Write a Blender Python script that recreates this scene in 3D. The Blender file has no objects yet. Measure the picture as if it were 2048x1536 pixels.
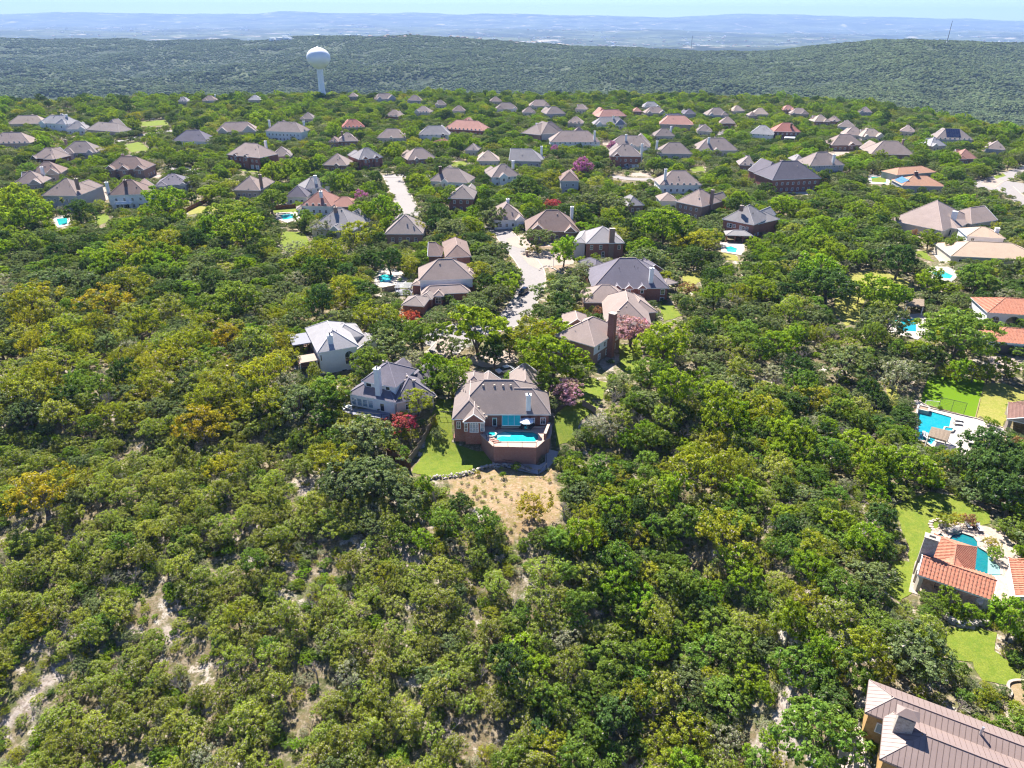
import bpy, bmesh, math, random
import numpy as np
from mathutils import Vector, Matrix
C = bpy.context.scene
COL = C.collection
R = math.radians
rng = random.Random(7)
nr = np.random.RandomState(11)

# ---------------------------------------------------------------- camera, sky, sun, exposure
F = 1420.0                      # focal length in pixels of a 2048 wide frame
CAMZ = 80.0
PITCH, ROLL = R(27.37), R(0.36)
cam = bpy.data.cameras.new('camera'); co = bpy.data.objects.new('camera', cam); COL.objects.link(co)
cam.sensor_width = 36; cam.lens = 36 * F / 2048; cam.clip_start = 1; cam.clip_end = 80000
co.matrix_world = Matrix.Translation((0, 0, CAMZ)) @ (Matrix.Rotation(math.pi / 2 - PITCH, 4, 'X') @ Matrix.Rotation(ROLL, 4, 'Z'))
C.camera = co
SUN_DIR = Vector((-0.36, 0.93, 0)).normalized() * math.cos(R(50)) + Vector((0, 0, math.sin(R(50))))
w = bpy.data.worlds.new('World'); C.world = w; w.use_nodes = True
nt = w.node_tree; nt.nodes.clear()
sky = nt.nodes.new('ShaderNodeTexSky'); sky.sky_type = 'NISHITA'; sky.sun_disc = False
sky.sun_elevation = R(50); sky.sun_rotation = math.atan2(SUN_DIR.x, SUN_DIR.y); sky.altitude = 1500
sky.air_density = 1.0; sky.dust_density = 0.0; sky.ozone_density = 3.0
bg = nt.nodes.new('ShaderNodeBackground'); bg.inputs[1].default_value = 0.064
wo = nt.nodes.new('ShaderNodeOutputWorld'); tn = nt.nodes.new('ShaderNodeMix'); tn.data_type = 'RGBA'; tn.blend_type = 'MULTIPLY'; tn.inputs[0].default_value = 1; tn.inputs[7].default_value = (.62, .76, 1.06, 1)
nt.links.new(sky.outputs[0], tn.inputs[6]); nt.links.new(tn.outputs[2], bg.inputs[0]); nt.links.new(bg.outputs[0], wo.inputs[0])
sl = bpy.data.lights.new('sun', 'SUN'); so = bpy.data.objects.new('sun', sl); COL.objects.link(so)
sl.energy = 5.0; sl.angle = R(0.5); sl.color = (1.0, 0.95, 0.87)
so.rotation_euler = (-SUN_DIR).to_track_quat('-Z', 'Y').to_euler(); so.location = (0, 0, 500)
C.view_settings.view_transform = 'Standard'; C.view_settings.look = 'None'
C.view_settings.exposure = 1.55; C.view_settings.gamma = 1; C.view_settings.use_curve_mapping = False
C.render.engine = 'CYCLES'
cy = C.cycles
cy.max_bounces = 6; cy.diffuse_bounces = 4; cy.glossy_bounces = 2; cy.transmission_bounces = 2; cy.volume_bounces = 0
cy.transparent_max_bounces = 4; cy.use_denoising = True; cy.use_adaptive_sampling = True; cy.adaptive_threshold = 0.02
cy.caustics_reflective = False; cy.caustics_refractive = False; cy.sample_clamp_indirect = 4
C.render.filter_size = 1.1 if hasattr(C.render, 'filter_size') else 1.5
cy.pixel_filter_type = 'BLACKMAN_HARRIS'; cy.filter_width = 1.2

CM = co.matrix_world.to_3x3(); CMi = CM.transposed()
def ray(px, py):
    return CM @ Vector(((px - 1024) / F, -(py - 768) / F, -1))
def PX(px, py, z=0.0):
    d = ray(px, py); t = (z - CAMZ) / d.z
    return Vector((d.x * t, d.y * t, z))
def proj(p):
    q = CMi @ (Vector(p) - Vector((0, 0, CAMZ)))
    return 1024 + F * q.x / -q.z, 768 - F * q.y / -q.z, -q.z

# ---------------------------------------------------------------- noise + terrain
_T = nr.rand(256, 256)
def vnoise(x, y):
    xi = np.floor(x).astype(int); yi = np.floor(y).astype(int); fx = x - xi; fy = y - yi
    fx = fx * fx * (3 - 2 * fx); fy = fy * fy * (3 - 2 * fy)
    a = _T[xi & 255, yi & 255]; b = _T[(xi + 1) & 255, yi & 255]; c = _T[xi & 255, (yi + 1) & 255]; d = _T[(xi + 1) & 255, (yi + 1) & 255]
    return (a * (1 - fx) + b * fx) * (1 - fy) + (c * (1 - fx) + d * fx) * fy
def fbm(x, y, o=4):
    s = 0; a = .5
    for i in range(o):
        s = s + a * vnoise(x + 17.3 * i, y + 9.1 * i); x = x * 2.03; y = y * 2.03; a *= .5
    return s
def ss(a, b, x):
    t = np.clip((x - a) / (b - a), 0, 1); return t * t * (3 - 2 * t)
def height(x, y):
    x = np.asarray(x, float); y = np.asarray(y, float)
    right = ss(30, 52, x)
    fr = ss(143, 126, y) * 4.6 + ss(126, 55, y) * 13.0 + ss(126, 90, y) * ss(8, 22, x) * 3.0
    wob = (fbm(x / 14, y / 14, 3) - .44) * 2.6 * ss(122, 108, y)
    h = -(fr - wob) * (1 - right) - 2.0 * right * ss(178, 148, y)
    # plateau rim and the valley behind it
    az = x / np.maximum(y, 1) * 1560 + 1024
    edge = np.interp(az, [-600, 0, 300, 640, 1000, 1400, 1600, 1750, 1900, 2048, 2500], [640, 735, 765, 800, 830, 825, 795, 730, 640, 570, 430]) + 45 * (fbm(x / 130 + 3, y * 0 + 2.2, 3) - .44) * 2
    far = ss(0, 420, y - edge)
    val = -118 + 36 * (fbm(x / 520 + 8, y / 520, 4) - .44)
    def bump(cx, cy, rx, ry, hh): return hh * np.exp(-((x - cx) / rx) ** 2 - ((y - cy) / ry) ** 2)
    # first hills: one long crest whose height and distance change along its length
    hc = np.interp(az, [-900, 0, 300, 500, 700, 900, 1050, 1250, 1400, 1550, 1640, 1740, 1810, 1900, 2048, 2600], [-40, -40, -38, -30, -6, -4, -22, -38, -38, -30, -10, 14, 22, 12, 2, 20])
    dc = np.interp(az, [-900, 0, 500, 800, 1050, 1300, 1500, 1700, 1850, 2048, 2600], [3900, 3900, 3800, 3500, 3300, 3100, 2900, 2600, 2450, 2600, 2400])
    rr_ = np.sqrt(x * x + y * y) / np.sqrt(1 + ((az - 1024) / 1560) ** 2)
    bell = np.where(rr_ < dc, np.exp(-((dc - rr_) / 900) ** 2), np.exp(-((rr_ - dc) / 700) ** 2))
    rid = 1 - np.abs(fbm(x / 420 + 7, y / 420 + 1, 4) * 2 - .88) * 2.2
    hills = (hc + 118) * bell + (rid - .5) * 50 * (1 - .75 * bell) + (fbm(x / 150 + 4, y / 150, 3) - .44) * 16
    hills = hills + 52 * np.exp(-((x - 330) / 360) ** 2 - ((y - 2150) / 230) ** 2) + 30 * np.exp(-((x + 800) / 500) ** 2 - ((y - 2500) / 260) ** 2)
    val = val * 0 - 118
    plain = -150 + 130 * (fbm(x / 1900 + 3, y / 800, 5) - .44) + ss(7500, 11000, y) * 120 * (fbm(x / 2600 + 1, y / 1700, 3) - .42)
    lake = bump(2950, 7400, 1150, 520, 1) + bump(5000, 7600, 700, 400, 1) 
    plain = plain * (1 - np.clip(lake * 1.6, 0, 1)) + -172 * np.clip(lake * 1.6, 0, 1)
    rim = ss(15000, 20500, y) * (250 + 150 * (fbm(x / 3600 + 5, y / 4000, 4) - .44) + 130 * np.exp(-((x - 7200) / 2400) ** 2) + 60 * np.exp(-((x + 4000) / 6000) ** 2)) * ss(26500, 22000, y)
    low = val + hills
    low = low * (1 - ss(4300, 5600, y)) + plain * ss(4300, 5600, y) + rim * .8
    return h * (1 - far) + low * far
def gh(x, y): return float(height(x, y))
def at(px, py, dz=0.0):
    """point of the terrain seen at a pixel, lifted by dz"""
    z = 0.0
    for _ in range(30):
        p = PX(px, py, z + dz); z2 = gh(p.x, p.y)
        if abs(z2 - z) < .01: break
        z = z * .4 + z2 * .6
    return Vector((p.x, p.y, z))

# ---------------------------------------------------------------- materials
def mat(name, col, rough=.85, noise=None, spec=.3, metal=0, bump=0, coords='Object'):
    m = bpy.data.materials.new(name); m.use_nodes = True; n = m.node_tree; b = n.nodes['Principled BSDF']
    b.inputs['Base Color'].default_value = (*col, 1); b.inputs['Roughness'].default_value = rough
    b.inputs['Specular IOR Level'].default_value = spec; b.inputs['Metallic'].default_value = metal
    if noise:
        tc = n.nodes.new('ShaderNodeTexCoord'); prev = None
        for (scale, amt, col2) in noise:
            t = n.nodes.new('ShaderNodeTexNoise'); t.inputs['Scale'].default_value = scale; t.inputs['Detail'].default_value = 5
            t.inputs['Roughness'].default_value = .65
            n.links.new(tc.outputs[coords], t.inputs['Vector'])
            r = n.nodes.new('ShaderNodeMapRange'); r.inputs[1].default_value = .4; r.inputs[2].default_value = .62; r.inputs[4].default_value = amt
            n.links.new(t.outputs[0], r.inputs[0])
            x = n.nodes.new('ShaderNodeMix'); x.data_type = 'RGBA'
            n.links.new(r.outputs[0], x.inputs[0])
            if prev: n.links.new(prev, x.inputs[6])
            else: x.inputs[6].default_value = (*col, 1)
            x.inputs[7].default_value = (*col2, 1); prev = x.outputs[2]
        n.links.new(prev, b.inputs['Base Color'])
        if bump:
            bp = n.nodes.new('ShaderNodeBump'); bp.inputs['Strength'].default_value = bump; bp.inputs['Distance'].default_value = .1
            n.links.new(t.outputs[0], bp.inputs['Height']); n.links.new(bp.outputs[0], b.inputs['Normal'])
    return m
def sh(c, k): return tuple(min(1, v * k) for v in c)
def shingle(name, c):
    m = mat(name, c, .92, [(.3, .7, sh(c, .78)), (.13, .6, sh(c, 1.22)), (1.6, .5, sh(c, .86)), (9, .6, sh(c, .66))], .15, bump=.4)
    # per-house tone differences
    n = m.node_tree; b = n.nodes['Principled BSDF']; oi = n.nodes.new('ShaderNodeObjectInfo')
    hs = n.nodes.new('ShaderNodeHueSaturation'); mr = n.nodes.new('ShaderNodeMapRange'); mr.inputs[3].default_value = .88; mr.inputs[4].default_value = 1.1
    n.links.new(oi.outputs['Random'], mr.inputs[0]); n.links.new(mr.outputs[0], hs.inputs['Value'])
    l = b.inputs['Base Color'].links[0]; n.links.new(l.from_socket, hs.inputs['Color']); n.links.new(hs.outputs[0], b.inputs['Base Color'])
    return m
RF = {k: shingle('shingles_' + k, c) for k, c in dict(
    tan=(.325, .255, .225), brown=(.25, .18, .155), grey=(.29, .27, .27), slate=(.165, .15, .175), lilac=(.275, .225, .205),
    red=(.40, .17, .135), salmon=(.47, .25, .20), taupe=(.28, .235, .215), dark=(.125, .11, .135), light=(.36, .345, .35),
    pale=(.42, .33, .27), redbrown=(.36, .19, .15)).items()}
CAPS = {k: mat('ridge_cap_' + k, sh(RF[k].node_tree.nodes['Mix'].inputs[6].default_value[:3], 1.3), .9) for k in RF}
def brick(name, c1, c2, mort):
    m = bpy.data.materials.new(name); m.use_nodes = True; n = m.node_tree; b = n.nodes['Principled BSDF']
    tc = n.nodes.new('ShaderNodeTexCoord'); t = n.nodes.new('ShaderNodeTexNoise'); t.inputs['Scale'].default_value = 1.3; t.inputs['Detail'].default_value = 6
    t2 = n.nodes.new('ShaderNodeTexVoronoi'); t2.inputs['Scale'].default_value = 6
    n.links.new(tc.outputs['Object'], t.inputs['Vector']); n.links.new(tc.outputs['Object'], t2.inputs['Vector'])
    x = n.nodes.new('ShaderNodeMix'); x.data_type = 'RGBA'; x.inputs[6].default_value = (*c1, 1); x.inputs[7].default_value = (*c2, 1)
    n.links.new(t.outputs[0], x.inputs[0])
    y = n.nodes.new('ShaderNodeMix'); y.data_type = 'RGBA'; y.inputs[7].default_value = (*mort, 1); n.links.new(x.outputs[2], y.inputs[6])
    mm = n.nodes.new('ShaderNodeMath'); mm.operation = 'MULTIPLY'; mm.inputs[1].default_value = .3; sp = n.nodes.new('ShaderNodeSeparateColor')
    n.links.new(t2.outputs['Color'], sp.inputs[0]); n.links.new(sp.outputs[0], mm.inputs[0]); n.links.new(mm.outputs[0], y.inputs[0])
    n.links.new(y.outputs[2], b.inputs['Base Color']); b.inputs['Roughness'].default_value = .9; b.inputs['Specular IOR Level'].default_value = .2
    return m
WL = dict(redbrick=brick('red_brick', (.31, .115, .08), (.23, .09, .07), (.4, .29, .24)),
          brick=brick('brown_brick', (.30, .19, .14), (.24, .14, .11), (.4, .32, .27)),
          darkbrick=brick('dark_brick', (.15, .07, .06), (.11, .06, .055), (.25, .18, .15)),
          white=mat('white_siding', (.74, .74, .73), .8, [(1.5, .25, (.62, .62, .6))]),
          cream=mat('cream_stucco', (.62, .55, .46), .85, [(1.2, .3, (.5, .44, .37))]),
          tan=mat('tan_stucco', (.45, .37, .31), .85, [(1.2, .3, (.37, .3, .25))]),
          grey=mat('grey_siding', (.4, .4, .42), .85, [(1.2, .3, (.33, .33, .35))]),
          stone=mat('rough_stone', (.42, .37, .31), .9, [(2.2, .8, (.24, .2, .17)), (5, .5, (.5, .46, .4))], bump=.5),
          ochre=mat('ochre_stone', (.42, .25, .09), .9, [(1.6, .8, (.3, .17, .07)), (4, .6, (.5, .33, .14))], bump=.3))
M = dict(trim=mat('white_trim', (.78, .77, .75), .6), darktrim=mat('dark_trim', (.10, .09, .09), .6),
         glass=mat('window_glass', (.03, .04, .05), .06, spec=.8), blueglass=mat('pale_glass', (.22, .3, .36), .08, spec=.8),
         teal=mat('teal_shade_cloth', (.02, .42, .40), .5, [(1.2, .5, (.05, .52, .5))]),
         concrete=mat('concrete', (.33, .265, .215), .9, [(.15, .5, (.27, .21, .17)), (1.8, .5, (.37, .30, .25)), (6, .4, (.24, .19, .155))]),
         road=mat('road_concrete', (.255, .23, .22), .9, [(.08, .6, (.21, .195, .185)), (.9, .5, (.29, .265, .25)), (5, .4, (.20, .185, .18))]),
         kerb=mat('kerb_concrete', (.40, .33, .27), .9, [(1.8, .5, (.38, .32, .28))]),
         deck=mat('deck_stone', (.42, .29, .23), .85, [(.8, .5, (.38, .26, .21)), (4, .4, (.52, .4, .33))]),
         whitedeck=mat('white_pool_deck', (.42, .375, .33), .85, [(.5, .6, (.35, .31, .27)), (4, .4, (.47, .43, .39)), (1.3, .4, (.38, .33, .29))]),
         flag=mat('flagstone', (.38, .30, .24), .9, [(.8, .9, (.28, .21, .165)), (2.6, .7, (.45, .38, .32))], bump=.3),
         wood=mat('weathered_wood', (.27, .21, .15), .9, [(3, .6, (.18, .13, .1))]), redwood=mat('stained_fence_wood', (.20, .085, .05), .85, [(3, .6, (.13, .06, .04))]),
         plank=mat('deck_boards', (.22, .13, .10), .85, [(3, .6, (.16, .1, .08))]), slatewood=mat('grey_deck_boards', (.23, .23, .27), .85, [(3, .5, (.17, .17, .2))]),
         black=mat('black_metal', (.02, .02, .022), .5), darkgrey=mat('dark_grey_fabric', (.07, .07, .08), .8), whitefab=mat('white_fabric', (.8, .79, .77), .8),
         tile=mat('terracotta_tile', (.42, .16, .09), .85, [(.7, .8, (.30, .11, .07)), (2.6, .8, (.50, .25, .16)), (9, .5, (.30, .12, .08))]),
         browntile=mat('brown_tile', (.27, .15, .12), .8, [(1.1, .6, (.2, .11, .09)), (5, .5, (.33, .2, .16))]),
         orangetile=mat('weathered_orange_tile', (.36, .19, .115), .85, [(.4, .7, (.28, .15, .1)), (4, .5, (.42, .25, .17))]),
         metalroof=mat('bronze_standing_seam', (.235, .175, .155), .5, [(.3, .5, (.2, .145, .13)), (2, .3, (.265, .2, .175)), (9, .25, (.19, .14, .125))], spec=.4),
         seam=mat('roof_seam', (.165, .12, .105), .5), solar=mat('solar_glass', (.018, .025, .06), .15, spec=.7),
         bluesolar=mat('blue_solar_glass', (.10, .22, .40), .12, spec=.8),
         mulch=mat('leaf_mulch', (.27, .19, .13), .95, [(1, .8, (.17, .12, .08)), (5, .6, (.36, .27, .2))], bump=.5),
         rock=mat('limestone_rock', (.40, .35, .30), .9, [(1.5, .8, (.22, .19, .17)), (6, .5, (.5, .46, .41))], bump=.6),
         carblack=mat('black_car_paint', (.012, .013, .016), .12, spec=.8), carwhite=mat('white_car_paint', (.78, .78, .79), .15, spec=.6),
         carsilver=mat('silver_car_paint', (.42, .44, .46), .2, spec=.6, metal=.4), tyre=mat('tyre_rubber', (.02, .02, .02), .9),
         steelwhite=mat('white_painted_steel', (.8, .81, .82), .45, [(.06, .2, (.74, .75, .76))], spec=.4))
def watermat(name, c, c2, rough=.05):
    m = mat(name, c, rough, [(.16, 1, sh(c2, .7)), (.7, .5, c2), (3.2, .35, (c[0] + .06, c[1] * 1.25, c[2] * 1.2))], .5)
    n = m.node_tree; b = n.nodes['Principled BSDF']; t = n.nodes.new('ShaderNodeTexNoise'); t.inputs['Scale'].default_value = 2.5
    bp = n.nodes.new('ShaderNodeBump'); bp.inputs['Strength'].default_value = .3; n.links.new(t.outputs[0], bp.inputs['Height']); n.links.new(bp.outputs[0], b.inputs['Normal'])
    return m
M['pool'] = watermat('bright_pool_water', (.01, .40, .38), (.01, .33, .34))
M['poolteal'] = watermat('teal_pool_water', (.0, .13, .155), (.0, .19, .21))
M['poolblue'] = watermat('blue_pool_water', (.0, .23, .29), (.0, .30, .35))
M['lake'] = watermat('lake_water', (.25, .33, .42), (.3, .38, .46), .3)
def grassmat(name, c, c2, c3):
    return mat(name, c, .95, [(.09, .9, c2), (.35, .8, c3), (1.3, .6, sh(c2, 1.1)), (6, .7, sh(c, .6))], .1, bump=.6)
M['lawn'] = grassmat('bright_lawn', (.14, .195, .022), (.20, .215, .035), (.10, .165, .018))
M['court'] = mat('artificial_turf', (.105, .19, .006), .95, [(.2, .3, (.12, .205, .008)), (6, .3, (.09, .165, .006))], .1)
M['drylawn'] = grassmat('dry_lawn', (.25, .25, .05), (.32, .27, .09), (.2, .235, .035))
M['drygrass'] = mat('tan_dry_grass', (.31, .21, .115), .95, [(.16, .8, (.36, .26, .165)), (.45, .8, (.23, .175, .08)), (1.5, .7, (.38, .285, .20)), (2.6, .5, (.20, .18, .08)), (8, .6, (.22, .16, .10))], .1, bump=.6)
M['mulchbed'] = M['mulch']

# leaf materials: diffuse + translucent, random tone per tree
def leafmat(name, c, tr=.35, var=.25, alt=None, altamt=0):
    m = bpy.data.materials.new(name); m.use_nodes = True; n = m.node_tree; n.nodes.clear()
    o = n.nodes.new('ShaderNodeOutputMaterial'); d = n.nodes.new('ShaderNodeBsdfDiffuse'); t = n.nodes.new('ShaderNodeBsdfTranslucent'); mx = n.nodes.new('ShaderNodeMixShader')
    mx.inputs[0].default_value = tr
    oi = n.nodes.new('ShaderNodeObjectInfo'); hs = n.nodes.new('ShaderNodeHueSaturation'); hs.inputs['Color'].default_value = (*c, 1)
    mr = n.nodes.new('ShaderNodeMapRange'); mr.inputs[3].default_value = 1 - var; mr.inputs[4].default_value = 1 + var
    mh = n.nodes.new('ShaderNodeMapRange'); mh.inputs[3].default_value = .478; mh.inputs[4].default_value = .515
    wn = n.nodes.new('ShaderNodeTexWhiteNoise'); wn.noise_dimensions = '1D'
    n.links.new(oi.outputs['Random'], mr.inputs[0]); n.links.new(oi.outputs['Random'], wn.inputs['W']); n.links.new(wn.outputs[0], mh.inputs[0])
    n.links.new(mr.outputs[0], hs.inputs['Value']); n.links.new(mh.outputs[0], hs.inputs['Hue'])
    col = hs.outputs[0]
    tc = n.nodes.new('ShaderNodeTexCoord'); ns = n.nodes.new('ShaderNodeTexNoise'); ns.inputs['Scale'].default_value = 1.1; ns.inputs['Detail'].default_value = 4
    n.links.new(tc.outputs['Object'], ns.inputs['Vector'])
    r2 = n.nodes.new('ShaderNodeMapRange'); r2.inputs[1].default_value = .4; r2.inputs[2].default_value = .62; r2.inputs[4].default_value = altamt if alt else .4
    x = n.nodes.new('ShaderNodeMix'); x.data_type = 'RGBA'; x.inputs[7].default_value = (*(alt or sh(c, .62)), 1)
    n.links.new(ns.outputs[0], r2.inputs[0]); n.links.new(r2.outputs[0], x.inputs[0]); n.links.new(col, x.inputs[6]); col = x.outputs[2]
    n3 = n.nodes.new('ShaderNodeTexNoise'); n3.inputs['Scale'].default_value = 13; n3.inputs['Detail'].default_value = 2; n.links.new(tc.outputs['Object'], n3.inputs['Vector'])
    r3 = n.nodes.new('ShaderNodeMapRange'); r3.inputs[1].default_value = .38; r3.inputs[2].default_value = .64; r3.inputs[3].default_value = .62; r3.inputs[4].default_value = 1.3; n.links.new(n3.outputs[0], r3.inputs[0])
    vs_ = n.nodes.new('ShaderNodeVectorMath'); vs_.operation = 'SCALE'; n.links.new(col, vs_.inputs[0]); n.links.new(r3.outputs[0], vs_.inputs['Scale']); col = vs_.outputs[0]
    n.links.new(col, d.inputs[0])
    tt = n.nodes.new('ShaderNodeMix'); tt.data_type = 'RGBA'; tt.blend_type = 'MULTIPLY'; tt.inputs[0].default_value = 1; tt.inputs[7].default_value = (1.5, 1.35, .6, 1)
    n.links.new(col, tt.inputs[6]); n.links.new(tt.outputs[2], t.inputs[0])
    n.links.new(d.outputs[0], mx.inputs[1]); n.links.new(t.outputs[0], mx.inputs[2]); n.links.new(mx.outputs[0], o.inputs[0])
    return m
LEAF = dict(
    juniper=leafmat('juniper_leaf', (.25, .33, .045), .44, .32, (.34, .36, .07), .5),
    oak=leafmat('live_oak_leaf', (.135, .19, .068), .34, .28, (.24, .29, .13), .5),
    green=leafmat('broad_green_leaf', (.14, .235, .04), .42, .25, (.24, .33, .06), .6),
    bright=leafmat('bright_green_leaf', (.20, .32, .028), .46, .2, (.29, .39, .04), .5),
    dark=leafmat('dark_green_leaf', (.075, .14, .036), .34, .25, (.12, .19, .05), .5),
    yellow=leafmat('yellow_green_leaf', (.31, .335, .03), .42, .18, (.19, .27, .03), .65),
    gold=leafmat('golden_leaf', (.40, .34, .03), .38, .12, (.25, .29, .03), .7),
    grey=leafmat('grey_green_leaf', (.30, .33, .19), .3, .18, (.18, .23, .10), .5),
    pink=leafmat('pink_blossom', (.54, .30, .37), .3, .1, (.2, .2, .13), .6),
    magenta=leafmat('violet_blossom', (.45, .17, .41), .3, .05, (.16, .15, .09), .4),
    red=leafmat('red_blossom', (.52, .07, .08), .3, .1, (.20, .17, .05), .65),
    rust=leafmat('rust_leaf', (.36, .17, .10), .3, .1, (.2, .2, .07), .6),
    palm=leafmat('palm_leaf', (.2, .25, .1), .3, .1))
TWIG = mat('twigs', (.30, .26, .22), .95)
BARK = mat('bark', (.12, .095, .075), .95, [(3, .6, (.2, .17, .14))]); DEAD = mat('dead_wood', (.34, .29, .26), .95, [(2, .6, (.24, .2, .18))])

# ---------------------------------------------------------------- mesh helpers
class MB:
    def __init__(s): s.v = []; s.f = []; s.m = []
    def add(s, vs, fs, m=0):
        o = len(s.v); s.v += [tuple(v) for v in vs]
        for f in fs: s.f.append([i + o for i in f]); s.m.append(m)
    def box(s, c, sx, sy, sz, yaw=0, m=0, taper=1.0):
        """centre of the base c, sizes, yaw"""
        cs, sn = math.cos(yaw), math.sin(yaw); vs = []
        for z, k in ((0, 1), (sz, taper)):
            for a, b in ((-1, -1), (1, -1), (1, 1), (-1, 1)):
                x, y = a * sx / 2 * k, b * sy / 2 * k; vs.append((c[0] + x * cs - y * sn, c[1] + x * sn + y * cs, c[2] + z))
        s.add(vs, [(3, 2, 1, 0), (4, 5, 6, 7), (0, 1, 5, 4), (1, 2, 6, 5), (2, 3, 7, 6), (3, 0, 4, 7)], m)
    def tube(s, p, q, r0, r1, n=5, m=0, cap=True):
        p, q = Vector(p), Vector(q); d = (q - p); 
        if d.length < 1e-5: return
        d.normalize(); a = d.orthogonal().normalized(); b = d.cross(a); vs = []
        for c, r in ((p, r0), (q, r1)):
            for i in range(n):
                t = 2 * math.pi * i / n; vs.append(c + a * math.cos(t) * r + b * math.sin(t) * r)
        fs = [(i, (i + 1) % n, n + (i + 1) % n, n + i) for i in range(n)]
        if cap: fs += [tuple(range(n))[::-1], tuple(range(n, 2 * n))]
        s.add(vs, fs, m)
    def lathe(s, c, prof, n=24, m=0, rng_=None):
        vs = []; fs = []
        for r, z in prof:
            for i in range(n):
                t = 2 * math.pi * i / n; vs.append((c[0] + r * math.cos(t), c[1] + r * math.sin(t), c[2] + z))
        for k in range(len(prof) - 1):
            for i in range(n):
                j = (i + 1) % n; fs.append((k * n + i, k * n + j, k * n + n + j, k * n + n + i))
        s.add(vs, fs, m)
    def prism(s, pts, z0, z1, m=0):
        n = len(pts); vs = [(p[0], p[1], z0) for p in pts] + [(p[0], p[1], z1) for p in pts]
        s.add(vs, [tuple(range(n))[::-1], tuple(range(n, 2 * n))] + [(i, (i + 1) % n, n + (i + 1) % n, n + i) for i in range(n)], m)
    def mesh(s, name, mats, smooth=False, off=None):
        me = bpy.data.meshes.new(name); v = s.v
        if off is not None: v = [(a - off[0], b - off[1], c - off[2]) for a, b, c in v]
        me.from_pydata(v, [], s.f)
        for x in (mats if isinstance(mats, (list, tuple)) else [mats]): me.materials.append(x)
        me.polygons.foreach_set('material_index', s.m)
        if smooth: me.polygons.foreach_set('use_smooth', [True] * len(s.f))
        me.update(); return me
def link(name, data, parent=None, loc=None):
    o = bpy.data.objects.new(name, data); COL.objects.link(o)
    if parent is not None: o.parent = parent
    if loc is not None: o.location = loc
    return o
def tag(o, label=None, cat=None, group=None, kind=None):
    if label: o['label'] = label
    if cat: o['category'] = cat
    if group: o['group'] = group
    if kind: o['kind'] = kind
    return o
def part(mb, name, mats, root, smooth=False):
    return link(name, mb.mesh(name, mats, smooth, off=root.location), root)
def empty(name, loc, label, cat, group=None):
    o = link(name, None, loc=loc); o.empty_display_size = .5; return tag(o, label, cat, group)
def solo(mb, name, mats, loc, label, cat, group=None, smooth=False):
    o = link(name, mb.mesh(name, mats, smooth, off=loc), None, loc); return tag(o, label, cat, group)

KEEP = []      # px, py, depth, id, tolerance-id : things the photograph shows uncovered
FOOT = []      # world polygons where no tree may stand
def keep_pts(pts, kid, soft=0):
    for p in pts:
        a, b, d = proj(p)
        if -50 < a < 2100: KEEP.append((a, b, d, kid, soft))
_kid = [0]
def newkid(): _kid[0] += 1; return _kid[0]
def in_poly(x, y, poly):
    c = False; n = len(poly)
    for i in range(n):
        x1, y1 = poly[i][0], poly[i][1]; x2, y2 = poly[i - 1][0], poly[i - 1][1]
        if (y1 > y) != (y2 > y) and x < (x2 - x1) * (y - y1) / (y2 - y1) + x1: c = not c
    return c
def keep_poly(wpts, soft=0, step=None):
    """wpts: world points on the ground"""
    xs = [p[0] for p in wpts]; ys = [p[1] for p in wpts]; kid = newkid()
    area = abs(sum(wpts[i - 1][0] * wpts[i][1] - wpts[i][0] * wpts[i - 1][1] for i in range(len(wpts)))) / 2
    st = step or max(1.3, math.sqrt(area / 130)); y = min(ys) + st * .4; pts = [tuple(p[:3]) for p in wpts]
    while y < max(ys):
        x = min(xs) + st * .4
        while x < max(xs):
            if in_poly(x, y, wpts): pts.append((x, y, wpts[0][2]))
            x += st
        y += st
    keep_pts(pts, kid, soft)

def patch(name, pts, material, lift=.05, label=None, cat=None, kind='structure', maxe=3.0, parent=None, keep=0, foot=True, flat=None, thick=0, rough=0):
    """ground cover draped over the terrain; pts are world xy"""
    if rough:
        out = []; rr_ = random.Random(len(pts) * 31)
        for i in range(len(pts)):
            a_, b_ = Vector((pts[i][0], pts[i][1])), Vector((pts[(i + 1) % len(pts)][0], pts[(i + 1) % len(pts)][1])); n_ = max(1, int((b_ - a_).length / 1.3))
            for k in range(n_): q_ = a_.lerp(b_, k / n_); out.append((q_.x + rr_.uniform(-rough, rough), q_.y + rr_.uniform(-rough, rough)))
        pts = out
    bm = bmesh.new(); vs = [bm.verts.new((p[0], p[1], 0)) for p in pts]; bm.faces.new(vs)
    bmesh.ops.triangulate(bm, faces=bm.faces[:])
    for _ in range(6):
        es = [e for e in bm.edges if e.calc_length() > maxe]
        if not es or flat is not None: break
        bmesh.ops.subdivide_edges(bm, edges=es, cuts=1); bmesh.ops.triangulate(bm, faces=bm.faces[:])
    for v in bm.verts: v.co.z = (flat if flat is not None else gh(v.co.x, v.co.y)) + lift
    bmesh.ops.recalc_face_normals(bm, faces=bm.faces[:])
    if sum(f.normal.z for f in bm.faces) < 0: bmesh.ops.reverse_faces(bm, faces=bm.faces[:])
    if thick:
        r = bmesh.ops.extrude_face_region(bm, geom=bm.faces[:])
        for g in r['geom']:
            if isinstance(g, bmesh.types.BMVert): g.co.z += thick
        bmesh.ops.recalc_face_normals(bm, faces=bm.faces[:])
    me = bpy.data.meshes.new(name); bm.to_mesh(me); bm.free(); me.materials.append(material)
    o = link(name, me, parent)
    if parent is None: tag(o, label, cat, None, kind if not cat else None)
    w3 = [(p[0], p[1], gh(p[0], p[1])) for p in pts]
    if keep is not None: keep_poly(w3, keep)
    if foot: FOOT.append([(p[0], p[1]) for p in pts])
    return o
def pxpoly(pp, z=None): return [(at(*p) if z is None else PX(p[0], p[1], z)) for p in pp]
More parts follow.
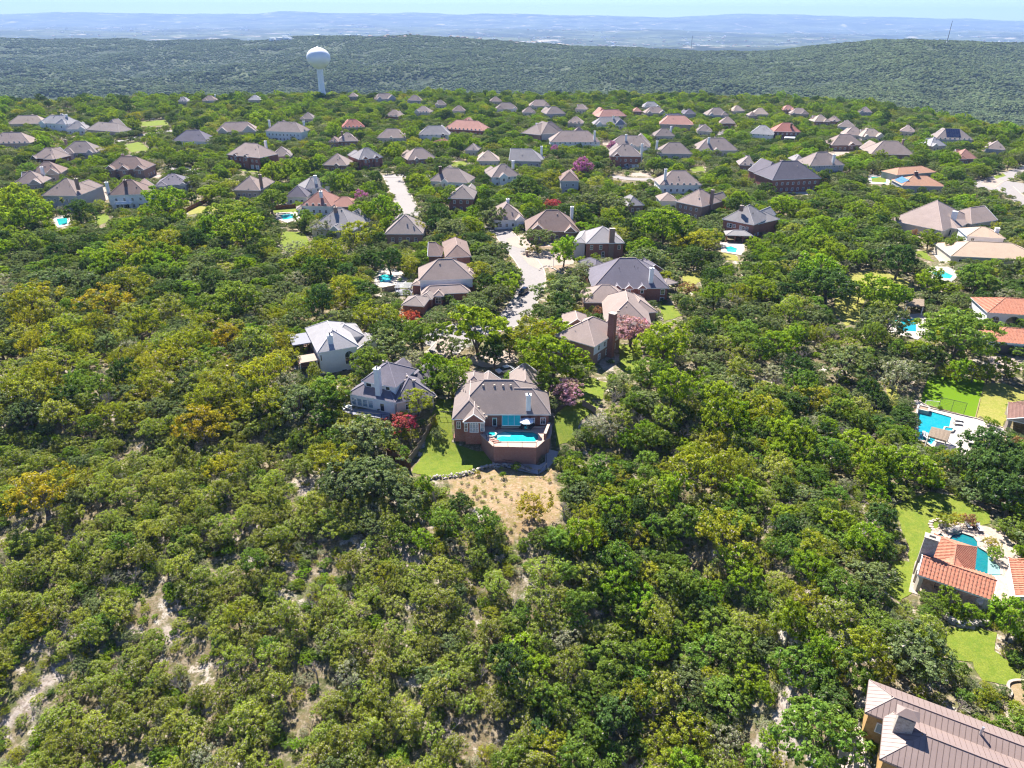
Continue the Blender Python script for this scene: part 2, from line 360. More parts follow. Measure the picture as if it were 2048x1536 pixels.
# ---------------------------------------------------------------- ground material
def ground_material():
    m = bpy.data.materials.new('ground_cover'); m.use_nodes = True; n = m.node_tree; L = n.links; b = n.nodes['Principled BSDF']
    b.inputs['Roughness'].default_value = .95; b.inputs['Specular IOR Level'].default_value = .1
    g = n.nodes.new('ShaderNodeNewGeometry'); sep = n.nodes.new('ShaderNodeSeparateXYZ'); L.new(g.outputs['Position'], sep.inputs[0])
    def noise(s, lo, hi, det=5, sy=None, off=0):
        t = n.nodes.new('ShaderNodeTexNoise'); t.inputs['Scale'].default_value = s; t.inputs['Detail'].default_value = det; t.inputs['Roughness'].default_value = .62
        mp = n.nodes.new('ShaderNodeMapping'); mp.inputs['Location'].default_value = (off, off, 0)
        if sy: mp.inputs['Scale'].default_value = (1, sy, 1)
        L.new(g.outputs['Position'], mp.inputs[0]); L.new(mp.outputs[0], t.inputs['Vector'])
        r = n.nodes.new('ShaderNodeMapRange'); r.inputs[1].default_value = lo; r.inputs[2].default_value = hi; r.interpolation_type = 'SMOOTHSTEP'; L.new(t.outputs[0], r.inputs[0]); return r.outputs[0]
    def mix(f, a, c):
        x = n.nodes.new('ShaderNodeMix'); x.data_type = 'RGBA'
        for i, v in ((0, f), (6, a), (7, c)):
            if isinstance(v, tuple): x.inputs[i].default_value = (*v, 1)
            elif isinstance(v, (int, float)): x.inputs[i].default_value = v
            else: L.new(v, x.inputs[i])
        return x.outputs[2]
    def rng_(sock, lo, hi):
        r = n.nodes.new('ShaderNodeMapRange'); r.inputs[1].default_value = lo; r.inputs[2].default_value = hi; L.new(sock, r.inputs[0]); return r.outputs[0]
    near = mix(noise(.09, .42, .6), (.15, .115, .065), (.085, .10, .03))
    near = mix(noise(.9, .45, .62), near, (.25, .20, .14))
    near = mix(noise(.11, .60, .66, 6, off=31), near, (.44, .385, .33))
    near = mix(noise(.30, .56, .64, 5, off=61), near, (.40, .34, .28))
    near = mix(noise(3.5, .5, .66, 4), near, (.10, .10, .045))
    sa = n.nodes.new('ShaderNodeAttribute'); sa.attribute_name = 'soil'; ss_ = n.nodes.new('ShaderNodeSeparateXYZ'); L.new(sa.outputs['Vector'], ss_.inputs[0])
    dry = mix(noise(.16, .42, .6), (.26, .175, .09), (.31, .215, .13)); dry = mix(noise(.5, .45, .6), dry, (.235, .18, .08)); dry = mix(noise(1.6, .48, .62), dry, (.33, .24, .16)); dry = mix(noise(2.9, .55, .66, off=9), dry, (.15, .14, .055))
    bare = mix(noise(.35, .42, .6), (.30, .25, .205), (.22, .175, .14)); bare = mix(noise(1.3, .45, .6), bare, (.35, .30, .26)); bare = mix(noise(2.4, .56, .66, off=4), bare, (.13, .12, .06))
    near = mix(ss_.outputs[0], near, dry); near = mix(ss_.outputs[1], near, bare)
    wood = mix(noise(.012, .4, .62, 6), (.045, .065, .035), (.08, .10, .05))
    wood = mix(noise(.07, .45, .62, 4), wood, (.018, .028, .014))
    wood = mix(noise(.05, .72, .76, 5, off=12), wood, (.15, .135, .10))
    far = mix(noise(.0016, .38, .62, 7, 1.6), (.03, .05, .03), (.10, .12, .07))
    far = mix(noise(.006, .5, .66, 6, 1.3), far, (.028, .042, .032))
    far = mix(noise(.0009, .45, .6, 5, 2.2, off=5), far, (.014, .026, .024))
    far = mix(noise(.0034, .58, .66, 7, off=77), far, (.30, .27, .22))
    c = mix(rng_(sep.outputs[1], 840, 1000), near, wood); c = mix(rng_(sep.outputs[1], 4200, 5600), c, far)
    L.new(c, b.inputs['Base Color'])
    t = n.nodes.new('ShaderNodeTexNoise'); t.inputs['Scale'].default_value = 1.7; t.inputs['Detail'].default_value = 6; L.new(g.outputs['Position'], t.inputs['Vector'])
    bp = n.nodes.new('ShaderNodeBump'); bp.inputs['Strength'].default_value = .5; bp.inputs['Distance'].default_value = .3
    L.new(t.outputs[0], bp.inputs['Height']); L.new(bp.outputs[0], b.inputs['Normal']); return m

DRY = [at(*p) for p in ((890, 955), (960, 941), (1000, 930), (1050, 950), (1080, 953), (1106, 925), (1118, 990), (1128, 1035), (1100, 1045), (1062, 1088), (1020, 1088), (995, 1040), (950, 1012), (900, 990))]
BARE = [([at(*p) for p in pp], kp) for pp, kp in [([(590, 960), (622, 950), (640, 975), (615, 990), (588, 985)], 1), ([(800, 1090), (850, 1080), (872, 1100), (850, 1135), (790, 1150), (770, 1120)], 2),
          ([(1545, 1360), (1600, 1340), (1590, 1420), (1620, 1500), (1500, 1536), (1490, 1480), (1540, 1430)], 1), ([(1690, 980), (1735, 975), (1745, 1050), (1700, 1040)], 2), ([(1220, 640), (1235, 700), (1222, 760), (1205, 730)], 3), ([(60, 1380), (110, 1290), (150, 1300), (90, 1420), (40, 1460)], 1), ([(195, 1300), (260, 1240), (285, 1255), (220, 1330)], 1), ([(330, 1260), (380, 1225), (385, 1250), (345, 1285)], 1), ([(0, 1440), (30, 1400), (40, 1440), (0, 1500)], 2), ([(480, 1070), (500, 1045), (508, 1060), (488, 1085)], 1), ([(270, 1150), (300, 1120), (320, 1125), (290, 1165)], 2), ([(1760, 1190), (1780, 1185), (1800, 1225), (1778, 1240)], 2)]]
def in_polys(X, Y, poly):
    c = np.zeros(X.shape, bool); n = len(poly)
    for i in range(n):
        x1, y1, x2, y2 = poly[i][0], poly[i][1], poly[i - 1][0], poly[i - 1][1]
        if y1 == y2: continue
        c ^= ((y1 > Y) != (y2 > Y)) & (X < (x2 - x1) * (Y - y1) / (y2 - y1) + x1)
    return c
def build_terrain():
    rad = [0.0]
    r = 12.0
    while r < 27000: rad.append(r); r *= 1.0175 if r > 1000 else 1.021 if r > 190 else 1.011
    rad = np.array(rad)
    ang = np.concatenate([np.linspace(-54, 54, 521), np.linspace(58, 302, 50)]) * math.pi / 180
    A, RR = np.meshgrid(ang, rad[1:]); X = RR * np.sin(A); Y = RR * np.cos(A); Z = height(X, Y)
    nrow, ncol = X.shape
    v = np.stack([X, Y, Z], -1).reshape(-1, 3); v = np.vstack([v, [[0, 0, gh(0, 0)]]])
    i = np.arange(nrow - 1)[:, None] * ncol; j = np.arange(ncol)[None, :]; j2 = (j + 1) % ncol
    q = np.stack([i + j, i + j2, i + ncol + j2, i + ncol + j], -1).reshape(-1, 4)[:, ::-1]
    me = bpy.data.meshes.new('ground'); me.from_pydata(v.tolist(), [], q.tolist() + [[ncol * nrow, (k + 1) % ncol, k][::-1] for k in range(ncol)])
    near_ = (Y < 260).ravel(); soil = np.zeros((nrow * ncol + 1, 3), np.float32); jx = (fbm(X / 2.2, Y / 2.2, 2) - .375) * 6; jy = (fbm(X / 2.2 + 40, Y / 2.2, 2) - .375) * 6
    XX, YY = (X + jx).ravel()[near_], (Y + jy).ravel()[near_]; idx = np.nonzero(near_)[0]; soil[idx[in_polys(XX, YY, DRY)], 0] = 1
    for P_, kp in BARE: soil[idx[in_polys(XX, YY, P_)], 1] = 1
    at_ = me.attributes.new('soil', 'FLOAT_VECTOR', 'POINT'); at_.data.foreach_set('vector', soil.ravel())
    me.materials.append(ground_material()); me.polygons.foreach_set('use_smooth', [True] * len(me.polygons)); me.update()
    tag(link('ground', me), kind='structure')
build_terrain()

# lake far behind the right-hand hills
def lake():
    m = MB(); pts = []
    for i in range(40):
        t = 2 * math.pi * i / 40; pts.append((4000 + 1550 * math.cos(t), 6900 + 760 * math.sin(t)))
    m.add([(a, b, -160) for a, b in pts], [tuple(range(40))]); tag(link('lake', m.mesh('lake', M['lake'])), kind='structure')
lake()

# ---------------------------------------------------------------- roads
def offset_line(pts, d):
    out = []
    for i, p in enumerate(pts):
        a = pts[max(i - 1, 0)]; b = pts[min(i + 1, len(pts) - 1)]; t = Vector((b[0] - a[0], b[1] - a[1])).normalized()
        out.append((p[0] - t.y * d, p[1] + t.x * d))
    return out
def smooth_line(pts, n=6):
    out = []
    P_ = [Vector((p[0], p[1])) for p in pts]
    for i in range(len(P_) - 1):
        p0 = P_[max(i - 1, 0)]; p1 = P_[i]; p2 = P_[i + 1]; p3 = P_[min(i + 2, len(P_) - 1)]
        for k in range(n):
            t = k / n; out.append(.5 * ((2 * p1) + (p2 - p0) * t + (2 * p0 - 5 * p1 + 4 * p2 - p3) * t * t + (3 * p1 - p0 - 3 * p2 + p3) * t ** 3))
    out.append(P_[-1]); return out
def road(name, pp, wd, lift, kerb=True, keep=0, material=None):
    pts = smooth_line([PX(*p) for p in pp]); m = MB(); l = offset_line(pts, wd / 2); r = offset_line(pts, -wd / 2)
    vs = []; 
    for a, b in zip(l, r): vs += [(a[0], a[1], lift), (b[0], b[1], lift)]
    m.add(vs, [(2 * i + 1, 2 * i + 3, 2 * i + 2, 2 * i) for i in range(len(pts) - 1)])
    tag(link(name, m.mesh(name, material or M['road'])), kind='structure')
    if kerb:
        for s in (1, -1):
            k = MB(); a = offset_line(pts, s * (wd / 2)); b = offset_line(pts, s * (wd / 2 + .45))
            for i in range(len(pts) - 1):
                vs = [(*a[i], .0), (*a[i + 1], .0), (*b[i + 1], .0), (*b[i], .0)]; vs += [(x, y, .16) for x, y, z in vs]
                k.add(vs, [(3, 2, 1, 0), (4, 5, 6, 7), (0, 1, 5, 4), (1, 2, 6, 5), (2, 3, 7, 6), (3, 0, 4, 7)])
            tag(link('kerb', k.mesh('kerb', M['kerb'])), kind='structure')
    for i in range(len(pts) - 1): FOOT.append([l[i], l[i + 1], r[i + 1], r[i]])
    if keep is not None:
        kid = newkid(); keep_pts([(p[0], p[1], 0) for p in pts[::2]] + [(p[0], p[1], 0) for p in l[::3]] + [(p[0], p[1], 0) for p in r[::3]], kid, keep)
def disc_road(px, py, rad, lift):
    c = PX(px, py); pts = [(c.x + rad * math.cos(t * math.pi / 12), c.y + rad * math.sin(t * math.pi / 12)) for t in range(24)]
    m = MB(); m.add([(x, y, lift) for x, y in pts], [tuple(range(24))]); tag(link('road', m.mesh('road', M['road'])), kind='structure'); FOOT.append(pts)
road('road', [(885, 706), (925, 668), (985, 654), (1024, 636), (1052, 598), (1066, 566), (1064, 541), (1050, 518), (1030, 496), (1010, 470), (985, 452)], 8, .05)
disc_road(905, 672, 9, .062)
road('road', [(823, 432), (806, 396), (790, 365), (782, 350)], 9, .05)
road('road', [(700, 352), (745, 353), (782, 352), (840, 351), (880, 352)], 7.5, .056, keep=3)
road('road', [(1225, 352), (1250, 357), (1290, 359), (1340, 357)], 7, .05)
road('road', [(225, 283), (262, 279), (300, 268), (345, 262), (400, 262)], 8, .05, keep=1)
road('road', [(325, 335), (365, 338), (402, 348), (440, 360), (520, 372), (585, 374)], 8, .05, keep=2)
road('road', [(2060, 335), (2020, 350), (1985, 362), (1970, 372)], 9, .05)
disc_road(2008, 372, 17, .062)
road('road', [(2008, 372), (2030, 392), (2060, 412)], 8, .07)
road('road', [(735, 243), (775, 232), (800, 226)], 7, .05, keep=2)
road('road', [(1420, 285), (1442, 272), (1450, 262)], 7, .05, keep=2)
# driveways: pale concrete slabs
DW = [[(1040, 508), (1060, 498), (1110, 505), (1150, 512), (1148, 528), (1110, 532), (1080, 540), (1058, 530)],
      [(1012, 478), (1040, 470), (1080, 478), (1075, 492), (1040, 497), (1018, 490)],
      [(868, 690), (885, 672), (905, 678), (900, 712), (880, 716)],
      [(1645, 307), (1690, 300), (1708, 303), (1675, 312)], [(1205, 282), (1222, 280), (1222, 290), (1206, 290)],
      [(1975, 355), (1962, 368), (1990, 378), (2010, 362)], [(195, 375), (215, 372), (225, 395), (210, 402)],
      [(1810, 442), (1830, 455), (1845, 470), (1838, 477), (1815, 462), (1800, 450)], [(280, 345), (330, 345), (318, 356), (275, 352)],
      [(1040, 720), (1000, 735), (965, 735), (930, 722), (960, 705), (1010, 700)], [(1265, 346), (1300, 345), (1305, 354), (1262, 352)],
      [(1972, 712), (2050, 716), (2050, 740), (2010, 748), (1985, 735)]]
for i, d in enumerate(DW): patch('driveway', pxpoly(d), M['concrete'], .08, keep=1 if i < 3 or i > 8 else 2)
# mulch and bare earth beds along the street
for d in [[(925, 640), (960, 622), (985, 625), (975, 645), (940, 650)], [(1000, 640), (1030, 600), (1045, 600), (1040, 618), (1012, 645)], [(985, 700), (1040, 690), (1045, 705), (1000, 715)],
          [(1090, 520), (1130, 512), (1140, 530), (1100, 545)], [(1040, 470), (1110, 480), (1120, 495), (1060, 495)]]:
    patch('mulch_bed', pxpoly(d), M['mulch'], .04, keep=2, foot=False)
# lawns
LAWNS = [('lawn', [(876, 800), (905, 798), (905, 884), (938, 900), (985, 905), (1000, 925), (985, 934), (960, 941), (905, 952), (862, 955), (824, 946), (850, 890)], 'lawn', 0),
         ('lawn', [(1106, 835), (1135, 812), (1180, 800), (1200, 812), (1160, 845), (1145, 880), (1112, 892)], 'lawn', 1),
         ('lawn', [(1150, 770), (1180, 755), (1215, 765), (1205, 800), (1160, 800)], 'lawn', 2),
         ('lawn', [(1238, 690), (1284, 690), (1282, 728), (1262, 750), (1240, 738)], 'lawn', 1),
         ('lawn', [(1316, 610), (1345, 610), (1366, 632), (1328, 642)], 'lawn', 0),
         ('lawn', [(1362, 545), (1400, 540), (1405, 560), (1370, 580)], 'drylawn', 2),
         ('lawn', [(565, 463), (608, 465), (622, 490), (578, 508), (560, 490)], 'lawn', 1),
         ('lawn', [(372, 416), (430, 410), (440, 420), (378, 430)], 'drylawn', 1),
         ('lawn', [(278, 244), (330, 240), (338, 250), (285, 253)], 'lawn', 1), ('lawn', [(250, 290), (280, 283), (300, 300), (262, 305)], 'lawn', 2),
         ('lawn', [(190, 430), (215, 425), (220, 442), (195, 452)], 'lawn', 2),
         ('lawn', [(480, 318), (520, 332), (515, 345), (482, 342)], 'lawn', 2),
         ('lawn', [(1695, 548), (1755, 540), (1800, 556), (1825, 568), (1820, 574), (1760, 577), (1702, 566)], 'drylawn', 1),
         ('lawn', [(1668, 598), (1712, 588), (1730, 600), (1718, 640), (1692, 652), (1670, 625)], 'drylawn', 1),
         ('lawn', [(1830, 502), (1850, 502), (1868, 524), (1835, 514)], 'lawn', 1),
         ('lawn', [(540, 415), (590, 412), (600, 424), (550, 428)], 'lawn', 2), ('lawn', [(900, 325), (930, 322), (935, 330), (905, 332)], 'lawn', 3),
         ('lawn', [(1380, 335), (1405, 332), (1410, 342), (1385, 344)], 'lawn', 2), ('lawn', [(1735, 358), (1790, 350), (1800, 360), (1745, 368)], 'lawn', 2),
         ('lawn', [(1440, 505), (1475, 512), (1478, 522), (1450, 520)], 'drylawn', 2), ('lawn', [(1985, 352), (2005, 346), (2012, 352), (1992, 358)], 'lawn', 1),
         ('lawn', [(1967.7, 767), (2010, 768), (2055, 785), (2050, 800), (2018, 806), (2008, 860), (1958, 832), (1952, 838)], 'drylawn', 0),
         ('lawn', [(1787, 1016), (1812, 1000), (1857, 984), (1905, 990), (1980, 1025), (1984, 1048), (1915, 1056), (1862, 1066), (1846, 1092), (1830, 1132), (1826, 1186), (1798, 1206), (1770, 1180), (1786, 1124), (1820, 1122), (1812, 1078)], 'lawn', 0),
         ('lawn', [(1890, 1256), (1950, 1252), (1994, 1268), (1990, 1300), (2040, 1345), (2038, 1362), (2015, 1372), (1966, 1358), (1942, 1324), (1898, 1322)], 'lawn', 0),
         ('lawn', [(1770, 760), (1790, 752), (1800, 800), (1780, 830)], 'drylawn', 3)]
for nme, pp, mt, kp in LAWNS: patch(nme, pxpoly(pp), M[mt], .07 if gh(*pxpoly(pp[:1])[0][:2]) > -2.5 else .14, keep=kp, rough=.3)
patch('golf_green', pxpoly([(84, 208), (105, 200), (150, 199), (156, 206), (140, 211), (95, 212)]), M['lawn'], .3, keep=1)
# tan dry-grass clearing on the slope below the main house, and smaller bare ones: no trees there
FOOT.append([(p.x, p.y) for p in DRY]); keep_poly(DRY, 0)
for P_, kp in BARE: keep_poly(P_, kp)

# ---------------------------------------------------------------- house builder
WINCACHE = {}; PANES = {}
def window_mesh(w_, h_, arch=False, glass='glass', cols=2, rows=2, frame='trim'):
    k = (round(w_, 1), round(h_, 1), arch, glass, cols, rows, frame)
    if k in WINCACHE: return WINCACHE[k]
    m = MB(); t = .12
    if arch:
        n = 10; out = [(-w_ / 2, 0), (w_ / 2, 0)] + [(w_ / 2 * math.cos(math.pi * i / n), h_ - w_ / 2 + w_ / 2 * math.sin(math.pi * i / n)) for i in range(n + 1)]
        inn = [(x * (1 - 2 * t / w_), (z - h_ / 2) * (1 - 2 * t / h_) + h_ / 2) for x, z in out]
        N = len(out); vs = [(x, -.08, z) for x, z in out] + [(x, -.08, z) for x, z in inn] + [(x, .04, z) for x, z in out]
        m.add(vs, [(i, (i + 1) % N, N + (i + 1) % N, N + i) for i in range(N)] + [(2 * N + i, 2 * N + (i + 1) % N, (i + 1) % N, i) for i in range(N)], 0)
        m.add([(x, -.03, z) for x, z in inn], [tuple(range(N))], 1)
    else:
        for cx, cz, sx, sz in ((-w_ / 2 + t / 2, 0, t, h_), (w_ / 2 - t / 2, 0, t, h_)): m.box((cx, -.02, cz), sx, .14, sz)
        for cz in (0, h_ - t): m.box((0, -.02, cz), w_ - 2 * t, .14, t)
        m.add([(-w_ / 2 + t, -.02, t), (w_ / 2 - t, -.02, t), (w_ / 2 - t, -.02, h_ - t), (-w_ / 2 + t, -.02, h_ - t)], [(0, 1, 2, 3)], 1)
    for i in range(1, cols): m.box((-w_ / 2 + w_ * i / cols, -.045, t), .06, .05, h_ - 2 * t)
    for i in range(1, rows): m.box((0, -.05, h_ * i / rows), w_ - 2 * t, .04, .06)
    me = m.mesh('window', [M[frame], M[glass]]); pn = MB()
    if not arch: pn.v, pn.f, pn.m = [(-w_ / 2 + t, -.035, t), (w_ / 2 - t, -.035, t), (w_ / 2 - t, -.035, h_ - t), (-w_ / 2 + t, -.035, h_ - t)], [(0, 1, 2, 3)], [0]
    else: pn.v, pn.f, pn.m = [(x, -.04, z) for x, z in inn], [tuple(range(len(inn)))], [0]
    PANES[me.name] = pn.mesh('pane', M[glass]); WINCACHE[k] = me; return me
VENT = None
class House:
    def __init__(s, label, short, cat='house', name='house', group=None, loc=None):
        s.label, s.short, s.cat, s.name, s.group = label, short, cat, name, group
        s.root = None; s.loc = loc; s.kid = newkid(); s.roofs = []
        if loc is not None: s.mk(loc)
    def mk(s, loc): s.root = empty(s.name, Vector(loc), s.label, s.cat, s.group)
    def wing(s, A, B, d, ze, z0=0, roof='tan', wall='brick', hip=(1, 1), pitch=.68, axis=None, ov=.45, cap=True, keep=1, walls=True, wallname='wall', flip=False, th=.22, trim='trim', ridgeh=None, nocap=()):
        A = Vector((A[0], A[1])); B = Vector((B[0], B[1])); u = (B - A); W = u.length; u.normalize(); v = Vector((-u.y, u.x)) * (-1 if flip else 1)
        if s.root is None: c = A + u * W / 2 + v * d / 2; s.mk((c.x, c.y, z0))
        def q(a, b, z): p = A + u * a + v * b; return (p.x, p.y, z)
        m = MB(); ax = axis or ('u' if W >= d else 'v'); half = (d if ax == 'u' else W) / 2; L_ = W if ax == 'u' else d; rh = ridgeh or half * pitch
        i0 = min(hip[0] * half, L_ / 2 - .01); i1 = min(hip[1] * half, L_ / 2 - .01)
        if ax == 'u': r0, r1 = q(i0, half, ze + rh), q(W - i1, half, ze + rh)
        else: r0, r1 = q(half, i0, ze + rh), q(half, d - i1, ze + rh)
        c4 = [q(0, 0, ze), q(W, 0, ze), q(W, d, ze), q(0, d, ze)]; b4 = [(x, y, z - th) for x, y, z in c4]
        RM = [RF[roof], CAPS[roof], M[trim], WL.get(wall, WL['brick'])] if roof in RF else [M[roof], M[roof], M[trim], WL.get(wall, WL['brick'])]
        m.add(b4 + c4, [(3, 2, 1, 0), (0, 1, 5, 4), (1, 2, 6, 5), (2, 3, 7, 6), (3, 0, 4, 7)], 2)
        if ax == 'u':
            m.add(c4 + [r0, r1], [(0, 1, 5, 4), (2, 3, 4, 5)], 0)
            m.add(c4 + [r0, r1], [(3, 0, 4)], 0 if hip[0] > 0 else 3); m.add(c4 + [r0, r1], [(1, 2, 5)], 0 if hip[1] > 0 else 3)
            hipl = [(0, r0, hip[0]), (3, r0, hip[0]), (1, r1, hip[1]), (2, r1, hip[1])]
        else:
            m.add(c4 + [r0, r1], [(3, 0, 4, 5), (1, 2, 5, 4)], 0)
            m.add(c4 + [r0, r1], [(0, 1, 4)], 0 if hip[0] > 0 else 3); m.add(c4 + [r0, r1], [(2, 3, 5)], 0 if hip[1] > 0 else 3)
            hipl = [(0, r0, hip[0]), (1, r0, hip[0]), (2, r1, hip[1]), (3, r1, hip[1])]
        if cap:
            up = Vector((0, 0, .07))
            if (Vector(r0) - Vector(r1)).length > .3: m.tube(Vector(r0) + up * .2, Vector(r1) + up * .2, .13, .13, 4, 1)
            for i, rr, h_ in hipl:
                if i in nocap: continue
                m.tube(Vector(c4[i]) + up * .3, Vector(rr) + up * .3, .11, .11, 4, 1 if h_ > 0 else 2)
        rf = part(m, 'roof', RM, s.root)
        if walls and ze - .2 > z0:
            k = MB(); o = ov; ws = [q(o, o, 0), q(W - o, o, 0), q(W - o, d - o, 0), q(o, d - o, 0)]
            vs = [(x, y, z0 - .3) for x, y, z in ws] + [(x, y, ze - th + .01) for x, y, z in ws]
            k.add(vs, [(0, 1, 5, 4), (1, 2, 6, 5), (2, 3, 7, 6), (3, 0, 4, 7), (4, 5, 6, 7)])
            part(k, wallname, WL[wall] if wall in WL else M[wall], s.root)
        FOOT.append([q(-.6, -.6, 0)[:2], q(W + .6, -.6, 0)[:2], q(W + .6, d + .6, 0)[:2], q(-.6, d + .6, 0)[:2]])
        if keep is not None:
            pts = [r0, r1] + [q(W * t, ov, ze + .1) for t in (.05, .25, .5, .75, .95)] + [q(W * t, d * .25, ze + .5 * rh) for t in (.2, .5, .8)]
            if keep < 2: pts += [q(W * t, ov, z0 + (ze - z0) * f) for t in (.1, .35, .65, .9) for f in (.25, .6)] + [q(W, d * .5, ze), q(0, d * .5, ze)]
            keep_pts(pts, s.kid, keep)
        w_ = dict(A=A, u=u, v=v, W=W, d=d, ze=ze, z0=z0, ov=ov, q=q, rh=rh, ax=ax, half=half, roof=rf); s.roofs.append(w_); return w_
    def window(s, w_, a, z, ww=1.1, wh=1.4, side='f', name='window', **k):
        o = w_['ov'] - .02
        if side == 'f': p = w_['q'](a, o, z); yaw = math.atan2(w_['u'].y, w_['u'].x)
        elif side == 'r': p = w_['q'](w_['W'] - o, a, z); yaw = math.atan2(w_['v'].y, w_['v'].x)
        else: p = w_['q'](o, a, z); yaw = math.atan2(w_['v'].y, w_['v'].x) + math.pi
        return s.panel(p, yaw, ww, wh, name, **k)
    def panel(s, p, yaw, ww, wh, name='window', **k):
        ob = link(name, window_mesh(ww, wh, **k), s.root); ob.location = Vector(p) - s.root.location; ob.rotation_euler = (0, 0, yaw)
        if s.root.location.y < 330: link('pane', PANES[ob.data.name], ob)
        return ob
    def row(s, w_, z, n, ww=1.1, wh=1.4, side='f', a0=1.5, a1=None, **k):
        L_ = w_['W'] if side == 'f' else w_['d']; a1 = a1 or L_ - 1.5
        for i in range(n): s.window(w_, a0 + (a1 - a0) * (i + .5) / n, z, ww, wh, side, **k)
    def roofz(s, w_, a, b):
        if w_['ax'] == 'u': t = min(b, w_['d'] - b) / w_['half']
        else: t = min(a, w_['W'] - a) / w_['half']
        return w_['ze'] + w_['rh'] * max(0, min(1, t))
    def chimney(s, w_, a, b, top, sx=1.1, sy=1.1, m='white', z0=None, capm='darkgrey', pots=True):
        p = w_['q'](a, b, 0); yaw = math.atan2(w_['u'].y, w_['u'].x); z = z0 if z0 is not None else s.roofz(w_, a, b) - 1.2
        k = MB(); k.box((p[0], p[1], z), sx, sy, top - z, yaw); mm = WL[m] if m in WL else M[m]
        co_ = part(k, 'chimney', mm, s.root); k = MB(); k.box((p[0], p[1], top), sx + .22, sy + .22, .14, yaw); link('chimney_cap', k.mesh('chimney_cap', M['kerb'] if m != 'white' else M['trim'], off=s.root.location), co_)
        if pots: k = MB(); k.tube((p[0], p[1], top + .14), (p[0], p[1], top + .55), .17, .17, 8); k.tube((p[0], p[1], top + .6), (p[0], p[1], top + .68), .28, .28, 8); link('flue', k.mesh('flue', M[capm], off=s.root.location), co_)
        return p
    def vent(s, w_, a, b, kind=0):
        p = w_['q'](a, b, s.roofz(w_, a, b)); k = MB()
        if kind == 0: k.tube((p[0], p[1], p[2] - .1), (p[0], p[1], p[2] + .55), .06, .06, 6)
        else: k.box((p[0], p[1], p[2] - .15), .5, .5, .4, 0, 0, .8)
        part(k, 'roof_vent', M['black'] if kind == 0 else M['kerb'], s.root)
    def slab(s, pts, z, th, material, name):
        k = MB(); k.prism([(p[0], p[1]) for p in pts], z - th, z); return part(k, name, material, s.root)
    def post(s, p, z0, z1, r=.15, material='trim', name='post'):
        k = MB(); k.box((p[0], p[1], z0), 2 * r, 2 * r, z1 - z0); return part(k, name, M[material] if material in M else WL[material], s.root)

HOUSES = []
GROUPS = {}
def H(xL, yL, xR, yR, st, d, roof, wall, label, short, ch=None, ex=None, hip=(1, 1), sty=None, win=None, pitch=.78, z0=0.0, keep=1, back=None, ztop=None):
    """generic house from the two front eave corners seen in the photograph"""
    ze = z0 + (3.8 if st == 1 else 6.8 if st == 2 else st + .6); wpx = (xR - xL) * (.035 if yL < 420 else 0); A = PX(xL - wpx, yL, ze); B = PX(xR + wpx, yR, ze); d = d + 1; rr = random.Random(int(xL * 7 + yL * 13))
    h = House(label, short, name='house'); w0 = h.wing(A, B, d, ze, z0, roof, wall, hip, pitch, keep=keep)
    W = w0['W']; u, v = w0['u'], w0['v']; P2 = lambda a, b: (A.xy + u * a + v * b)
    style = sty if sty is not None else rr.choice([1, 2, 3, 3])
    if style in (1, 3) and W > 9:      # projecting front wing
        fw = W * rr.uniform(.3, .42); a0 = rr.choice([.04, .96 - fw / W]) * W
        w1 = h.wing(P2(a0, -1.6), P2(a0 + fw, -1.6), d * .5, ze - .04, z0, roof, wall, (rr.choice([0, 1]), 1), pitch * 1.05, 'v', keep=None)
        if W > 15:
            g2 = W * rr.uniform(.16, .24); b0 = (.93 * W - g2) if a0 < W / 2 else .07 * W
            w2_ = h.wing(P2(b0, -1.1), P2(b0 + g2, -1.1), d * .45, ze - .08, z0, roof, wall, (0, 1), pitch * 1.2, 'v', keep=None); h.window(w2_, g2 / 2, z0 + .9, 1.5, 1.6)
        if ze - z0 > 4: h.window(w1, fw / 2, z0 + 3.9, 1.3, 1.5)
        h.window(w1, fw / 2, z0 + .9, 1.5, 1.5)
    if style in (2, 3) and W > 9:      # taller cross wing behind
        fw = W * rr.uniform(.45, .6); a0 = rr.uniform(.1, .9 - fw / W) * W
        h.wing(P2(a0, d * .3), P2(a0 + fw, d * .3), d * .85, ze + .06, z0, roof, wall, (1, rr.choice([0, 1])), pitch * 1.08, 'v', keep=None)
        a1 = rr.uniform(.05, .5) * W; h.wing(P2(a1, d * .42), P2(a1 + W * .4, d * .42), d * .7, ze + .09, z0, roof, wall, (rr.choice([0, 1]), 1), pitch * 1.1, 'u', keep=None)
    if style == 0 and W > 8:
        fw = W * rr.uniform(.4, .5); a0 = rr.choice([.03, .5]) * W
        h.wing(P2(a0, d * .45), P2(a0 + fw, d * .45), d * .95, ze + .05, z0, roof, wall, (1, rr.choice([0, 1])), pitch * 1.12, 'v', keep=None)
    n = max(2, int(W / 3.4)) if win is None else win
    if n:
        h.row(w0, z0 + .9, n, 1.2, 1.5)
        if ze - z0 > 4: h.row(w0, z0 + 3.9, n, 1.1, 1.4)
        h.row(w0, z0 + .9, max(1, int(d / 4)), 1.1, 1.4, 'r'); h.row(w0, z0 + .9, max(1, int(d / 4)), 1.1, 1.4, 'l')
    for c in (ch or []):
        t, dep, cm = c[:3]; top = ze + w0['rh'] * (c[3] if len(c) > 3 else 1.02) + .5
        h.chimney(w0, W * t, d * dep, top, 1.25, 1.1, cm, z0=z0 if (dep <= .02 or t <= .02 or t >= .98) else None)
    for _ in range(rr.choice([2, 3, 4])): h.vent(w0, W * rr.uniform(.25, .75), d * rr.uniform(.2, .48), rr.choice([0, 1]))
    HOUSES.append(h)
    if ex: ex(h, w0)
    return h, w0
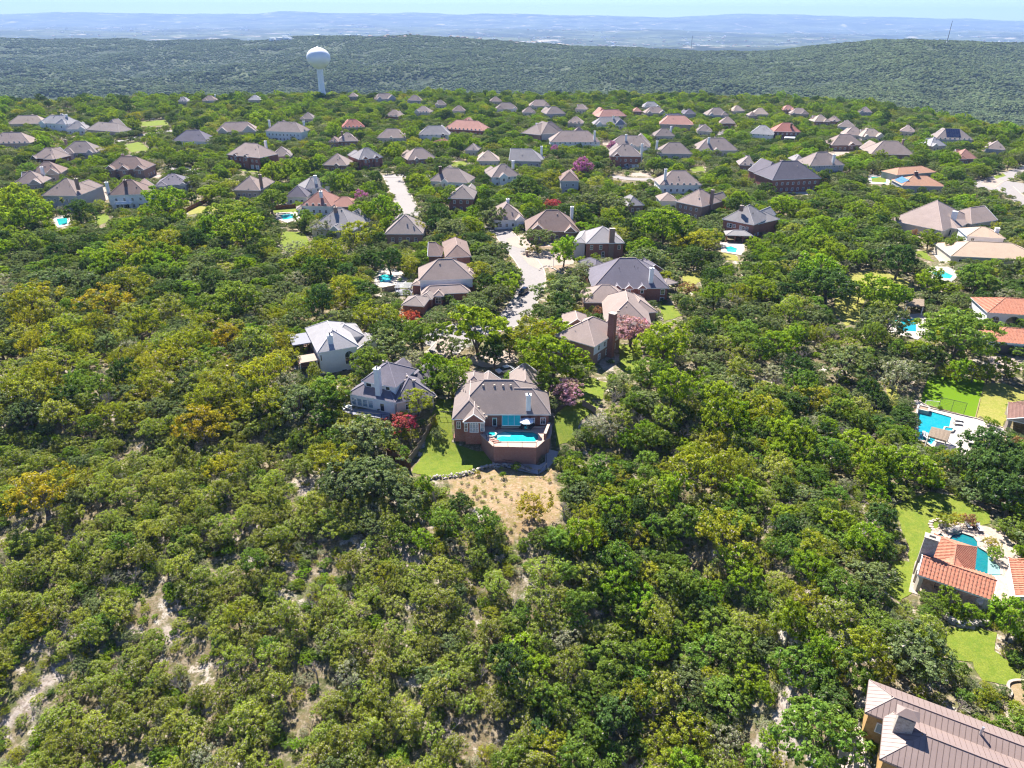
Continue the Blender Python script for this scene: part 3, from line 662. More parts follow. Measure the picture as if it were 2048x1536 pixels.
# ---------------------------------------------------------------- the neighbourhood, house by house (front eave corners as seen)
def garage(t, ww=4.6, side='f'):
    def f(h, w0): h.window(w0, w0['W'] * t, w0['z0'] + .1, ww, 2.2, side, name='garage_door', glass='trim', cols=1, rows=4)
    return f
def gables(*ts, wd=3.2, out=1.2, wall=None, two=False):
    def f(h, w0):
        for t in ts:
            A = w0['A'] + w0['u'] * (w0['W'] * t - wd / 2) - w0['v'] * out; B = A + w0['u'] * wd
            rn = w0['roof'].data.materials[0].name.replace('shingles_', ''); wl = wall or [k for k in WL if WL[k] == w0['roof'].data.materials[3]][0]
            w1 = h.wing(A, B, 5.5, w0['ze'] - .05, w0['z0'], rn, wl, (0, 1), .85, 'v', keep=None, ov=.25)
            h.window(w1, wd / 2, w0['ze'] - 2.2, 1.2, 1.7, arch=True)
    return f
def solar_on(fr):
    def f(h, w0):
        m = MB(); q = w0['q']
        for i in range(fr[4]):
            for j in range(fr[5]):
                a0 = w0['W'] * (fr[0] + (fr[2] - fr[0]) * i / fr[4]); a1 = w0['W'] * (fr[0] + (fr[2] - fr[0]) * (i + 1) / fr[4]) - .08
                b0 = w0['d'] * (fr[1] + (fr[3] - fr[1]) * j / fr[5]); b1 = w0['d'] * (fr[1] + (fr[3] - fr[1]) * (j + 1) / fr[5]) - .08
                k = MB(); vs = [q(a, b, h.roofz(w0, a, b) + e) for e in (.08, .16) for a, b in ((a0, b0), (a1, b0), (a1, b1), (a0, b1))]
                k.add(vs, [(3, 2, 1, 0), (4, 5, 6, 7), (0, 1, 5, 4), (1, 2, 6, 5), (2, 3, 7, 6), (3, 0, 4, 7)]); part(k, 'solar_panel', M[fr[6]], h.root)
    return f
G = [
 (-22, 287, 57, 286, 3.6, 14, 'tan', 'tan', 'tan-roofed stucco house cut off by the left edge beyond the trees', 'tan-roofed house at the left edge', None, None, {}),
 (16, 248, 86, 247, 1, 13, 'pale', 'cream', 'low house with pale beige roof, farthest left, behind the edge house', 'low pale-roofed house far left', None, None, {}),
 (78, 246, 134, 248, 2, 12, 'light', 'white', 'white two-storey house with light grey roof, far left', 'white two-storey house far left', [(.8, .5, 'white')], None, {}),
 (132, 259, 172, 258, 1, 11, 'grey', 'white', 'low grey-roofed white house right of the far-left white two-storey house', 'low grey-roofed house far left', None, None, {}),
 (174, 259, 236, 264, 1, 12, 'taupe', 'tan', 'taupe-roofed single-storey house half hidden behind trees at far left', 'half-hidden taupe house', None, None, {}),
 (62, 316, 110, 318, 1, 12, 'tan', 'darkbrick', 'low house with sandy roof and dark brown wall near the left edge', 'sandy-roofed dark brick house', None, None, {}),
 (122, 306, 190, 305, 1, 14, 'taupe', 'grey', 'wide taupe hip roof with grey wall and row of roof vents at upper left', 'wide taupe hip-roofed house', [(.05, .6, 'brick')], None, {}),
 (28, 368, 84, 366, 3.4, 12, 'tan', 'tan', 'low tan house with two roofs at the left edge beside a rust-coloured tree', 'tan house beside the rust tree', [(.75, .95, 'white')], None, {}),
 (60, 348, 120, 346, 3.8, 12, 'brown', 'tan', 'brown-roofed house directly behind the low tan house at the left edge', 'brown-roofed house at left', None, None, {}),
 (212, 338, 288, 338, 4.6, 13, 'brown', 'brick', 'brown-roofed brick Tudor house with three steep front gables and a white car outside', 'three-gabled brick Tudor house', [(.3, .7, 'brick')], gables(.16, .5, .88, wd=5.2, out=2.2), dict(sty=0, keep=0)),
 (84, 391, 153, 392, 2, 15, 'tan', 'grey', 'big two-storey grey and tan house with broad hip roof above a small pool', 'big tan hip-roofed house above the small pool', [(.92, .25, 'brick', 1.0)], None, dict(sty=0, keep=0)),
 (217, 391, 291, 388, 2, 13, 'brown', 'white', 'white two-storey house with brown-grey roof, upper balcony and dark rear porch', 'white house with the balcony', [(.02, .15, 'white', .9), (.45, .3, 'darkbrick', .95)], 'balcony', dict(sty=0, keep=0)),
 (312, 371, 376, 368, 1, 14, 'slate', 'grey', 'low charcoal-roofed house right of the white house with the balcony', 'low charcoal-roofed house', None, None, dict(pitch=.55)),
 (466, 380, 518, 381, 3.4, 14, 'tan', 'tan', 'pink-beige hip-roofed house with grey brick chimney in front of a street', 'pink-beige house with grey chimney', [(.93, .35, 'brick', 1.1)], None, dict(sty=0, keep=0)),
 (455, 309, 517, 316, 2, 15, 'tan', 'redbrick', 'long red brick house with tan roof, gables and white garage doors', 'long red brick house with tan roof', [(.7, .9, 'white')], 'gar2', dict(sty=0, keep=1)),
 (345, 282, 412, 283, 1, 15, 'slate', 'white', 'blue-grey hip-roofed house beside the upper left street', 'blue-grey hip-roofed house by the street', None, None, dict(sty=2)),
 (432, 264, 513, 262, 3.2, 14, 'tan', 'cream', 'long low tan-roofed house left of the white columned house', 'low tan house beside the columned house', None, None, {}),
 (532, 262, 600, 265, 2, 14, 'lilac', 'white', 'large white two-storey house with many windows and two white chimneys', 'large white house with two chimneys', [(.0, .5, 'white', 1.0), (.93, .6, 'white', 1.0)], None, dict(sty=0, win=9, keep=0)),
 (685, 255, 728, 254, 3.6, 12, 'red', 'tan', 'small red hip-roofed house with tan brick walls at upper centre-left', 'small red hip-roofed house', None, None, dict(sty=0, keep=1)),
 (676, 283, 715, 282, 3.2, 12, 'tan', 'brick', 'tan-roofed house just below the small red hip-roofed house', 'tan house below the red one', [(.25, .4, 'brick')], None, {}),
 (755, 276, 810, 276, 3.2, 13, 'tan', 'cream', 'tan-roofed cream house with one front gable right of the small red-roofed house', 'tan gabled cream house', None, gables(.5), dict(sty=0)),
 (838, 270, 898, 270, 4.2, 13, 'grey', 'white', 'blue-grey-roofed white house with brick gable left of the salmon-roofed house', 'blue-grey-roofed house with brick gable', None, gables(.78, wall='darkbrick'), dict(sty=0, keep=1)),
 (890, 257, 964, 262, 3.6, 14, 'salmon', 'redbrick', 'wide salmon-roofed red brick house with pale chimney at upper centre', 'wide salmon-roofed house', [(.52, .6, 'tan')], None, dict(sty=2, keep=1)),
 (543, 313, 582, 312, 3.2, 12, 'taupe', 'tan', 'small taupe roof showing between trees right of the long red brick house', 'small taupe roof among trees', None, None, {}),
 (646, 330, 692, 331, 3.4, 13, 'tan', 'brick', 'tan-roofed house with a brick front gable amid oaks', 'tan house with brick gable', None, gables(.6), dict(sty=0, keep=1)),
 (719, 319, 765, 314, 5.6, 12, 'grey', 'redbrick', 'tall red brick two-storey house with grey roof and twin gables', 'tall red brick house with twin gables', None, gables(.25, .7, wd=3.6), dict(sty=0, keep=0)),
 (817, 320, 872, 316, 3.2, 13, 'tan', 'brick', 'low tan gabled house right of the tall twin-gabled brick house', 'low tan gabled house', None, gables(.3), dict(sty=0)),
 (611, 378, 660, 372, 5.2, 10, 'grey', 'white', 'grey-roofed two-storey white house with white chimney behind the red-brown roof', 'grey-roofed white house behind the red-brown roof', [(.5, .2, 'white', 1.1)], None, dict(sty=0, keep=1)),
 (570, 394, 613, 394, 3.2, 10, 'slate', 'white', 'low charcoal-roofed white wing house left of the red-brown-roofed house', 'low charcoal-roofed white house', None, None, dict(sty=0, keep=1)),
 (603, 411, 661, 413, 3.6, 15, 'redbrown', 'white', 'red-brown-roofed white house with tall white chimney and garden below', 'red-brown-roofed white house', [(.62, .2, 'white', .95)], 'rightwing', dict(sty=0, keep=0)),
 (620, 455, 706, 462, 3.4, 16, 'grey', 'cream', 'sprawling light grey hip-roofed house with stone chimney below the red-brown roof', 'sprawling light grey hip-roofed house', [(.45, .4, 'brick', 1.0)], gables(.3, .6, wd=4.2), dict(sty=2, keep=0)),
 (769, 468, 846, 468, 3.4, 15, 'taupe', 'brick', 'tan-brown-roofed house with two dark solar panels on its roof', 'house with dark solar panels', None, solar_on((.08, .55, .42, .85, 4, 2, 'solar')), dict(sty=0, keep=0)),
 (859, 362, 934, 366, 3.2, 14, 'lilac', 'white', 'dark lilac-grey-roofed house with black chimney at the top of the street', 'lilac-grey-roofed house with black chimney', [(.25, .3, 'darkbrick', 1.05)], gables(.42, wd=4), dict(sty=0, keep=1)),
 (897, 397, 946, 398, 5.6, 15, 'taupe', 'redbrick', 'streaky grey-brown hip roof over dark red brick walls right of the street', 'streaky grey-brown hip-roofed house', None, None, dict(sty=0, keep=1, pitch=.75)),
 (988, 441, 1052, 438, 3.4, 16, 'tan', 'white', 'tan-roofed white-walled house with white chimney above the driveway', 'tan-roofed white house above the driveway', [(.6, .7, 'white', 1.0)], None, dict(sty=1, keep=1)),
 (1052, 463, 1160, 463, 3.4, 16, 'brown', 'brick', 'long low brown-roofed house left of the tall brick chimney house', 'long low brown-roofed house', [(.9, .8, 'white', .9)], None, dict(sty=3, keep=1)),
 (985, 355, 1040, 352, 4.6, 13, 'lilac', 'white', 'lilac-grey-roofed white house with a tall pale gable and arched window', 'lilac-roofed house with pale gable', [(.9, .7, 'white')], gables(.4, wd=5), dict(sty=0, keep=1)),
 (1122, 362, 1158, 362, 6.2, 13, 'brown', 'grey', 'brown-roofed house with tall blue-grey wall beside a pink crepe myrtle', 'brown-roofed house by the pink crepe myrtle', None, None, dict(sty=0, keep=1)),
 (1020, 321, 1083, 323, 3.2, 14, 'grey', 'grey', 'plain blue-grey gabled roof left of the dark pink crepe myrtle', 'plain blue-grey gabled roof', [(.9, .9, 'white')], None, dict(sty=0, hip=(0, 1), keep=1)),
 (955, 322, 998, 322, 3.2, 12, 'pale', 'cream', 'small beige hip-roofed house half hidden by grey-green oaks at centre', 'small beige house at centre', None, None, dict(sty=0)),
 (1104, 284, 1198, 284, 4.6, 15, 'tan', 'white', 'large white two-level house with beige roofs and white end chimney', 'large white house with beige roofs', [(.88, .1, 'white', 1.0)], None, dict(sty=2, keep=1)),
 (1056, 258, 1082, 268, 5.8, 15, 'lilac', 'grey', 'two-storey lilac-grey-roofed house with blue-grey siding at upper centre', 'two-storey lilac-grey house', [(.5, .1, 'white', .8)], 'bighip', dict(sty=0, keep=1)),
 (1046, 225, 1071, 225, 3.2, 10, 'lilac', 'cream', 'small lilac roof nearest the far tree line, left of the twin far roofs', 'small lilac roof', None, None, {}),
 (1060, 212, 1100, 212, 3.4, 12, 'tan', 'cream', 'brown-beige far roof with a peak behind the slate-blue hip roof', 'brown-beige far roof', None, None, {}),
 (1094, 228, 1131, 227, 3.4, 13, 'lilac', 'grey', 'slate-lilac hip-roofed house on the right of two far touching roofs', 'slate-lilac far hip roof', None, None, dict(sty=0, keep=1)),
 (993, 218, 1034, 218, 3.2, 12, 'lilac', 'white', 'far grey-roofed white house left of the small lilac roof', 'far grey-roofed white house', None, None, {}),
 (828, 224, 858, 225, 3.6, 11, 'lilac', 'cream', 'far lilac-grey hip roof standing alone among dense trees left of centre', 'lone lilac-grey hip roof', None, None, dict(keep=1)),
 (1200, 234, 1253, 232, 3.4, 12, 'salmon', 'brick', 'far salmon hip roof rising behind a grey-beige roof', 'far salmon hip roof', None, None, dict(sty=0, keep=1)),
 (1190, 249, 1253, 249, 3.2, 12, 'grey', 'white', 'grey-beige hip roof directly in front of the far salmon roof', 'grey-beige hip roof', [(.6, .4, 'white')], None, dict(keep=1)),
 (1287, 214, 1320, 214, 3.2, 10, 'light', 'cream', 'tiny pale grey roof at the far tree line right of the salmon roof', 'tiny pale grey far roof', None, None, {}),
 (1292, 226, 1332, 226, 3.2, 11, 'tan', 'tan', 'sand-coloured far hip roof just below the tiny pale grey roof', 'sand-coloured far roof', None, None, dict(keep=1)),
 (1321, 248, 1385, 250, 4.4, 14, 'salmon', 'tan', 'salmon hip-roofed tan brick two-storey house right of centre', 'salmon hip-roofed tan house', None, None, dict(sty=0, keep=0)),
 (1311, 272, 1350, 272, 3.2, 11, 'lilac', 'cream', 'lilac-grey roof tucked below the salmon hip-roofed tan house', 'lilac roof below the salmon one', [(.9, .8, 'white')], None, {}),
 (1340, 240, 1374, 238, 3.2, 10, 'slate', 'grey', 'slate gable peeking up behind the salmon hip-roofed tan house', 'slate gable behind the salmon roof', None, None, dict(hip=(0, 1))),
 (1370, 228, 1392, 228, 4.4, 9, 'slate', 'grey', 'tiny slate-blue two-storey house near the far tree line', 'tiny slate-blue far house', None, None, dict(sty=0)),
 (1416, 230, 1457, 230, 3.4, 13, 'lilac', 'grey', 'grey hip-roofed far house with a pale centre gable, below the ridge', 'grey far house with pale gable', None, None, dict(keep=1)),
 (1505, 228, 1537, 229, 3.2, 11, 'pale', 'cream', 'pointed beige far roof between dark trees right of centre', 'pointed beige far roof', None, None, dict(pitch=.8)),
 (1567, 220, 1592, 220, 3.6, 9, 'salmon', 'brick', 'small salmon far roof beside big dark trees on the ridge', 'small salmon far roof', None, None, {}),
 (1582, 227, 1617, 228, 3.2, 10, 'tan', 'tan', 'small sand-brown far roof just right of the salmon one', 'small sand-brown far roof', None, None, {}),
 (1500, 267, 1545, 270, 4.4, 13, 'light', 'white', 'light grey hip-roofed white house left of the dark brick house', 'light grey hip-roofed white house', None, None, dict(sty=0, keep=1)),
 (1550, 263, 1600, 264, 5.6, 13, 'red', 'darkbrick', 'dark brick two-storey house with red hip roof and black chimney', 'dark brick house with red roof', [(.65, .25, 'darkbrick', .9)], None, dict(sty=0, keep=0)),
 (1220, 291, 1298, 294, 4.0, 14, 'lilac', 'white', 'grey-roofed white house with white chimney behind the colonial brick house', 'grey-roofed white house with arched gable', [(.4, .25, 'white', 1.05)], gables(.55, wd=4.5), dict(sty=0, keep=1)),
 (1222, 312, 1282, 313, 6.4, 14, 'lilac', 'redbrick', 'red brick colonial two-storey house with grey roof and white garage door', 'red brick colonial house', [(1.0, .3, 'white', 1.0)], 'colonial', dict(sty=0, keep=0, win=5)),
 (1318, 307, 1383, 308, 3.2, 14, 'lilac', 'grey', 'low lilac-grey hip roof with tall white chimney at its left end', 'low lilac hip roof', [(.0, .5, 'white', 1.0)], None, dict(sty=0, keep=1)),
 (1397, 301, 1476, 301, 3.2, 16, 'lilac', 'cream', 'wide taupe-lilac roof with blue-white chimney among oaks', 'wide taupe-lilac roofed house', [(.3, .3, 'white')], gables(.45, wd=4), dict(sty=0, keep=1)),
 (1548, 360, 1640, 356, 6.2, 18, 'slate', 'redbrick', 'very large slate-roofed red brick house with tall red chimney', 'very large slate-roofed brick house', [(.35, .55, 'darkbrick', .95)], 'slatebig', dict(sty=0, keep=0)),
 (1622, 332, 1688, 330, 4.6, 15, 'lilac', 'grey', 'lilac-grey-roofed house right behind the very large slate-roofed house', 'lilac-roofed house behind the slate roof', [(.68, .1, 'white', .8)], None, dict(sty=2, keep=1)),
 (1322, 370, 1402, 370, 3.8, 14, 'tan', 'white', 'pink-beige-roofed white house with a tall white chimney, right of centre', 'pink-beige-roofed white house', [(.14, .2, 'white', 1.15)], None, dict(sty=0, keep=0)),
 (1352, 403, 1402, 414, 5.8, 15, 'tan', 'brick', 'two-storey house with beige roof, white front and tall brick chimney', 'beige two-storey house with brick chimney', [(1.0, .45, 'brick', 1.05)], 'leftwing', dict(sty=0, keep=0)),
 (1444, 438, 1508, 450, 6.0, 15, 'grey', 'redbrick', 'red brick two-storey house with light grey roof and hipped patio cover', 'red brick house with hipped patio cover', [(.45, .2, 'brick', 1.0)], 'patiocover', dict(sty=0, keep=0)),
 (1666, 290, 1727, 290, 3.4, 14, 'tan', 'brick', 'sand-roofed pink brick house with an arched gable entry, upper right', 'sand-roofed brick house with arched entry', None, gables(.6, wd=4.4), dict(sty=0, keep=1)),
 (1676, 253, 1708, 255, 3.4, 11, 'lilac', 'grey', 'lilac far roof with dark dormer, leftmost of three touching roofs upper right', 'lilac roof with dark dormer', None, None, dict(keep=1)),
 (1690, 270, 1731, 271, 3.2, 12, 'tan', 'cream', 'sand hip roof in the middle of three touching roofs upper right', 'middle sand hip roof', None, None, dict(keep=1)),
 (1726, 273, 1768, 273, 3.2, 11, 'pale', 'cream', 'pale sand low roof, rightmost of three touching roofs upper right', 'pale sand low roof', None, None, {}),
 (1745, 308, 1827, 310, 3.2, 17, 'tan', 'brick', 'wide brown-beige hip-roofed house alone among trees at upper right', 'wide brown-beige hip-roofed house', [(.82, .6, 'brick')], None, dict(sty=0, keep=1)),
 (1862, 292, 1893, 291, 3.2, 11, 'light', 'cream', 'small light lilac roof left below the solar-panelled far roof', 'small light lilac roof', None, None, {}),
 (1874, 278, 1945, 280, 3.6, 15, 'taupe', 'grey', 'taupe multi-peak house with a row of dark solar panels at far right', 'taupe house with solar row', None, solar_on((.3, .1, .68, .5, 6, 2, 'solar')), dict(sty=2, keep=1)),
 (1972, 297, 2010, 300, 3.4, 13, 'lilac', 'grey', 'lilac hip-roofed house farthest right beneath the dark wooded slope', 'lilac hip-roofed house farthest right', None, None, dict(sty=0, keep=1)),
 (1916, 317, 1955, 318, 3.2, 12, 'redbrown', 'brick', 'red-brown low roof mostly hidden by trees near the right cul-de-sac', 'hidden red-brown roof', None, None, {}),
 (1718, 224, 1744, 225, 4.2, 10, 'lilac', 'grey', 'single grey far house high on the ridge at upper right', 'single grey house on the ridge', None, None, dict(keep=1)),
 (355, 203, 375, 203, 3.6, 10, 'grey', 'cream', 'tiny grey hipped roof on the far left tree line', 'tiny grey roof on the tree line', None, None, dict(keep=1)),
 (404, 201, 430, 201, 3.4, 10, 'tan', 'cream', 'tiny beige roof with white chimney on the far left tree line', 'tiny beige roof on the tree line', [(.9, .5, 'white')], None, dict(keep=1)),
 (496, 200, 520, 200, 3.2, 10, 'light', 'cream', 'tiny pale roof on the tree line left of the water tower', 'tiny pale roof by the tower', None, None, dict(keep=1)),
 (697, 193, 714, 193, 5.0, 9, 'tan', 'tan', 'narrow tan two-storey far house right of the water tower', 'narrow tan far house', None, None, dict(sty=0, keep=1)),
 (752, 199, 793, 197, 3.4, 12, 'lilac', 'grey', 'wide grey far roof right of the water tower', 'wide grey far roof', None, None, dict(keep=1)),
 (815, 201, 843, 201, 3.2, 11, 'lilac', 'grey', 'small grey far roof right of the wide grey far roof', 'small grey far roof', None, None, {}),
 (1465, 222, 1490, 222, 3.2, 10, 'pale', 'cream', 'small cream far roof left of the pointed beige far roof', 'small cream far roof', None, None, {}),
 (980, 203, 1003, 203, 3.2, 10, 'tan', 'cream', 'tiny tan roof on the far tree line above centre', 'tiny tan roof above centre', None, None, {}),
 (905, 222, 930, 222, 3.2, 10, 'tan', 'cream', 'small orange-tan far roof among trees right of the lone lilac roof', 'small orange-tan far roof', None, None, {}),
 (1630, 243, 1660, 243, 3.2, 11, 'pale', 'brick', 'beige far roof partly hidden left of the three touching roofs', 'partly hidden beige far roof', None, None, {}),
 (1256, 412, 1288, 410, 3.2, 11, 'grey', 'brick', 'grey roof mostly hidden among oaks above the brick chimney house', 'hidden grey roof', None, None, {}),
 (1267, 223, 1284, 223, 3.4, 8, 'salmon', 'brick', 'tiny salmon gable between the far salmon roof and the sand-coloured far roof', 'tiny salmon gable', None, None, dict(keep=1)),
 (1499, 231, 1514, 231, 3.2, 8, 'tan', 'tan', 'tiny tan roof touching the left of the pointed beige far roof', 'tiny tan roof', None, None, dict(keep=1)),
 (1652, 241, 1674, 243, 3.2, 9, 'tan', 'brick', 'small tan roof behind the lilac roof with dark dormer', 'small tan roof behind the dormer', None, None, dict(keep=1)),
 (657, 284, 676, 284, 3.6, 10, 'brown', 'brick', 'brown brick roof joined to the left of the tan house below the red one', 'brown joined roof', None, None, dict(keep=1)),
 (1150, 218, 1172, 219, 3.4, 10, 'tan', 'cream', 'small tan far roof between slate-lilac hip roof and far salmon roof', 'small tan roof right of the slate-lilac hip', None, None, dict(keep=1)),
 (870, 210, 892, 210, 3.4, 10, 'taupe', 'cream', 'small taupe far roof behind the lone lilac-grey hip roof', 'small taupe far roof', None, None, dict(keep=1)),
 (1395, 262, 1424, 263, 3.4, 11, 'taupe', 'cream', 'taupe roof right of the salmon hip-roofed tan house', 'taupe roof right of the salmon house', None, None, dict(keep=1)),
 (1440, 246, 1470, 247, 3.4, 11, 'tan', 'brick', 'tan far roof below the grey far house with pale gable', 'tan far roof below the pale gable', None, None, dict(keep=1)),
 (600, 238, 628, 238, 3.4, 11, 'taupe', 'cream', 'taupe roof behind the large white house with two chimneys', 'taupe roof behind the white house', None, None, dict(keep=1)),
 (770, 232, 800, 233, 3.6, 11, 'tan', 'brick', 'tan roof above the gabled cream house, beyond the upper road', 'tan roof beyond the upper road', None, None, dict(keep=1)),
 (1135, 246, 1165, 247, 3.6, 11, 'tan', 'cream', 'tan roof behind the large white house with beige roofs', 'tan roof behind the beige-roofed white house', None, None, dict(keep=1)),
 (1480, 330, 1512, 331, 3.6, 12, 'taupe', 'brick', 'taupe roof left of the very large slate-roofed house', 'taupe roof left of the slate house', None, None, dict(keep=1)),
 (1590, 322, 1612, 322, 3.4, 10, 'grey', 'white', 'small grey roof behind the very large slate-roofed house', 'small grey roof behind the slate house', None, None, dict(keep=2)),
 (930, 300, 955, 301, 3.4, 10, 'taupe', 'cream', 'taupe roof left of the small beige hip-roofed centre house', 'taupe roof left of the small beige house', None, None, dict(keep=1)),
 (1800, 262, 1828, 264, 3.4, 11, 'tan', 'cream', 'tan far roof above the wide brown-beige hip-roofed house', 'tan roof above the brown-beige house', None, None, dict(keep=1)),
]
def ex_fn(k):
    if k == 'balcony':
        def f(h, w0):
            q = w0['q']; 
            a, b = w0['W'] * .18, w0['W'] * .58
            h.slab([q(a, -2.6, 0), q(b, -2.6, 0), q(b, .4, 0), q(a, .4, 0)], 3.3, .25, M['trim'], 'balcony')
            for t in (a + .2, (a + b) / 2, b - .2): h.post(q(t, -2.4, 0), 0, 3.1, .14)
            m = MB()
            for t in np.linspace(a, b, 12): p = q(t, -2.5, 3.3); m.box(p, .06, .06, 1)
            p = q((a + b) / 2, -2.5, 4.25); m.box(p, b - a, .08, .08, math.atan2(w0['u'].y, w0['u'].x)); part(m, 'balcony_railing', M['trim'], h.root)
            h.window(w0, w0['W'] * .38, .3, 3.4, 2.4, cols=4, rows=1); h.window(w0, w0['W'] * .8, .3, 2.2, 2.2)
        return f
    if k == 'gar2':
        def f(h, w0):
            gables(.3, .62, wd=3.4)(h, w0)
            for t in (.72, .88): h.window(w0, w0['W'] * t, .1, 2.6, 2.3, name='garage_door', glass='trim', cols=1, rows=4)
        return f
    if k == 'rightwing':
        return lambda h, w0: (h.wing(PX(655, 413, 3.4), PX(714, 414, 3.4), 11, 3.4, 0, 'redbrown', 'redbrick', (1, 1), .6, keep=1), h.wing(PX(592, 419, 2.7), PX(612, 418, 2.7), 6, 2.7, 0, 'taupe', 'white', (1, 1), .5, keep=1))
    if k == 'bighip':
        return lambda h, w0: h.wing(PX(1080, 270, 5.9), PX(1114, 262, 5.9), 16, 5.9, 0, 'lilac', 'brick', (1, 1), .7, keep=1)
    if k == 'colonial':
        def f(h, w0):
            gables(.22, wd=4.4, out=.8)(h, w0); h.window(w0, w0['W'] * .82, .1, 4.2, 2.2, name='garage_door', glass='trim', cols=1, rows=4)
            h.window(w0, w0['W'] * .56, .1, 1.6, 2.6, name='front_door', cols=1, rows=1)
        return f
    if k == 'slatebig':
        def f(h, w0):
            w1 = h.wing(PX(1508, 352, 3.4), PX(1552, 353, 3.4), 12, 3.4, 0, 'lilac', 'redbrick', (1, 0), .7, keep=1)
            h.chimney(w1, w1['W'] * .62, .3, 8.6, 1.6, 1.2, 'redbrick', z0=0)
            h.wing(PX(1543, 355, 3), PX(1570, 362, 3), 8, 3.0, 0, 'lilac', 'redbrick', (0, 1), .7, 'v', keep=1)
        return f
    if k == 'leftwing':
        def f(h, w0):
            h.wing(PX(1320, 402, 3.2), PX(1357, 402, 3.2), 11, 3.2, 0, 'tan', 'white', (1, 1), .6, keep=1)
            k_ = MB(); w1 = h.wing(PX(1350, 401, 5.75), PX(1398, 413, 5.75), 1.6, 5.75, 0, 'tan', 'white', (1, 1), .3, keep=None, cap=False)
            h.window(w1, 4, .8, 2.6, 2.2); h.window(w1, 3, 3.4, 1.4, 2.2, arch=True)
        return f
    if k == 'patiocover':
        def f(h, w0):
            w1 = h.wing(PX(1452, 470, 3), PX(1506, 472, 3), 6.5, 3.0, 0, 'grey', 'redbrick', (1, 1), .4, keep=1, walls=False, ov=.2)
            for t in (.04, .35, .65, .96): h.post(w1['q'](w1['W'] * t, .4, 0), 0, 2.8, .2, 'redbrick')
            h.wing(PX(1508, 450, 5.95), PX(1560, 438, 5.95), 10, 5.95, 0, 'grey', 'redbrick', (1, 1), .6, keep=1)
            h.window(w0, 3.5, 3.6, 2.2, 1.8); h.window(w0, 9, 3.6, 2, 1.6)
        return f
    return k
for g in G:
    o = g[12]; H(*g[:10], ch=g[10], ex=ex_fn(g[11]), **o)

# ---------------------------------------------------------------- water tower
def water_tower():
    b = PX(646, 199, 0); s = 784 / 1420.0
    root = empty('water_tower', b, 'tall white spheroid water tower on a slim fluted pedestal above the tree line', 'water tower')
    h_ = 57.0; m = MB(); prof = [(5.4, 0), (4.6, 1.5), (3.9, 5), (3.35, 10), (3.1, 18), (3.1, 27), (3.3, 29.6)]
    m.lathe(b, prof, 32); part(m, 'pedestal', M['steelwhite'], root, True)
    m = MB(); prof = [(3.3, 29.6), (5.0, 30.8), (8.3, 33.2)] + [(12.2 * math.cos(t), 40.6 + 9.8 * math.sin(t)) for t in np.linspace(-.72, math.pi / 2 - .02, 22)]
    m.lathe(b, prof, 48); part(m, 'tank', M['steelwhite'], root, True)
    m = MB(); m.lathe((b.x, b.y, 0), [(1.1, 50.2), (1.1, 51), (.05, 51.5)], 12); m.tube((b.x + .8, b.y, 50.4), (b.x + .8, b.y, 53), .1, .1)
    part(m, 'roof_hatch', M['steelwhite'], root)
    m = MB(); m.lathe((b.x, b.y, 0), [(4.4, 0), (4.4, 4.2), (3.9, 5.2)], 24)
    keep_pts([(b.x, b.y, z) for z in (9, 14, 20, 30, 41)] + [(b.x - 9, b.y, 41), (b.x + 9, b.y, 41)], newkid(), 0)
    k = MB(); k.box((b.x, b.y - 5.3, 0), 2.2, .5, 2.6); part(k, 'door', M['grey' if 'grey' in M else 'darkgrey'], root)
water_tower()
# ---------------------------------------------------------------- main house with the pool deck
def box_between(m, p, q, wd, h, z, mi=0):
    p, q = Vector((p[0], p[1])), Vector((q[0], q[1])); c = (p + q) / 2; d = q - p
    m.box((c.x, c.y, z), d.length, wd, h, math.atan2(d.y, d.x), mi)
def railing(root, pts, z, hgt=1.15, step=2.6, r=.035, top=True, name='railing', mid=False):
    """iron railing: posts as parts, the top rail as one part"""
    m = MB()
    for a, b in zip(pts[:-1], pts[1:]):
        a, b = Vector((a[0], a[1])), Vector((b[0], b[1])); n = max(1, round((b - a).length / step))
        za, zb = (z, z) if not callable(z) else (z(a), z(b))
        for i in range(n + 1):
            p = a.lerp(b, i / n); zz = za + (zb - za) * i / n; k = MB(); k.box((p.x, p.y, zz), 2 * r, 2 * r, hgt); part(k, 'post', M['black'], root)
        m.tube((a.x, a.y, za + hgt), (b.x, b.y, zb + hgt), r * .8, r * .8, 4)
        if mid: m.tube((a.x, a.y, za + .15), (b.x, b.y, zb + .15), r * .6, r * .6, 4)
    part(m, 'rail', M['black'], root)
def lounger(p, yaw, label, cush='darkgrey', group='sun loungers beside the pools', z=0):
    root = empty('sun_lounger', Vector((p[0], p[1], z)), label, 'sun lounger', group)
    def lb(name, c, sx, sy, sz, mt, tilt=0):
        m = MB(); m.box((0, 0, 0), sx, sy, sz); o = link(name, m.mesh(name, M[mt]), root); o.location = c; o.rotation_euler = (tilt, 0, 0); return o
    lb('seat', (0, -.35, .32), .68, 1.35, .1, cush); lb('backrest', (0, .62, .5), .68, .8, .1, cush, R(42))
    for sx in (-1, 1):
        lb('frame', (sx * .36, -.1, .26), .05, 1.9, .06, 'black')
        for sy in (-.9, .6): lb('leg', (sx * .34, sy, 0), .05, .05, .28, 'black')
    root.rotation_euler = (0, 0, yaw); return root
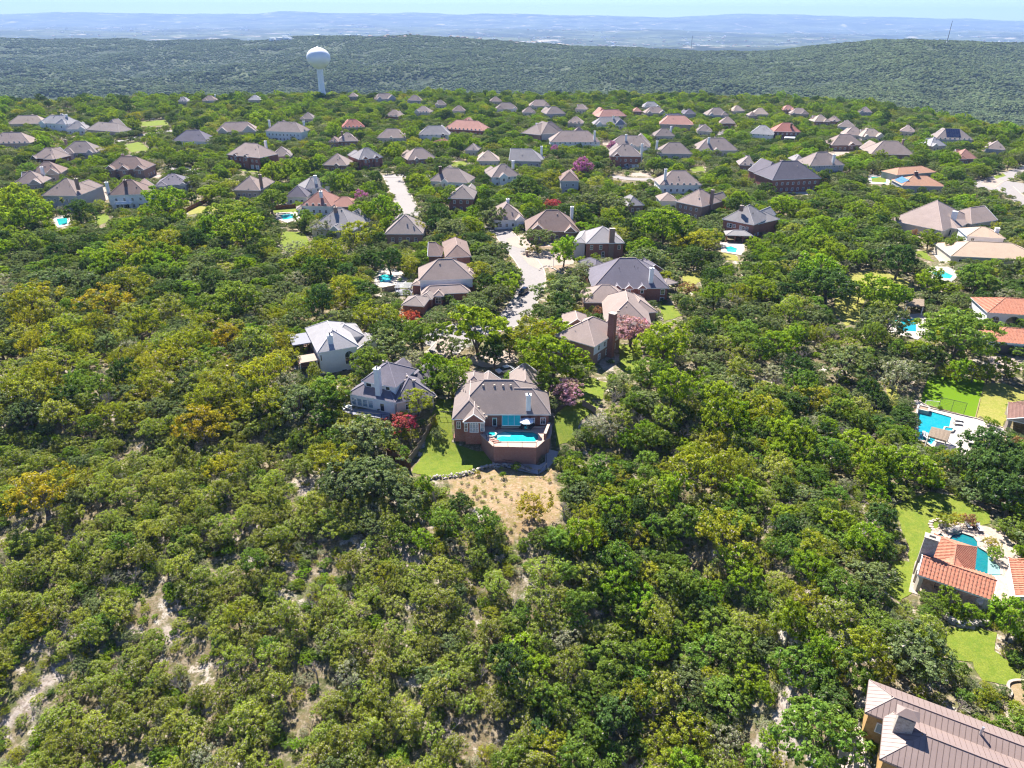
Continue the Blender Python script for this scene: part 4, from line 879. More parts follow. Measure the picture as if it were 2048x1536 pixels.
def umbrella(p, label, r=1.7, hgt=2.4, mt='whitefab', z=0):
    root = empty('parasol', Vector((p[0], p[1], z)), label, 'parasol')
    m = MB(); n = 8; vs = [(p[0], p[1], z + hgt + .55)] + [(p[0] + r * math.cos(math.pi * (i + .5) / 4), p[1] + r * math.sin(math.pi * (i + .5) / 4), z + hgt) for i in range(n)]
    lo = [(x, y, zz - .18) for x, y, zz in vs[1:]]
    m.add(vs, [(0, 1 + i, 1 + (i + 1) % n) for i in range(n)]); m.add(vs[1:] + lo, [((i + 1) % n, i, n + i, n + (i + 1) % n) for i in range(n)])
    part(m, 'canopy', M[mt], root); m = MB(); m.tube((p[0], p[1], z), (p[0], p[1], z + hgt + .6), .04, .04, 8); m.box((p[0], p[1], z), .6, .6, .08); part(m, 'pole', M['trim'], root)
def table_set(p, z, label, n=4, mt='trim', r=.65):
    root = empty('patio_table', Vector((p[0], p[1], z)), label, 'table')
    m = MB(); m.lathe((p[0], p[1], z), [(0.01, .74), (r, .74), (r, .69), (.01, .69)], 16); part(m, 'tabletop', M[mt], root)
    m = MB(); m.tube((p[0], p[1], z), (p[0], p[1], z + .7), .05, .05, 6); m.box((p[0], p[1], z), .5, .5, .04); part(m, 'leg', M[mt], root)
    for i in range(n):
        t = 2 * math.pi * (i + .5) / n; q = (p[0] + (r + .45) * math.cos(t), p[1] + (r + .45) * math.sin(t))
        c = empty('patio_chair', Vector((*q, z)), label.split(' with')[0].replace('table', 'chair') + ' drawn up to its table', 'chair', 'patio chairs round ' + label[:40])
        m = MB(); m.box((0, 0, .42), .46, .46, .06); link('seat', m.mesh('seat', M[mt]), c)
        m = MB(); m.box((.23, 0, .45), .05, .46, .5); link('backrest', m.mesh('backrest', M[mt]), c)
        for a in (-1, 1):
            for b in (-1, 1): m = MB(); m.box((a * .2, b * .2, 0), .04, .04, .42); link('leg', m.mesh('leg', M[mt]), c)
        c.rotation_euler = (0, 0, t)

A = PX(971.5, 829, 3.2); B = PX(1102, 829, 3.2); u = (B - A).normalized(); u2 = u.xy; v2 = Vector((-u2.y, u2.x))
def Q(a, b, z=0): p = A.xy + u2 * a + v2 * b; return (p.x, p.y, z)
W = (B - A).length
main = House('red brick house with wide lilac-brown hip roof, white chimney and raised turquoise pool deck', 'lilac-brown-roofed pool house', 'house', 'brick_house', None, (Q(W / 2, 6)))
XL = -12.9 - A.x                                   # left eave in deck coordinates
mw = main.wing(Q(XL, .0), Q(7.1 - A.x, .0), 13.6, 3.2, 0, 'lilac', 'redbrick', (1, 1), .74, 'u', keep=0, nocap=(0, 1))      # great central hip
m = MB(); r1_ = Vector(mw['q'](mw['W'] - 6.8, 6.8, 3.2 + .74 * 6.8)); e1_ = Vector(mw['q'](mw['W'] - 5.2, 5.2, 3.2 + .74 * 5.2)); m.tube(r1_, e1_, .12, .12, 4)
r0_ = Vector(mw['q'](6.8, 6.8, 3.2 + .74 * 6.8)); e0_ = Vector(mw['q'](3.6, 3.6, 3.2 + .74 * 3.6)); m.tube(r0_, e0_, .12, .12, 4); part(m, 'ridge_cap', CAPS['lilac'], main.root)
rw = main.wing(Q(0.5 - A.x, .0), Q(W, .0), 10.2, 3.17, 0, 'lilac', 'redbrick', (0, 1), .74, 'u', keep=0, nocap=(0, 3))
lw = main.wing(PX(903.6, 838.5, 3.18), PX(970.5, 838.5, 3.18), 13, 3.18, -2.4, 'lilac', 'redbrick', (1, 0), .74, 'v', keep=0, nocap=(2, 3))
lb = main.wing(Q(XL + .02, 8.5), Q(XL + 8.4, 8.5), 11, 3.15, 0, 'lilac', 'redbrick', (1, 1), .72, 'v', keep=None)
bw = main.wing(PX(925.6, 844.5, 3.1), PX(969.8, 844.5, 3.1), 8.5, 3.1, -2.4, 'lilac', 'redbrick', (0, 1), .8, 'v', keep=0, nocap=(2, 3))
for (px, py, wd, dd, pt) in ((950, 748, 4, 9, .95), (978, 747, 6, 9, .95), (1049, 735, 7.4, 13, .98)):
    c = PX(px, py, 3.2); yb = Q(0, 15.5)[1]
    main.wing((c.x - wd / 2, yb - 8), (c.x + wd / 2, yb - 8), dd if dd > 9 else 9.6, 3.1 - wd * .01, 0, 'lilac', 'redbrick', (1, 0), pt * .8, 'v', keep=None)
main.chimney(rw, rw['W'] - 4.9, 1.15, 7.4, 1.0, 1.0, 'white', z0=2.6)
for t in (968, 990, 1007, 1022): main.vent(mw, (t - 1024) / 8.9 - mw['A'].x, 5.6, 1)
for a, b in ((3.2, 4.2), (4.4, 3.0), (5.0, 2.2)): main.vent(bw, a, b, 1)
for a, b in ((2.0, 10), (2.6, 8.5)): main.vent(lw, a, b, 0)
main.window(bw, bw['W'] / 2, .3, 1.9, 2.9, arch=True, glass='blueglass', cols=3, rows=3)
main.window(bw, bw['W'] * .13, .6, .8, 2.0, rows=3); main.window(bw, bw['W'] * .88, .6, .9, 2.1, glass='blueglass', cols=1)
main.window(rw, rw['W'] - 1.7, .5, 1.2, 1.7); main.window(rw, rw['W'] - 3.9, .6, .9, 1.5)
main.window(lw, 1.4, .6, .9, 1.8)
# sun room bay hung with turquoise shades
sx0, sx1 = 4.0 - 1.0, 8.2 - 1.0
p = [Q(sx0 - 1.2 + .4, -.1), Q(sx1, -.1)]
m = MB(); a, b = PX(1004, 829, 2.9), PX(1040.5, 829, 2.9)
sa = (Vector(a).xy - A.xy).dot(u2); sb = (Vector(b).xy - A.xy).dot(u2)
m.add([Q(sa, .1, 2.95), Q(sb, .1, 2.95), Q(sb, -1.35, 1.25), Q(sa, -1.35, 1.25)], [(0, 3, 2, 1)]); m.add([Q(sa, .1, 2.9), Q(sb, .1, 2.9), Q(sb, -1.35, 1.2), Q(sa, -1.35, 1.2)], [(0, 1, 2, 3)])
part(m, 'shade_awning', M['teal'], main.root)
m = MB()
for i in range(4):
    t = sa + (sb - sa) * i / 3; m.tube(Q(t, .05, 3.0), Q(t, -1.4, 1.28), .05, .05, 4)
m.tube(Q(sa, -1.4, 1.25), Q(sb, -1.4, 1.25), .06, .06, 4); part(m, 'awning_frame', M['trim'], main.root)
for i in range(3): main.panel(Q(sa + (sb - sa) * (i + .5) / 3, .3, .35), math.atan2(u2.y, u2.x), 1.2, 2.2, glass='blueglass', cols=1, rows=1)
main.panel(Q(sa - 1.6, .32, .1), math.atan2(u2.y, u2.x), 1.0, 2.1, name='door', cols=1, rows=1)
# deck structure: a brick retaining wall with a stone top
DK = [(932, 863), (905 + 58, 866), (963, 873), (984, 889.5), (987, 892), (1073, 894), (1090, 882), (1090, 862), (1101, 851), (1101, 836), (965, 836)]
DKp = [(962, 868.5), (973, 879), (987.5, 892.5), (1072.5, 894.5), (1088.5, 880), (1098, 876), (1101.5, 866), (1101.5, 850)]
top = [PX(x, y, -.12) for x, y in DKp]; back = [Q(W - .4, .6), Q(-1.2, .6)]
poly = [(p.x, p.y) for p in top] + [p[:2] for p in back]
pool_px = [(992.5, 860.3), (1000, 861.5), (1009, 861.2), (1067, 863.3), (1076.5, 869), (1077, 877), (1070, 884.5), (998, 883.8), (986, 877), (990, 868)]
pool_px = [(1009, 861.2), (1067, 863.3), (1076.5, 869), (1077, 877), (1070, 884.5), (997, 883.8), (988, 876), (995, 866)]
pool = [PX(x, y, -.12) for x, y in pool_px]
def bm_ring(outer, inner, z, name, material, root, zi=None, depth=.35):
    """flat slab with a hole"""
    bm = bmesh.new(); o = [bm.verts.new((x[0], x[1], z)) for x in outer]; i = [bm.verts.new((x[0], x[1], z)) for x in inner]
    eo = [bm.edges.new((o[k], o[(k + 1) % len(o)])) for k in range(len(o))]; ei = [bm.edges.new((i[k], i[(k + 1) % len(i)])) for k in range(len(i))]
    bmesh.ops.triangle_fill(bm, edges=eo + ei, use_beauty=True)
    for f in bm.faces:
        if f.normal.z < 0: f.normal_flip()
    for k in range(len(i)):
        a, b = i[k], i[(k + 1) % len(i)]; c = bm.verts.new((b.co.x, b.co.y, z - depth)); d = bm.verts.new((a.co.x, a.co.y, z - depth)); bm.faces.new((a, b, c, d))
    me = bpy.data.meshes.new(name); 
    for v in bm.verts: v.co -= root.location
    bm.to_mesh(me); bm.free(); me.materials.append(material); return link(name, me, root)
FOOT.append(poly); keep_pts([(p.x, p.y, z) for p in top for z in (-.1, -1.5, -3)], newkid(), 0); keep_poly([(a_, b_, -.1) for a_, b_ in poly], 0)
dk = empty('pool_deck', Vector((top[3].x, top[3].y, -4.6)), 'raised red-brown brick pool deck with stone paving behind the pool house', 'pool deck')
bm_ring(poly, pool, -.1, 'paving', M['deck'], dk, depth=.45)
m = MB(); n = len(top)
for k in range(n - 1):
    a, b = top[k], top[k + 1]; mid = Vector(((poly[-1][0] + poly[-2][0]) / 2, (poly[-1][1] + poly[-2][1]) / 2)); 
    off = lambda q_: (Vector((q_.x, q_.y)) - (Vector((q_.x, q_.y)) - mid).normalized() * .35)
    a2, b2 = off(a), off(b); vs = [(a.x, a.y, -6.5), (b.x, b.y, -6.5), (b2.x, b2.y, -6.5), (a2.x, a2.y, -6.5), (a.x, a.y, -.13), (b.x, b.y, -.13), (b2.x, b2.y, -.13), (a2.x, a2.y, -.13)]
    m.add(vs, [(0, 1, 5, 4), (1, 2, 6, 5), (2, 3, 7, 6), (3, 0, 4, 7), (4, 5, 6, 7)])
part(m, 'retaining_wall', brick('deck_brick', (.34, .165, .12), (.27, .13, .1), (.4, .28, .22)), dk)
m = MB()
for k in range(n - 1): box_between(m, top[k], top[k + 1], .5, .1, -.11)
part(m, 'coping', M['deck'], dk)
railing(dk, [(p.x, p.y) for p in top[:5]], -.08, 1.15, 2.7)
m = MB(); cpx = [Vector((p.x, p.y)) for p in pool]; cc = sum(cpx, Vector((0, 0))) / len(cpx)
for k in range(len(pool)):
    a, b = cpx[k], cpx[(k + 1) % len(pool)]; a = cc + (a - cc) * 1.03; b = cc + (b - cc) * 1.03; box_between(m, a, b, .4, .07, -.1)
part(m, 'pool_coping', M['kerb'], dk)
m = MB(); m.prism([(p.x, p.y) for p in pool], -1.6, -.34); pw = solo(m, 'swimming_pool', M['pool'], Vector((cc.x, cc.y, -.34)), 'long turquoise pool with clipped corners on the raised brick deck', 'swimming pool')
m = MB(); m.prism([(PX(x, y, 0).x, PX(x, y, 0).y) for x, y in ((999, 862), (1010, 861.8), (1023, 866), (1020, 871), (1004, 869.5), (995, 873), (990, 872))], -.8, -.336); part(m, 'entry_steps', watermat('shallow_pool_step', (.25, .66, .62), (.2, .6, .58)), pw)
m = MB(); c = PX(983, 869.5, -.1)
m.lathe(c, [(1.15, .0), (1.15, .28), (.85, .28), (.85, .16)], 18); sp = solo(m, 'spa', M['whitedeck'], c, 'small round raised spa at the left end of the turquoise pool', 'spa')
m = MB(); m.lathe((c.x, c.y, c.z), [(.85, .2), (.01, .2)], 18); part(m, 'spa_water', M['pool'], sp)
# steps up from the deck to the patio door (brick risers)
m = MB(); c1 = PX(1000, 856, 0); 
for k in range(4):
    a = PX(990 + k * 3.4, 858 - k * 1.6, 0); m2 = MB(); m2.box((a.x + 1.3, a.y + .5, -.1), 2.8, .4, .12 + .11 * k, .42); part(m2, 'step', WL['redbrick'], dk)
for k in range(3):
    a = PX(984 + k * 4, 878 + k * 3.2, 0); m2 = MB(); m2.box((a.x + .3, a.y, -.1), 1.7, .3, .12, .3); part(m2, 'stone_slab', WL['redbrick'], dk)
# low white plinth along the back wall
m = MB(); box_between(m, Q(sa - .2, -.15), Q(W - .6, -.15), .3, .3, 0); part(m, 'plinth', M['kerb'], main.root)
lounger(PX(1046, 855, 0), R(-38), 'left grey sun lounger beside the white parasol on the raised deck', 'darkgrey'); lounger(PX(1063, 856, 0), R(-35), 'right grey sun lounger beside the brick pier on the raised deck', 'darkgrey')
umbrella(PX(1053, 838.5, 2.2), 'square white parasol behind the two loungers on the raised deck', 1.65, 1.9)
c = PX(1051, 856.5, 0); m = MB(); m.lathe(c, [(.01, .0), (.26, 0), (.3, .42), (.01, .44)], 12); solo(m, 'side_table', M['teal'], c, 'small round teal side table between the two deck loungers', 'side table')
# right-hand pier of the deck
m = MB(); a, b = PX(1089.5, 880, -.1), PX(1098, 858, -.1); box_between(m, a, b, .5, 1.5, -.1); part(m, 'screen_wall', WL['redbrick'], dk)
m = MB(); box_between(m, a, b, .6, .12, 1.4); part(m, 'screen_cap', M['kerb'], dk)
# lower left terrace with railing and grill
TP = [PX(907, 866 + 10, -2.2), PX(935, 877, -2.2), PX(958, 876, -2.2), PX(962, 869, -2.2), PX(950, 862, -2.2), PX(908, 862, -2.2)]
tr = empty('terrace', TP[0].copy(), 'small lower stone terrace with black railing beside the left brick wing', 'terrace')
m = MB(); m.prism([(p.x, p.y) for p in TP], -4.2, -2.2); part(m, 'base', brick('terrace_brick', (.22, .11, .085), (.17, .085, .07), (.3, .2, .16)), tr)
railing(tr, [(p.x, p.y) for p in TP[:4]], -2.2, 1.1, 2.2)
c = TP[5] + Vector((1.8, -1.0, 0)); gr = empty('grill', c, 'covered dark grill on the small lower terrace', 'grill')
m = MB(); m.box((c.x, c.y, c.z), 1.3, .6, .85); part(m, 'cabinet', M['darkgrey'], gr); m = MB(); m.box((c.x, c.y, c.z + .85), 1.1, .5, .35, 0, 0, .7); part(m, 'lid', M['carsilver'], gr)
# gravel strip and iron fence under the deck
gp = [at(1000, 924), at(1040, 926), at(1078, 932), at(1090, 925), at(1091, 905), at(1098, 900), at(1118, 905), at(1108, 925), at(1094, 940), at(1076, 951), at(1035, 942), at(1005, 933)]
patch('gravel_strip', gp, mat('grey_gravel', (.36, .32, .31), .95, [(2, .6, (.28, .25, .24)), (8, .6, (.44, .4, .38))], bump=.4), .22, maxe=2, keep=0)
fe = empty('iron_fence', at(975, 903), 'black iron fence stepping down the lawn below the raised deck', 'fence')
fpts = [at(968, 903), at(990, 925), at(1012, 930), at(1036, 933), at(1050, 943), at(1077, 951), at(1093, 938), at(1092, 902)]
railing(fe, fpts, lambda p: gh(p.x, p.y) + .1, 1.15, 2.6, .04, mid=True)
fe2 = empty('iron_fence', at(885, 832), 'short black iron garden fence left of the brick house wing', 'fence')
railing(fe2, [at(878, 835), at(906, 835)], lambda p: gh(p.x, p.y) + .05, 1.5, 1.6, .045, mid=True)
# dry-stack rock wall along the lawn edge
def rock_mesh(seed, name='boulder'):
    r_ = random.Random(seed); bm = bmesh.new(); bmesh.ops.create_icosphere(bm, subdivisions=1, radius=.5)
    for v in bm.verts: v.co *= r_.uniform(.7, 1.25); v.co.z *= .75
    me = bpy.data.meshes.new(name); bm.to_mesh(me); bm.free(); me.materials.append(M['rock']); return me
ROCKS = [rock_mesh(i) for i in range(6)]
def rock_wall(pts, label, step=.8, size=.9, keep=1, rows=2):
    root = empty('rock_wall', Vector(pts[0]), label, 'rock wall'); L_ = smooth_line(pts, 8); acc = 0
    for a, b in zip(L_[:-1], L_[1:]):
        n = max(1, int((b - a).length / step))
        for i in range(n):
            p = a.lerp(b, i / n)
            for k in range(rows):
                o = link('stone', rng.choice(ROCKS), root); s_ = size * rng.uniform(.6, 1.2)
                z = gh(p.x, p.y) + .1 + k * size * .5; o.location = Vector((p.x + rng.uniform(-.25, .25), p.y + rng.uniform(-.3, .3) - .1 * (rows - k), z)) - root.location
                o.scale = (s_, s_ * .8, s_ * .8); o.rotation_euler = (rng.uniform(-.3, .3), rng.uniform(-.3, .3), rng.uniform(0, 6.3))
    keep_pts([(p.x, p.y, gh(p.x, p.y)) for p in L_[::3]], newkid(), keep)
rock_wall([at(*p) for p in ((862, 956), (905, 953), (945, 944), (975, 934), (1005, 931), (1035, 935), (1060, 944))], 'curved dry-stacked limestone wall along the lower edge of the bright lawn', .8, .8)
rock_wall([at(*p) for p in ((1838, 1108), (1800, 1210), (1778, 1225), (1765, 1195))][1:], 'pale rock edging at the bottom of the narrow lawn by the tiled pavilion', .9, .9, 3, 1)
rock_wall([PX(*p) for p in ((1078, 540), (1092, 532), (1108, 538), (1122, 545))], 'heap of grey boulders at the street bend by the lamp post', .9, 1.1, 1, 1)
rock_wall([at(*p) for p in ((1885, 1230), (1905, 1245), (1930, 1251), (1950, 1248), (1975, 1246))], 'curved grey stone garden wall below the tiled pavilion', .7, 1.0, 1, 2)
# fences
def board_fence(pts, label, mt='wood', hgt=1.8, bay=2.4, keep=1):
    root = empty('wooden_fence', Vector(pts[0]), label, 'fence')
    for a, b in zip(pts[:-1], pts[1:]):
        a, b = Vector((a[0], a[1])), Vector((b[0], b[1])); n = max(1, round((b - a).length / bay)); yaw = math.atan2((b - a).y, (b - a).x)
        for i in range(n):
            p, q_ = a.lerp(b, i / n), a.lerp(b, (i + 1) / n); z = (gh(p.x, p.y) + gh(q_.x, q_.y)) / 2; c = (p + q_) / 2
            m = MB(); m.box((c.x, c.y, z - .2), (q_ - p).length - .14, .04, hgt + .2, yaw)
            for j in range(8):
                t = p.lerp(q_, (j + .5) / 8); m.box((t.x, t.y, z - .1), (q_ - p).length / 9, .07, hgt + .08 + .03 * (j % 2), yaw)
            part(m, 'fence_panel', M[mt], root)
            k = MB(); k.box((p.x, p.y, z - .3), .13, .13, hgt + .45, yaw); part(k, 'post', M['wood'], root)
        for i in range(n + 1): p = a.lerp(b, i / n)
    keep_pts([(p_.x, p_.y, gh(p_.x, p_.y) + z_) for a_, b_ in zip(pts[:-1], pts[1:]) for t_ in (0, .25, .5, .75, 1) for p_ in [Vector(a_[:2]).lerp(Vector(b_[:2]), t_)] for z_ in (hgt, .6)], newkid(), keep)
board_fence([at(871, 838), at(845, 890), at(818, 928)], 'long weathered board fence down the left side of the bright lawn', 'wood', keep=0)
board_fence([at(775, 915), at(800, 928), at(822, 943)], 'short reddish board fence at the bottom left corner of the lawn', 'redwood', 2.2, keep=0)
board_fence([PX(1228, 672), PX(1300, 674)], 'weathered board fence below the pink crepe myrtle', 'wood')
board_fence([PX(545, 420), PX(592, 416)], 'brown board fence below the low charcoal-roofed white house', 'redwood', 1.8)
board_fence([PX(372, 425), PX(415, 403)], 'dark board fence beside the dry garden at upper left', 'redwood', 1.8, keep=2)
board_fence([PX(1165, 812), PX(1192, 826)], 'short grey board fence right of the pinkish crepe myrtle', 'wood', 1.6, keep=2)
board_fence([PX(765, 585), PX(800, 578)], 'grey board fence in front of the bright pool left of the street', 'wood', 1.7, keep=2)
board_fence([PX(1070, 410), PX(1130, 405)], 'weathered board fence right of the red-leaved tree', 'wood', 1.8, keep=2)

# ---------------------------------------------------------------- dark-roofed neighbour
n1 = House('white house with dark purple-grey roof, tall white chimney and raised rear patio', 'dark-roofed white house', 'house', 'white_house', None, PX(780, 770, 0))
A1 = PX(694, 787, 3.2); B1 = PX(790, 805, 3.2)
w = n1.wing(A1, B1, 14, 3.2, -1.5, 'slate', 'white', (1, 1), .56, keep=0)
w2 = n1.wing(PX(722, 762, 5.9), PX(792, 775, 5.9), 10, 5.9, 0, 'slate', 'white', (1, 1), .66, 'u', keep=0, wallname='wall')
w3 = n1.wing(PX(790, 806, 3.15), PX(872, 790, 3.15), 14, 3.15, -1, 'slate', 'cream', (1, 1), .66, keep=1)
w4 = n1.wing(w['q'](9.5, 9, 0), w['q'](15, 9, 0), 9, 3.3, 0, 'slate', 'white', (1, 0), .7, 'v', keep=None, cap=False)
w5 = n1.wing(w['q'](2.5, 10, 0), w['q'](8, 10, 0), 8, 3.35, 0, 'slate', 'white', (1, 0), .7, 'v', keep=None, cap=False)
n1.chimney(w, 7.6, 1.3, 10.2, 1.25, 1.1, 'white', z0=0)
n1.window(w2, 1.7, 4.5, 1.5, 1.05, cols=1, rows=1); n1.window(w2, 3.6, 4.55, .8, .95, cols=1, rows=1); n1.window(w2, 6.6, 4.5, 1.2, 1.05, cols=1, rows=1)
for i in range(4): n1.window(w, 1.4 + i * 1.45, .3, 1.35, 2.0, glass='blueglass', cols=1, rows=2)
n1.window(w, 8.7, .0, 1.2, 2.1, name='door', cols=1, rows=1); n1.window(w3, 3, .6, 1.2, 1.5); n1.window(w3, 7, .6, 1.2, 1.5)
for a, b in ((2, 4.2), (2.8, 4.9), (3.6, 5.6), (4.4, 3.6), (5.0, 4.3)): n1.vent(w3, a + 1, b, 1)
for a, b in ((1.2, 7), (2.0, 7.2)): n1.vent(w2, a + 2, b - 2, 1)
P4 = [PX(x, y, -.1) for x, y in ((684, 822), (705, 829), (778, 838), (783, 812), (694, 803))]
d4 = empty('raised_patio', P4[0].copy(), 'raised grey patio on a stone base behind the dark-roofed house', 'patio')
m = MB(); m.prism([(p.x, p.y) for p in P4], -2.6, -.2); part(m, 'stone_base', WL['stone'], d4)
m = MB(); m.prism([(p.x, p.y) for p in P4], -.199, -.08); part(m, 'paving', M['slatewood'], d4)
keep_poly([(p.x, p.y, -.1) for p in P4], 1)
railing(d4, [(P4[0].x, P4[0].y), (P4[1].x, P4[1].y), (P4[2].x, P4[2].y)], -.08, 1.0, 1.9)
for k in range(6):
    m = MB(); c = PX(744 - k * .6, 835 + k * 2.6, 0); m.box((c.x, c.y, -.5 - .32 * k), 1.5, .32, .18, .2); part(m, 'step', M['kerb'], d4)
table_set(PX(696, 817, 0), -.08, 'white round garden table with chairs on the patio of the dark-roofed house', 4)
c = PX(762, 821, 0); be = empty('garden_bench', Vector((c.x, c.y, -.08)), 'dark metal garden bench under the rear wall of the dark-roofed house', 'bench')
for nme, o_, s_ in (('seat', (0, 0, .42), (1.5, .5, .05)), ('backrest', (0, .24, .45), (1.5, .05, .5)), ('leg', (-.68, 0, 0), (.06, .5, .42)), ('leg', (.68, 0, 0), (.06, .5, .42))):
    m = MB(); m.box((c.x + o_[0], c.y + o_[1], -.08 + o_[2]), *s_, 0); part(m, nme, M['black'], be)
w6 = n1.wing(PX(777, 806.5, 2.4), PX(791, 808, 2.4), 3.2, 2.4, -1.5, 'slate', 'white', (0, 0), .5, 'v', keep=None, walls=False, ov=.2)
n1.post(PX(779, 809, 0), -1.2, 2.2, .12); n1.post(PX(789, 811, 0), -1.2, 2.2, .12)
HOUSES.append(n1)

# ---------------------------------------------------------------- white two-storey house on the left
n2 = House('tall white two-storey house with pale grey hip roof and arched window, left of the cul-de-sac', 'tall white house with arched window', 'house', 'white_house', None, PX(670, 700, 0))
w = n2.wing(PX(634, 706, 6.2), PX(718, 692, 6.2), 17, 6.2, -.8, 'light', 'white', (1, 1), .62, keep=0)
w2 = n2.wing(w['q'](w['W'] - 5, 8, 0), w['q'](w['W'] + 3.2, 8, 0), 9, 5.4, 0, 'light', 'white', (1, 1), .55, keep=1)
w3 = n2.wing(w['q'](w['W'] - .3, 4.2, 0), w['q'](w['W'] + 8, 4.2, 0), 9, 3.1, 0, 'grey', 'white', (0, 1), .6, keep=1)
n2.chimney(w, 3.9, 2.2, 9.4, 1.2, 1.1, 'white', z0=5); n2.window(w, w['W'] - 2.6, 1.6, 2.3, 3.6, arch=True); n2.window(w, w['W'] - 4.2, -.4, 1.4, .8, cols=1, rows=1)
for b in (2.2, 4.6, 7.2): n2.window(w, b, 3.6, 1.0, 1.7, 'l')
for b in (3, 9): n2.window(w, b, .6, 1.1, 1.7, 'l')
n2.vent(w, 5.3, 5.2); n2.vent(w, 6.2, 5.0); n2.window(w, .9, 3.6, .5, 1.8, cols=1, rows=1)
# rear decks with a flat pergola roof, on tall posts
dq = w['q']
for (a0, a1, b0, b1, z, th, mt, nm) in ((-4.6, .35, 8.5, 15.5, 5.6, .3, 'slatewood', 'pergola_roof'), (-4.4, .35, 1.5, 15.3, 2.6, .25, 'plank', 'upper_deck'), (-4.2, .3, .2, 4.6, 4.2, .22, 'concrete', 'porch_roof'), (-5.2, .35, -1.4, 8, .1, .25, 'slatewood', 'lower_deck')):
    n2.slab([dq(a0, b0, 0), dq(a1, b0, 0), dq(a1, b1, 0), dq(a0, b1, 0)], z, th, M[mt], nm)
for a in (-4.3, -.2):
    for b in (.5, 4.4, 8.8, 15.2): n2.post(dq(a, b, 0), -1.5, 5.3 if b > 8 else 3.98, .1, 'darktrim' if b > 8 else 'trim')
keep_pts([dq(-4.4, 15, 5.6), dq(-4.4, 9, 5.6), dq(-3, 3, 4.2), dq(-4, .5, 4.2)], n2.kid, 0)
m = MB(); 
for b in np.linspace(4.6, 15, 12): m.box(dq(-4.35, b, 2.6), .05, .05, 1)
a, b = dq(-4.35, 4.6, 3.55), dq(-4.35, 15, 3.55); m.tube(a, b, .05, .05, 4); part(m, 'deck_railing', M['black'], n2.root)
HOUSES.append(n2)

# ---------------------------------------------------------------- brown house with the tall brick chimney
n3 = House('brown-roofed house with tall red brick chimney and grey-blue side wall beside pink crepe myrtle', 'brown-roofed house with tall brick chimney', 'house', 'brick_house', None, PX(1170, 690, 0))
w = n3.wing(PX(1109, 671, 5.6), PX(1189, 694, 5.6), 15, 5.6, 0, 'tan', 'brick', (1, 1), .66, keep=0)
w2 = n3.wing(PX(1128, 655, 5.5), PX(1180, 655, 5.5), 9.5, 5.5, 0, 'tan', 'brick', (0, 1), .7, keep=1)
n3.chimney(w, w['W'] + .25, 8.2, 12.2, 1.7, 1.5, 'redbrick', z0=0, capm='darkgrey', pots=False)
m = MB(); n3.row(w, 3.4, 4, 1.1, 1.5, 'r'); n3.row(w, .6, 3, 1.2, 1.7, 'r', glass='blueglass'); 
k = MB(); o = w['ov']; vs = [w['q'](w['W'] - o + .04, b, z) for b, z in ((.5, 2.9), (14.5, 2.9), (14.5, 5.3), (.5, 5.3))]; k.add(vs, [(0, 1, 2, 3)]); part(k, 'siding', WL['white'], n3.root)
for a, b in ((5, 5), (6.5, 6.5), (4, 3)): n3.vent(w, a, b)
HOUSES.append(n3)
# wide brown house behind the pink crepe myrtle
n4 = House('wide low brown house with several joined hip roofs behind the pink crepe myrtle', 'wide low brown house', 'house', 'brick_house', None, PX(1245, 640, 0))
w = n4.wing(PX(1209, 648, 3.2), PX(1304, 651, 3.2), 22, 3.2, 0, 'tan', 'brick', (1, 1), .7, 'v', keep=1)
w2 = n4.wing(PX(1167, 605, 3.1), PX(1262, 605, 3.1), 12, 3.1, 0, 'tan', 'brick', (1, 1), .6, keep=1)
w3 = n4.wing(PX(1262, 628, 3.1), PX(1316, 624, 3.1), 14, 3.1, 0, 'tan', 'brick', (1, 1), .62, keep=1)
for a, b in ((4, 3), (6, 3), (7, 9)): n4.vent(w, a, b, 1 if a < 7 else 0)
n4.window(w, 10.5, .6, 1.3, 1.6); HOUSES.append(n4)
# blue-grey roofed house with three little gables
n5 = House('blue-grey hip-roofed brick house with three small front gables', 'blue-grey-roofed brick house with three gables', 'house', 'brick_house', None, PX(1260, 565, 0))
w = n5.wing(PX(1185, 576.5, 4.6), PX(1339, 576, 4.6), 19, 4.6, -.5, 'lilac', 'redbrick', (1, 1), .72, keep=0)
n5.roofs[0]['roof'].data.materials[0] = RF['slate']
for t in (.32, .475, .645):
    g1 = n5.wing(w['q'](w['W'] * t - 1.4, -.5, 0), w['q'](w['W'] * t + 1.4, -.5, 0), 4, 4.55, 0, 'slate', 'redbrick', (0, 1), .85, 'v', keep=None, ov=.2); n5.window(g1, 1.4, 3.0, 1.0, 1.8, cols=1)
w2 = n5.wing(PX(1190, 536, 4), PX(1215, 530, 4), 9, 4.0, 0, 'slate', 'redbrick', (1, 1), .6, keep=None); w3 = n5.wing(PX(1290, 545, 4.1), PX(1329, 541, 4.1), 12, 4.1, 0, 'slate', 'redbrick', (0, 1), .65, keep=None)
w4 = n5.wing(PX(1330, 570, 3), PX(1357, 565, 3), 5, 3, 0, 'taupe', 'redbrick', (1, 1), .4, keep=1, walls=False)
n5.post(w4['q'](w4['W'] - .5, .4, 0), 0, 2.8, .14, 'wood'); n5.post(w4['q'](w4['W'] - .5, 4.4, 0), 0, 2.8, .14, 'wood')
n5.chimney(w, w['W'] * .765, 2.0, 10.4, 1.2, 1.1, 'white', z0=4); n5.window(w, w['W'] * .92, 2.2, 1.4, 1.8, glass='glass', cols=1); n5.window(w, w['W'] * .92, .2, 1.4, 1.2)
for a, b in ((9, 6), (14, 6.5), (15, 6)): n5.vent(w, a, b)
HOUSES.append(n5)
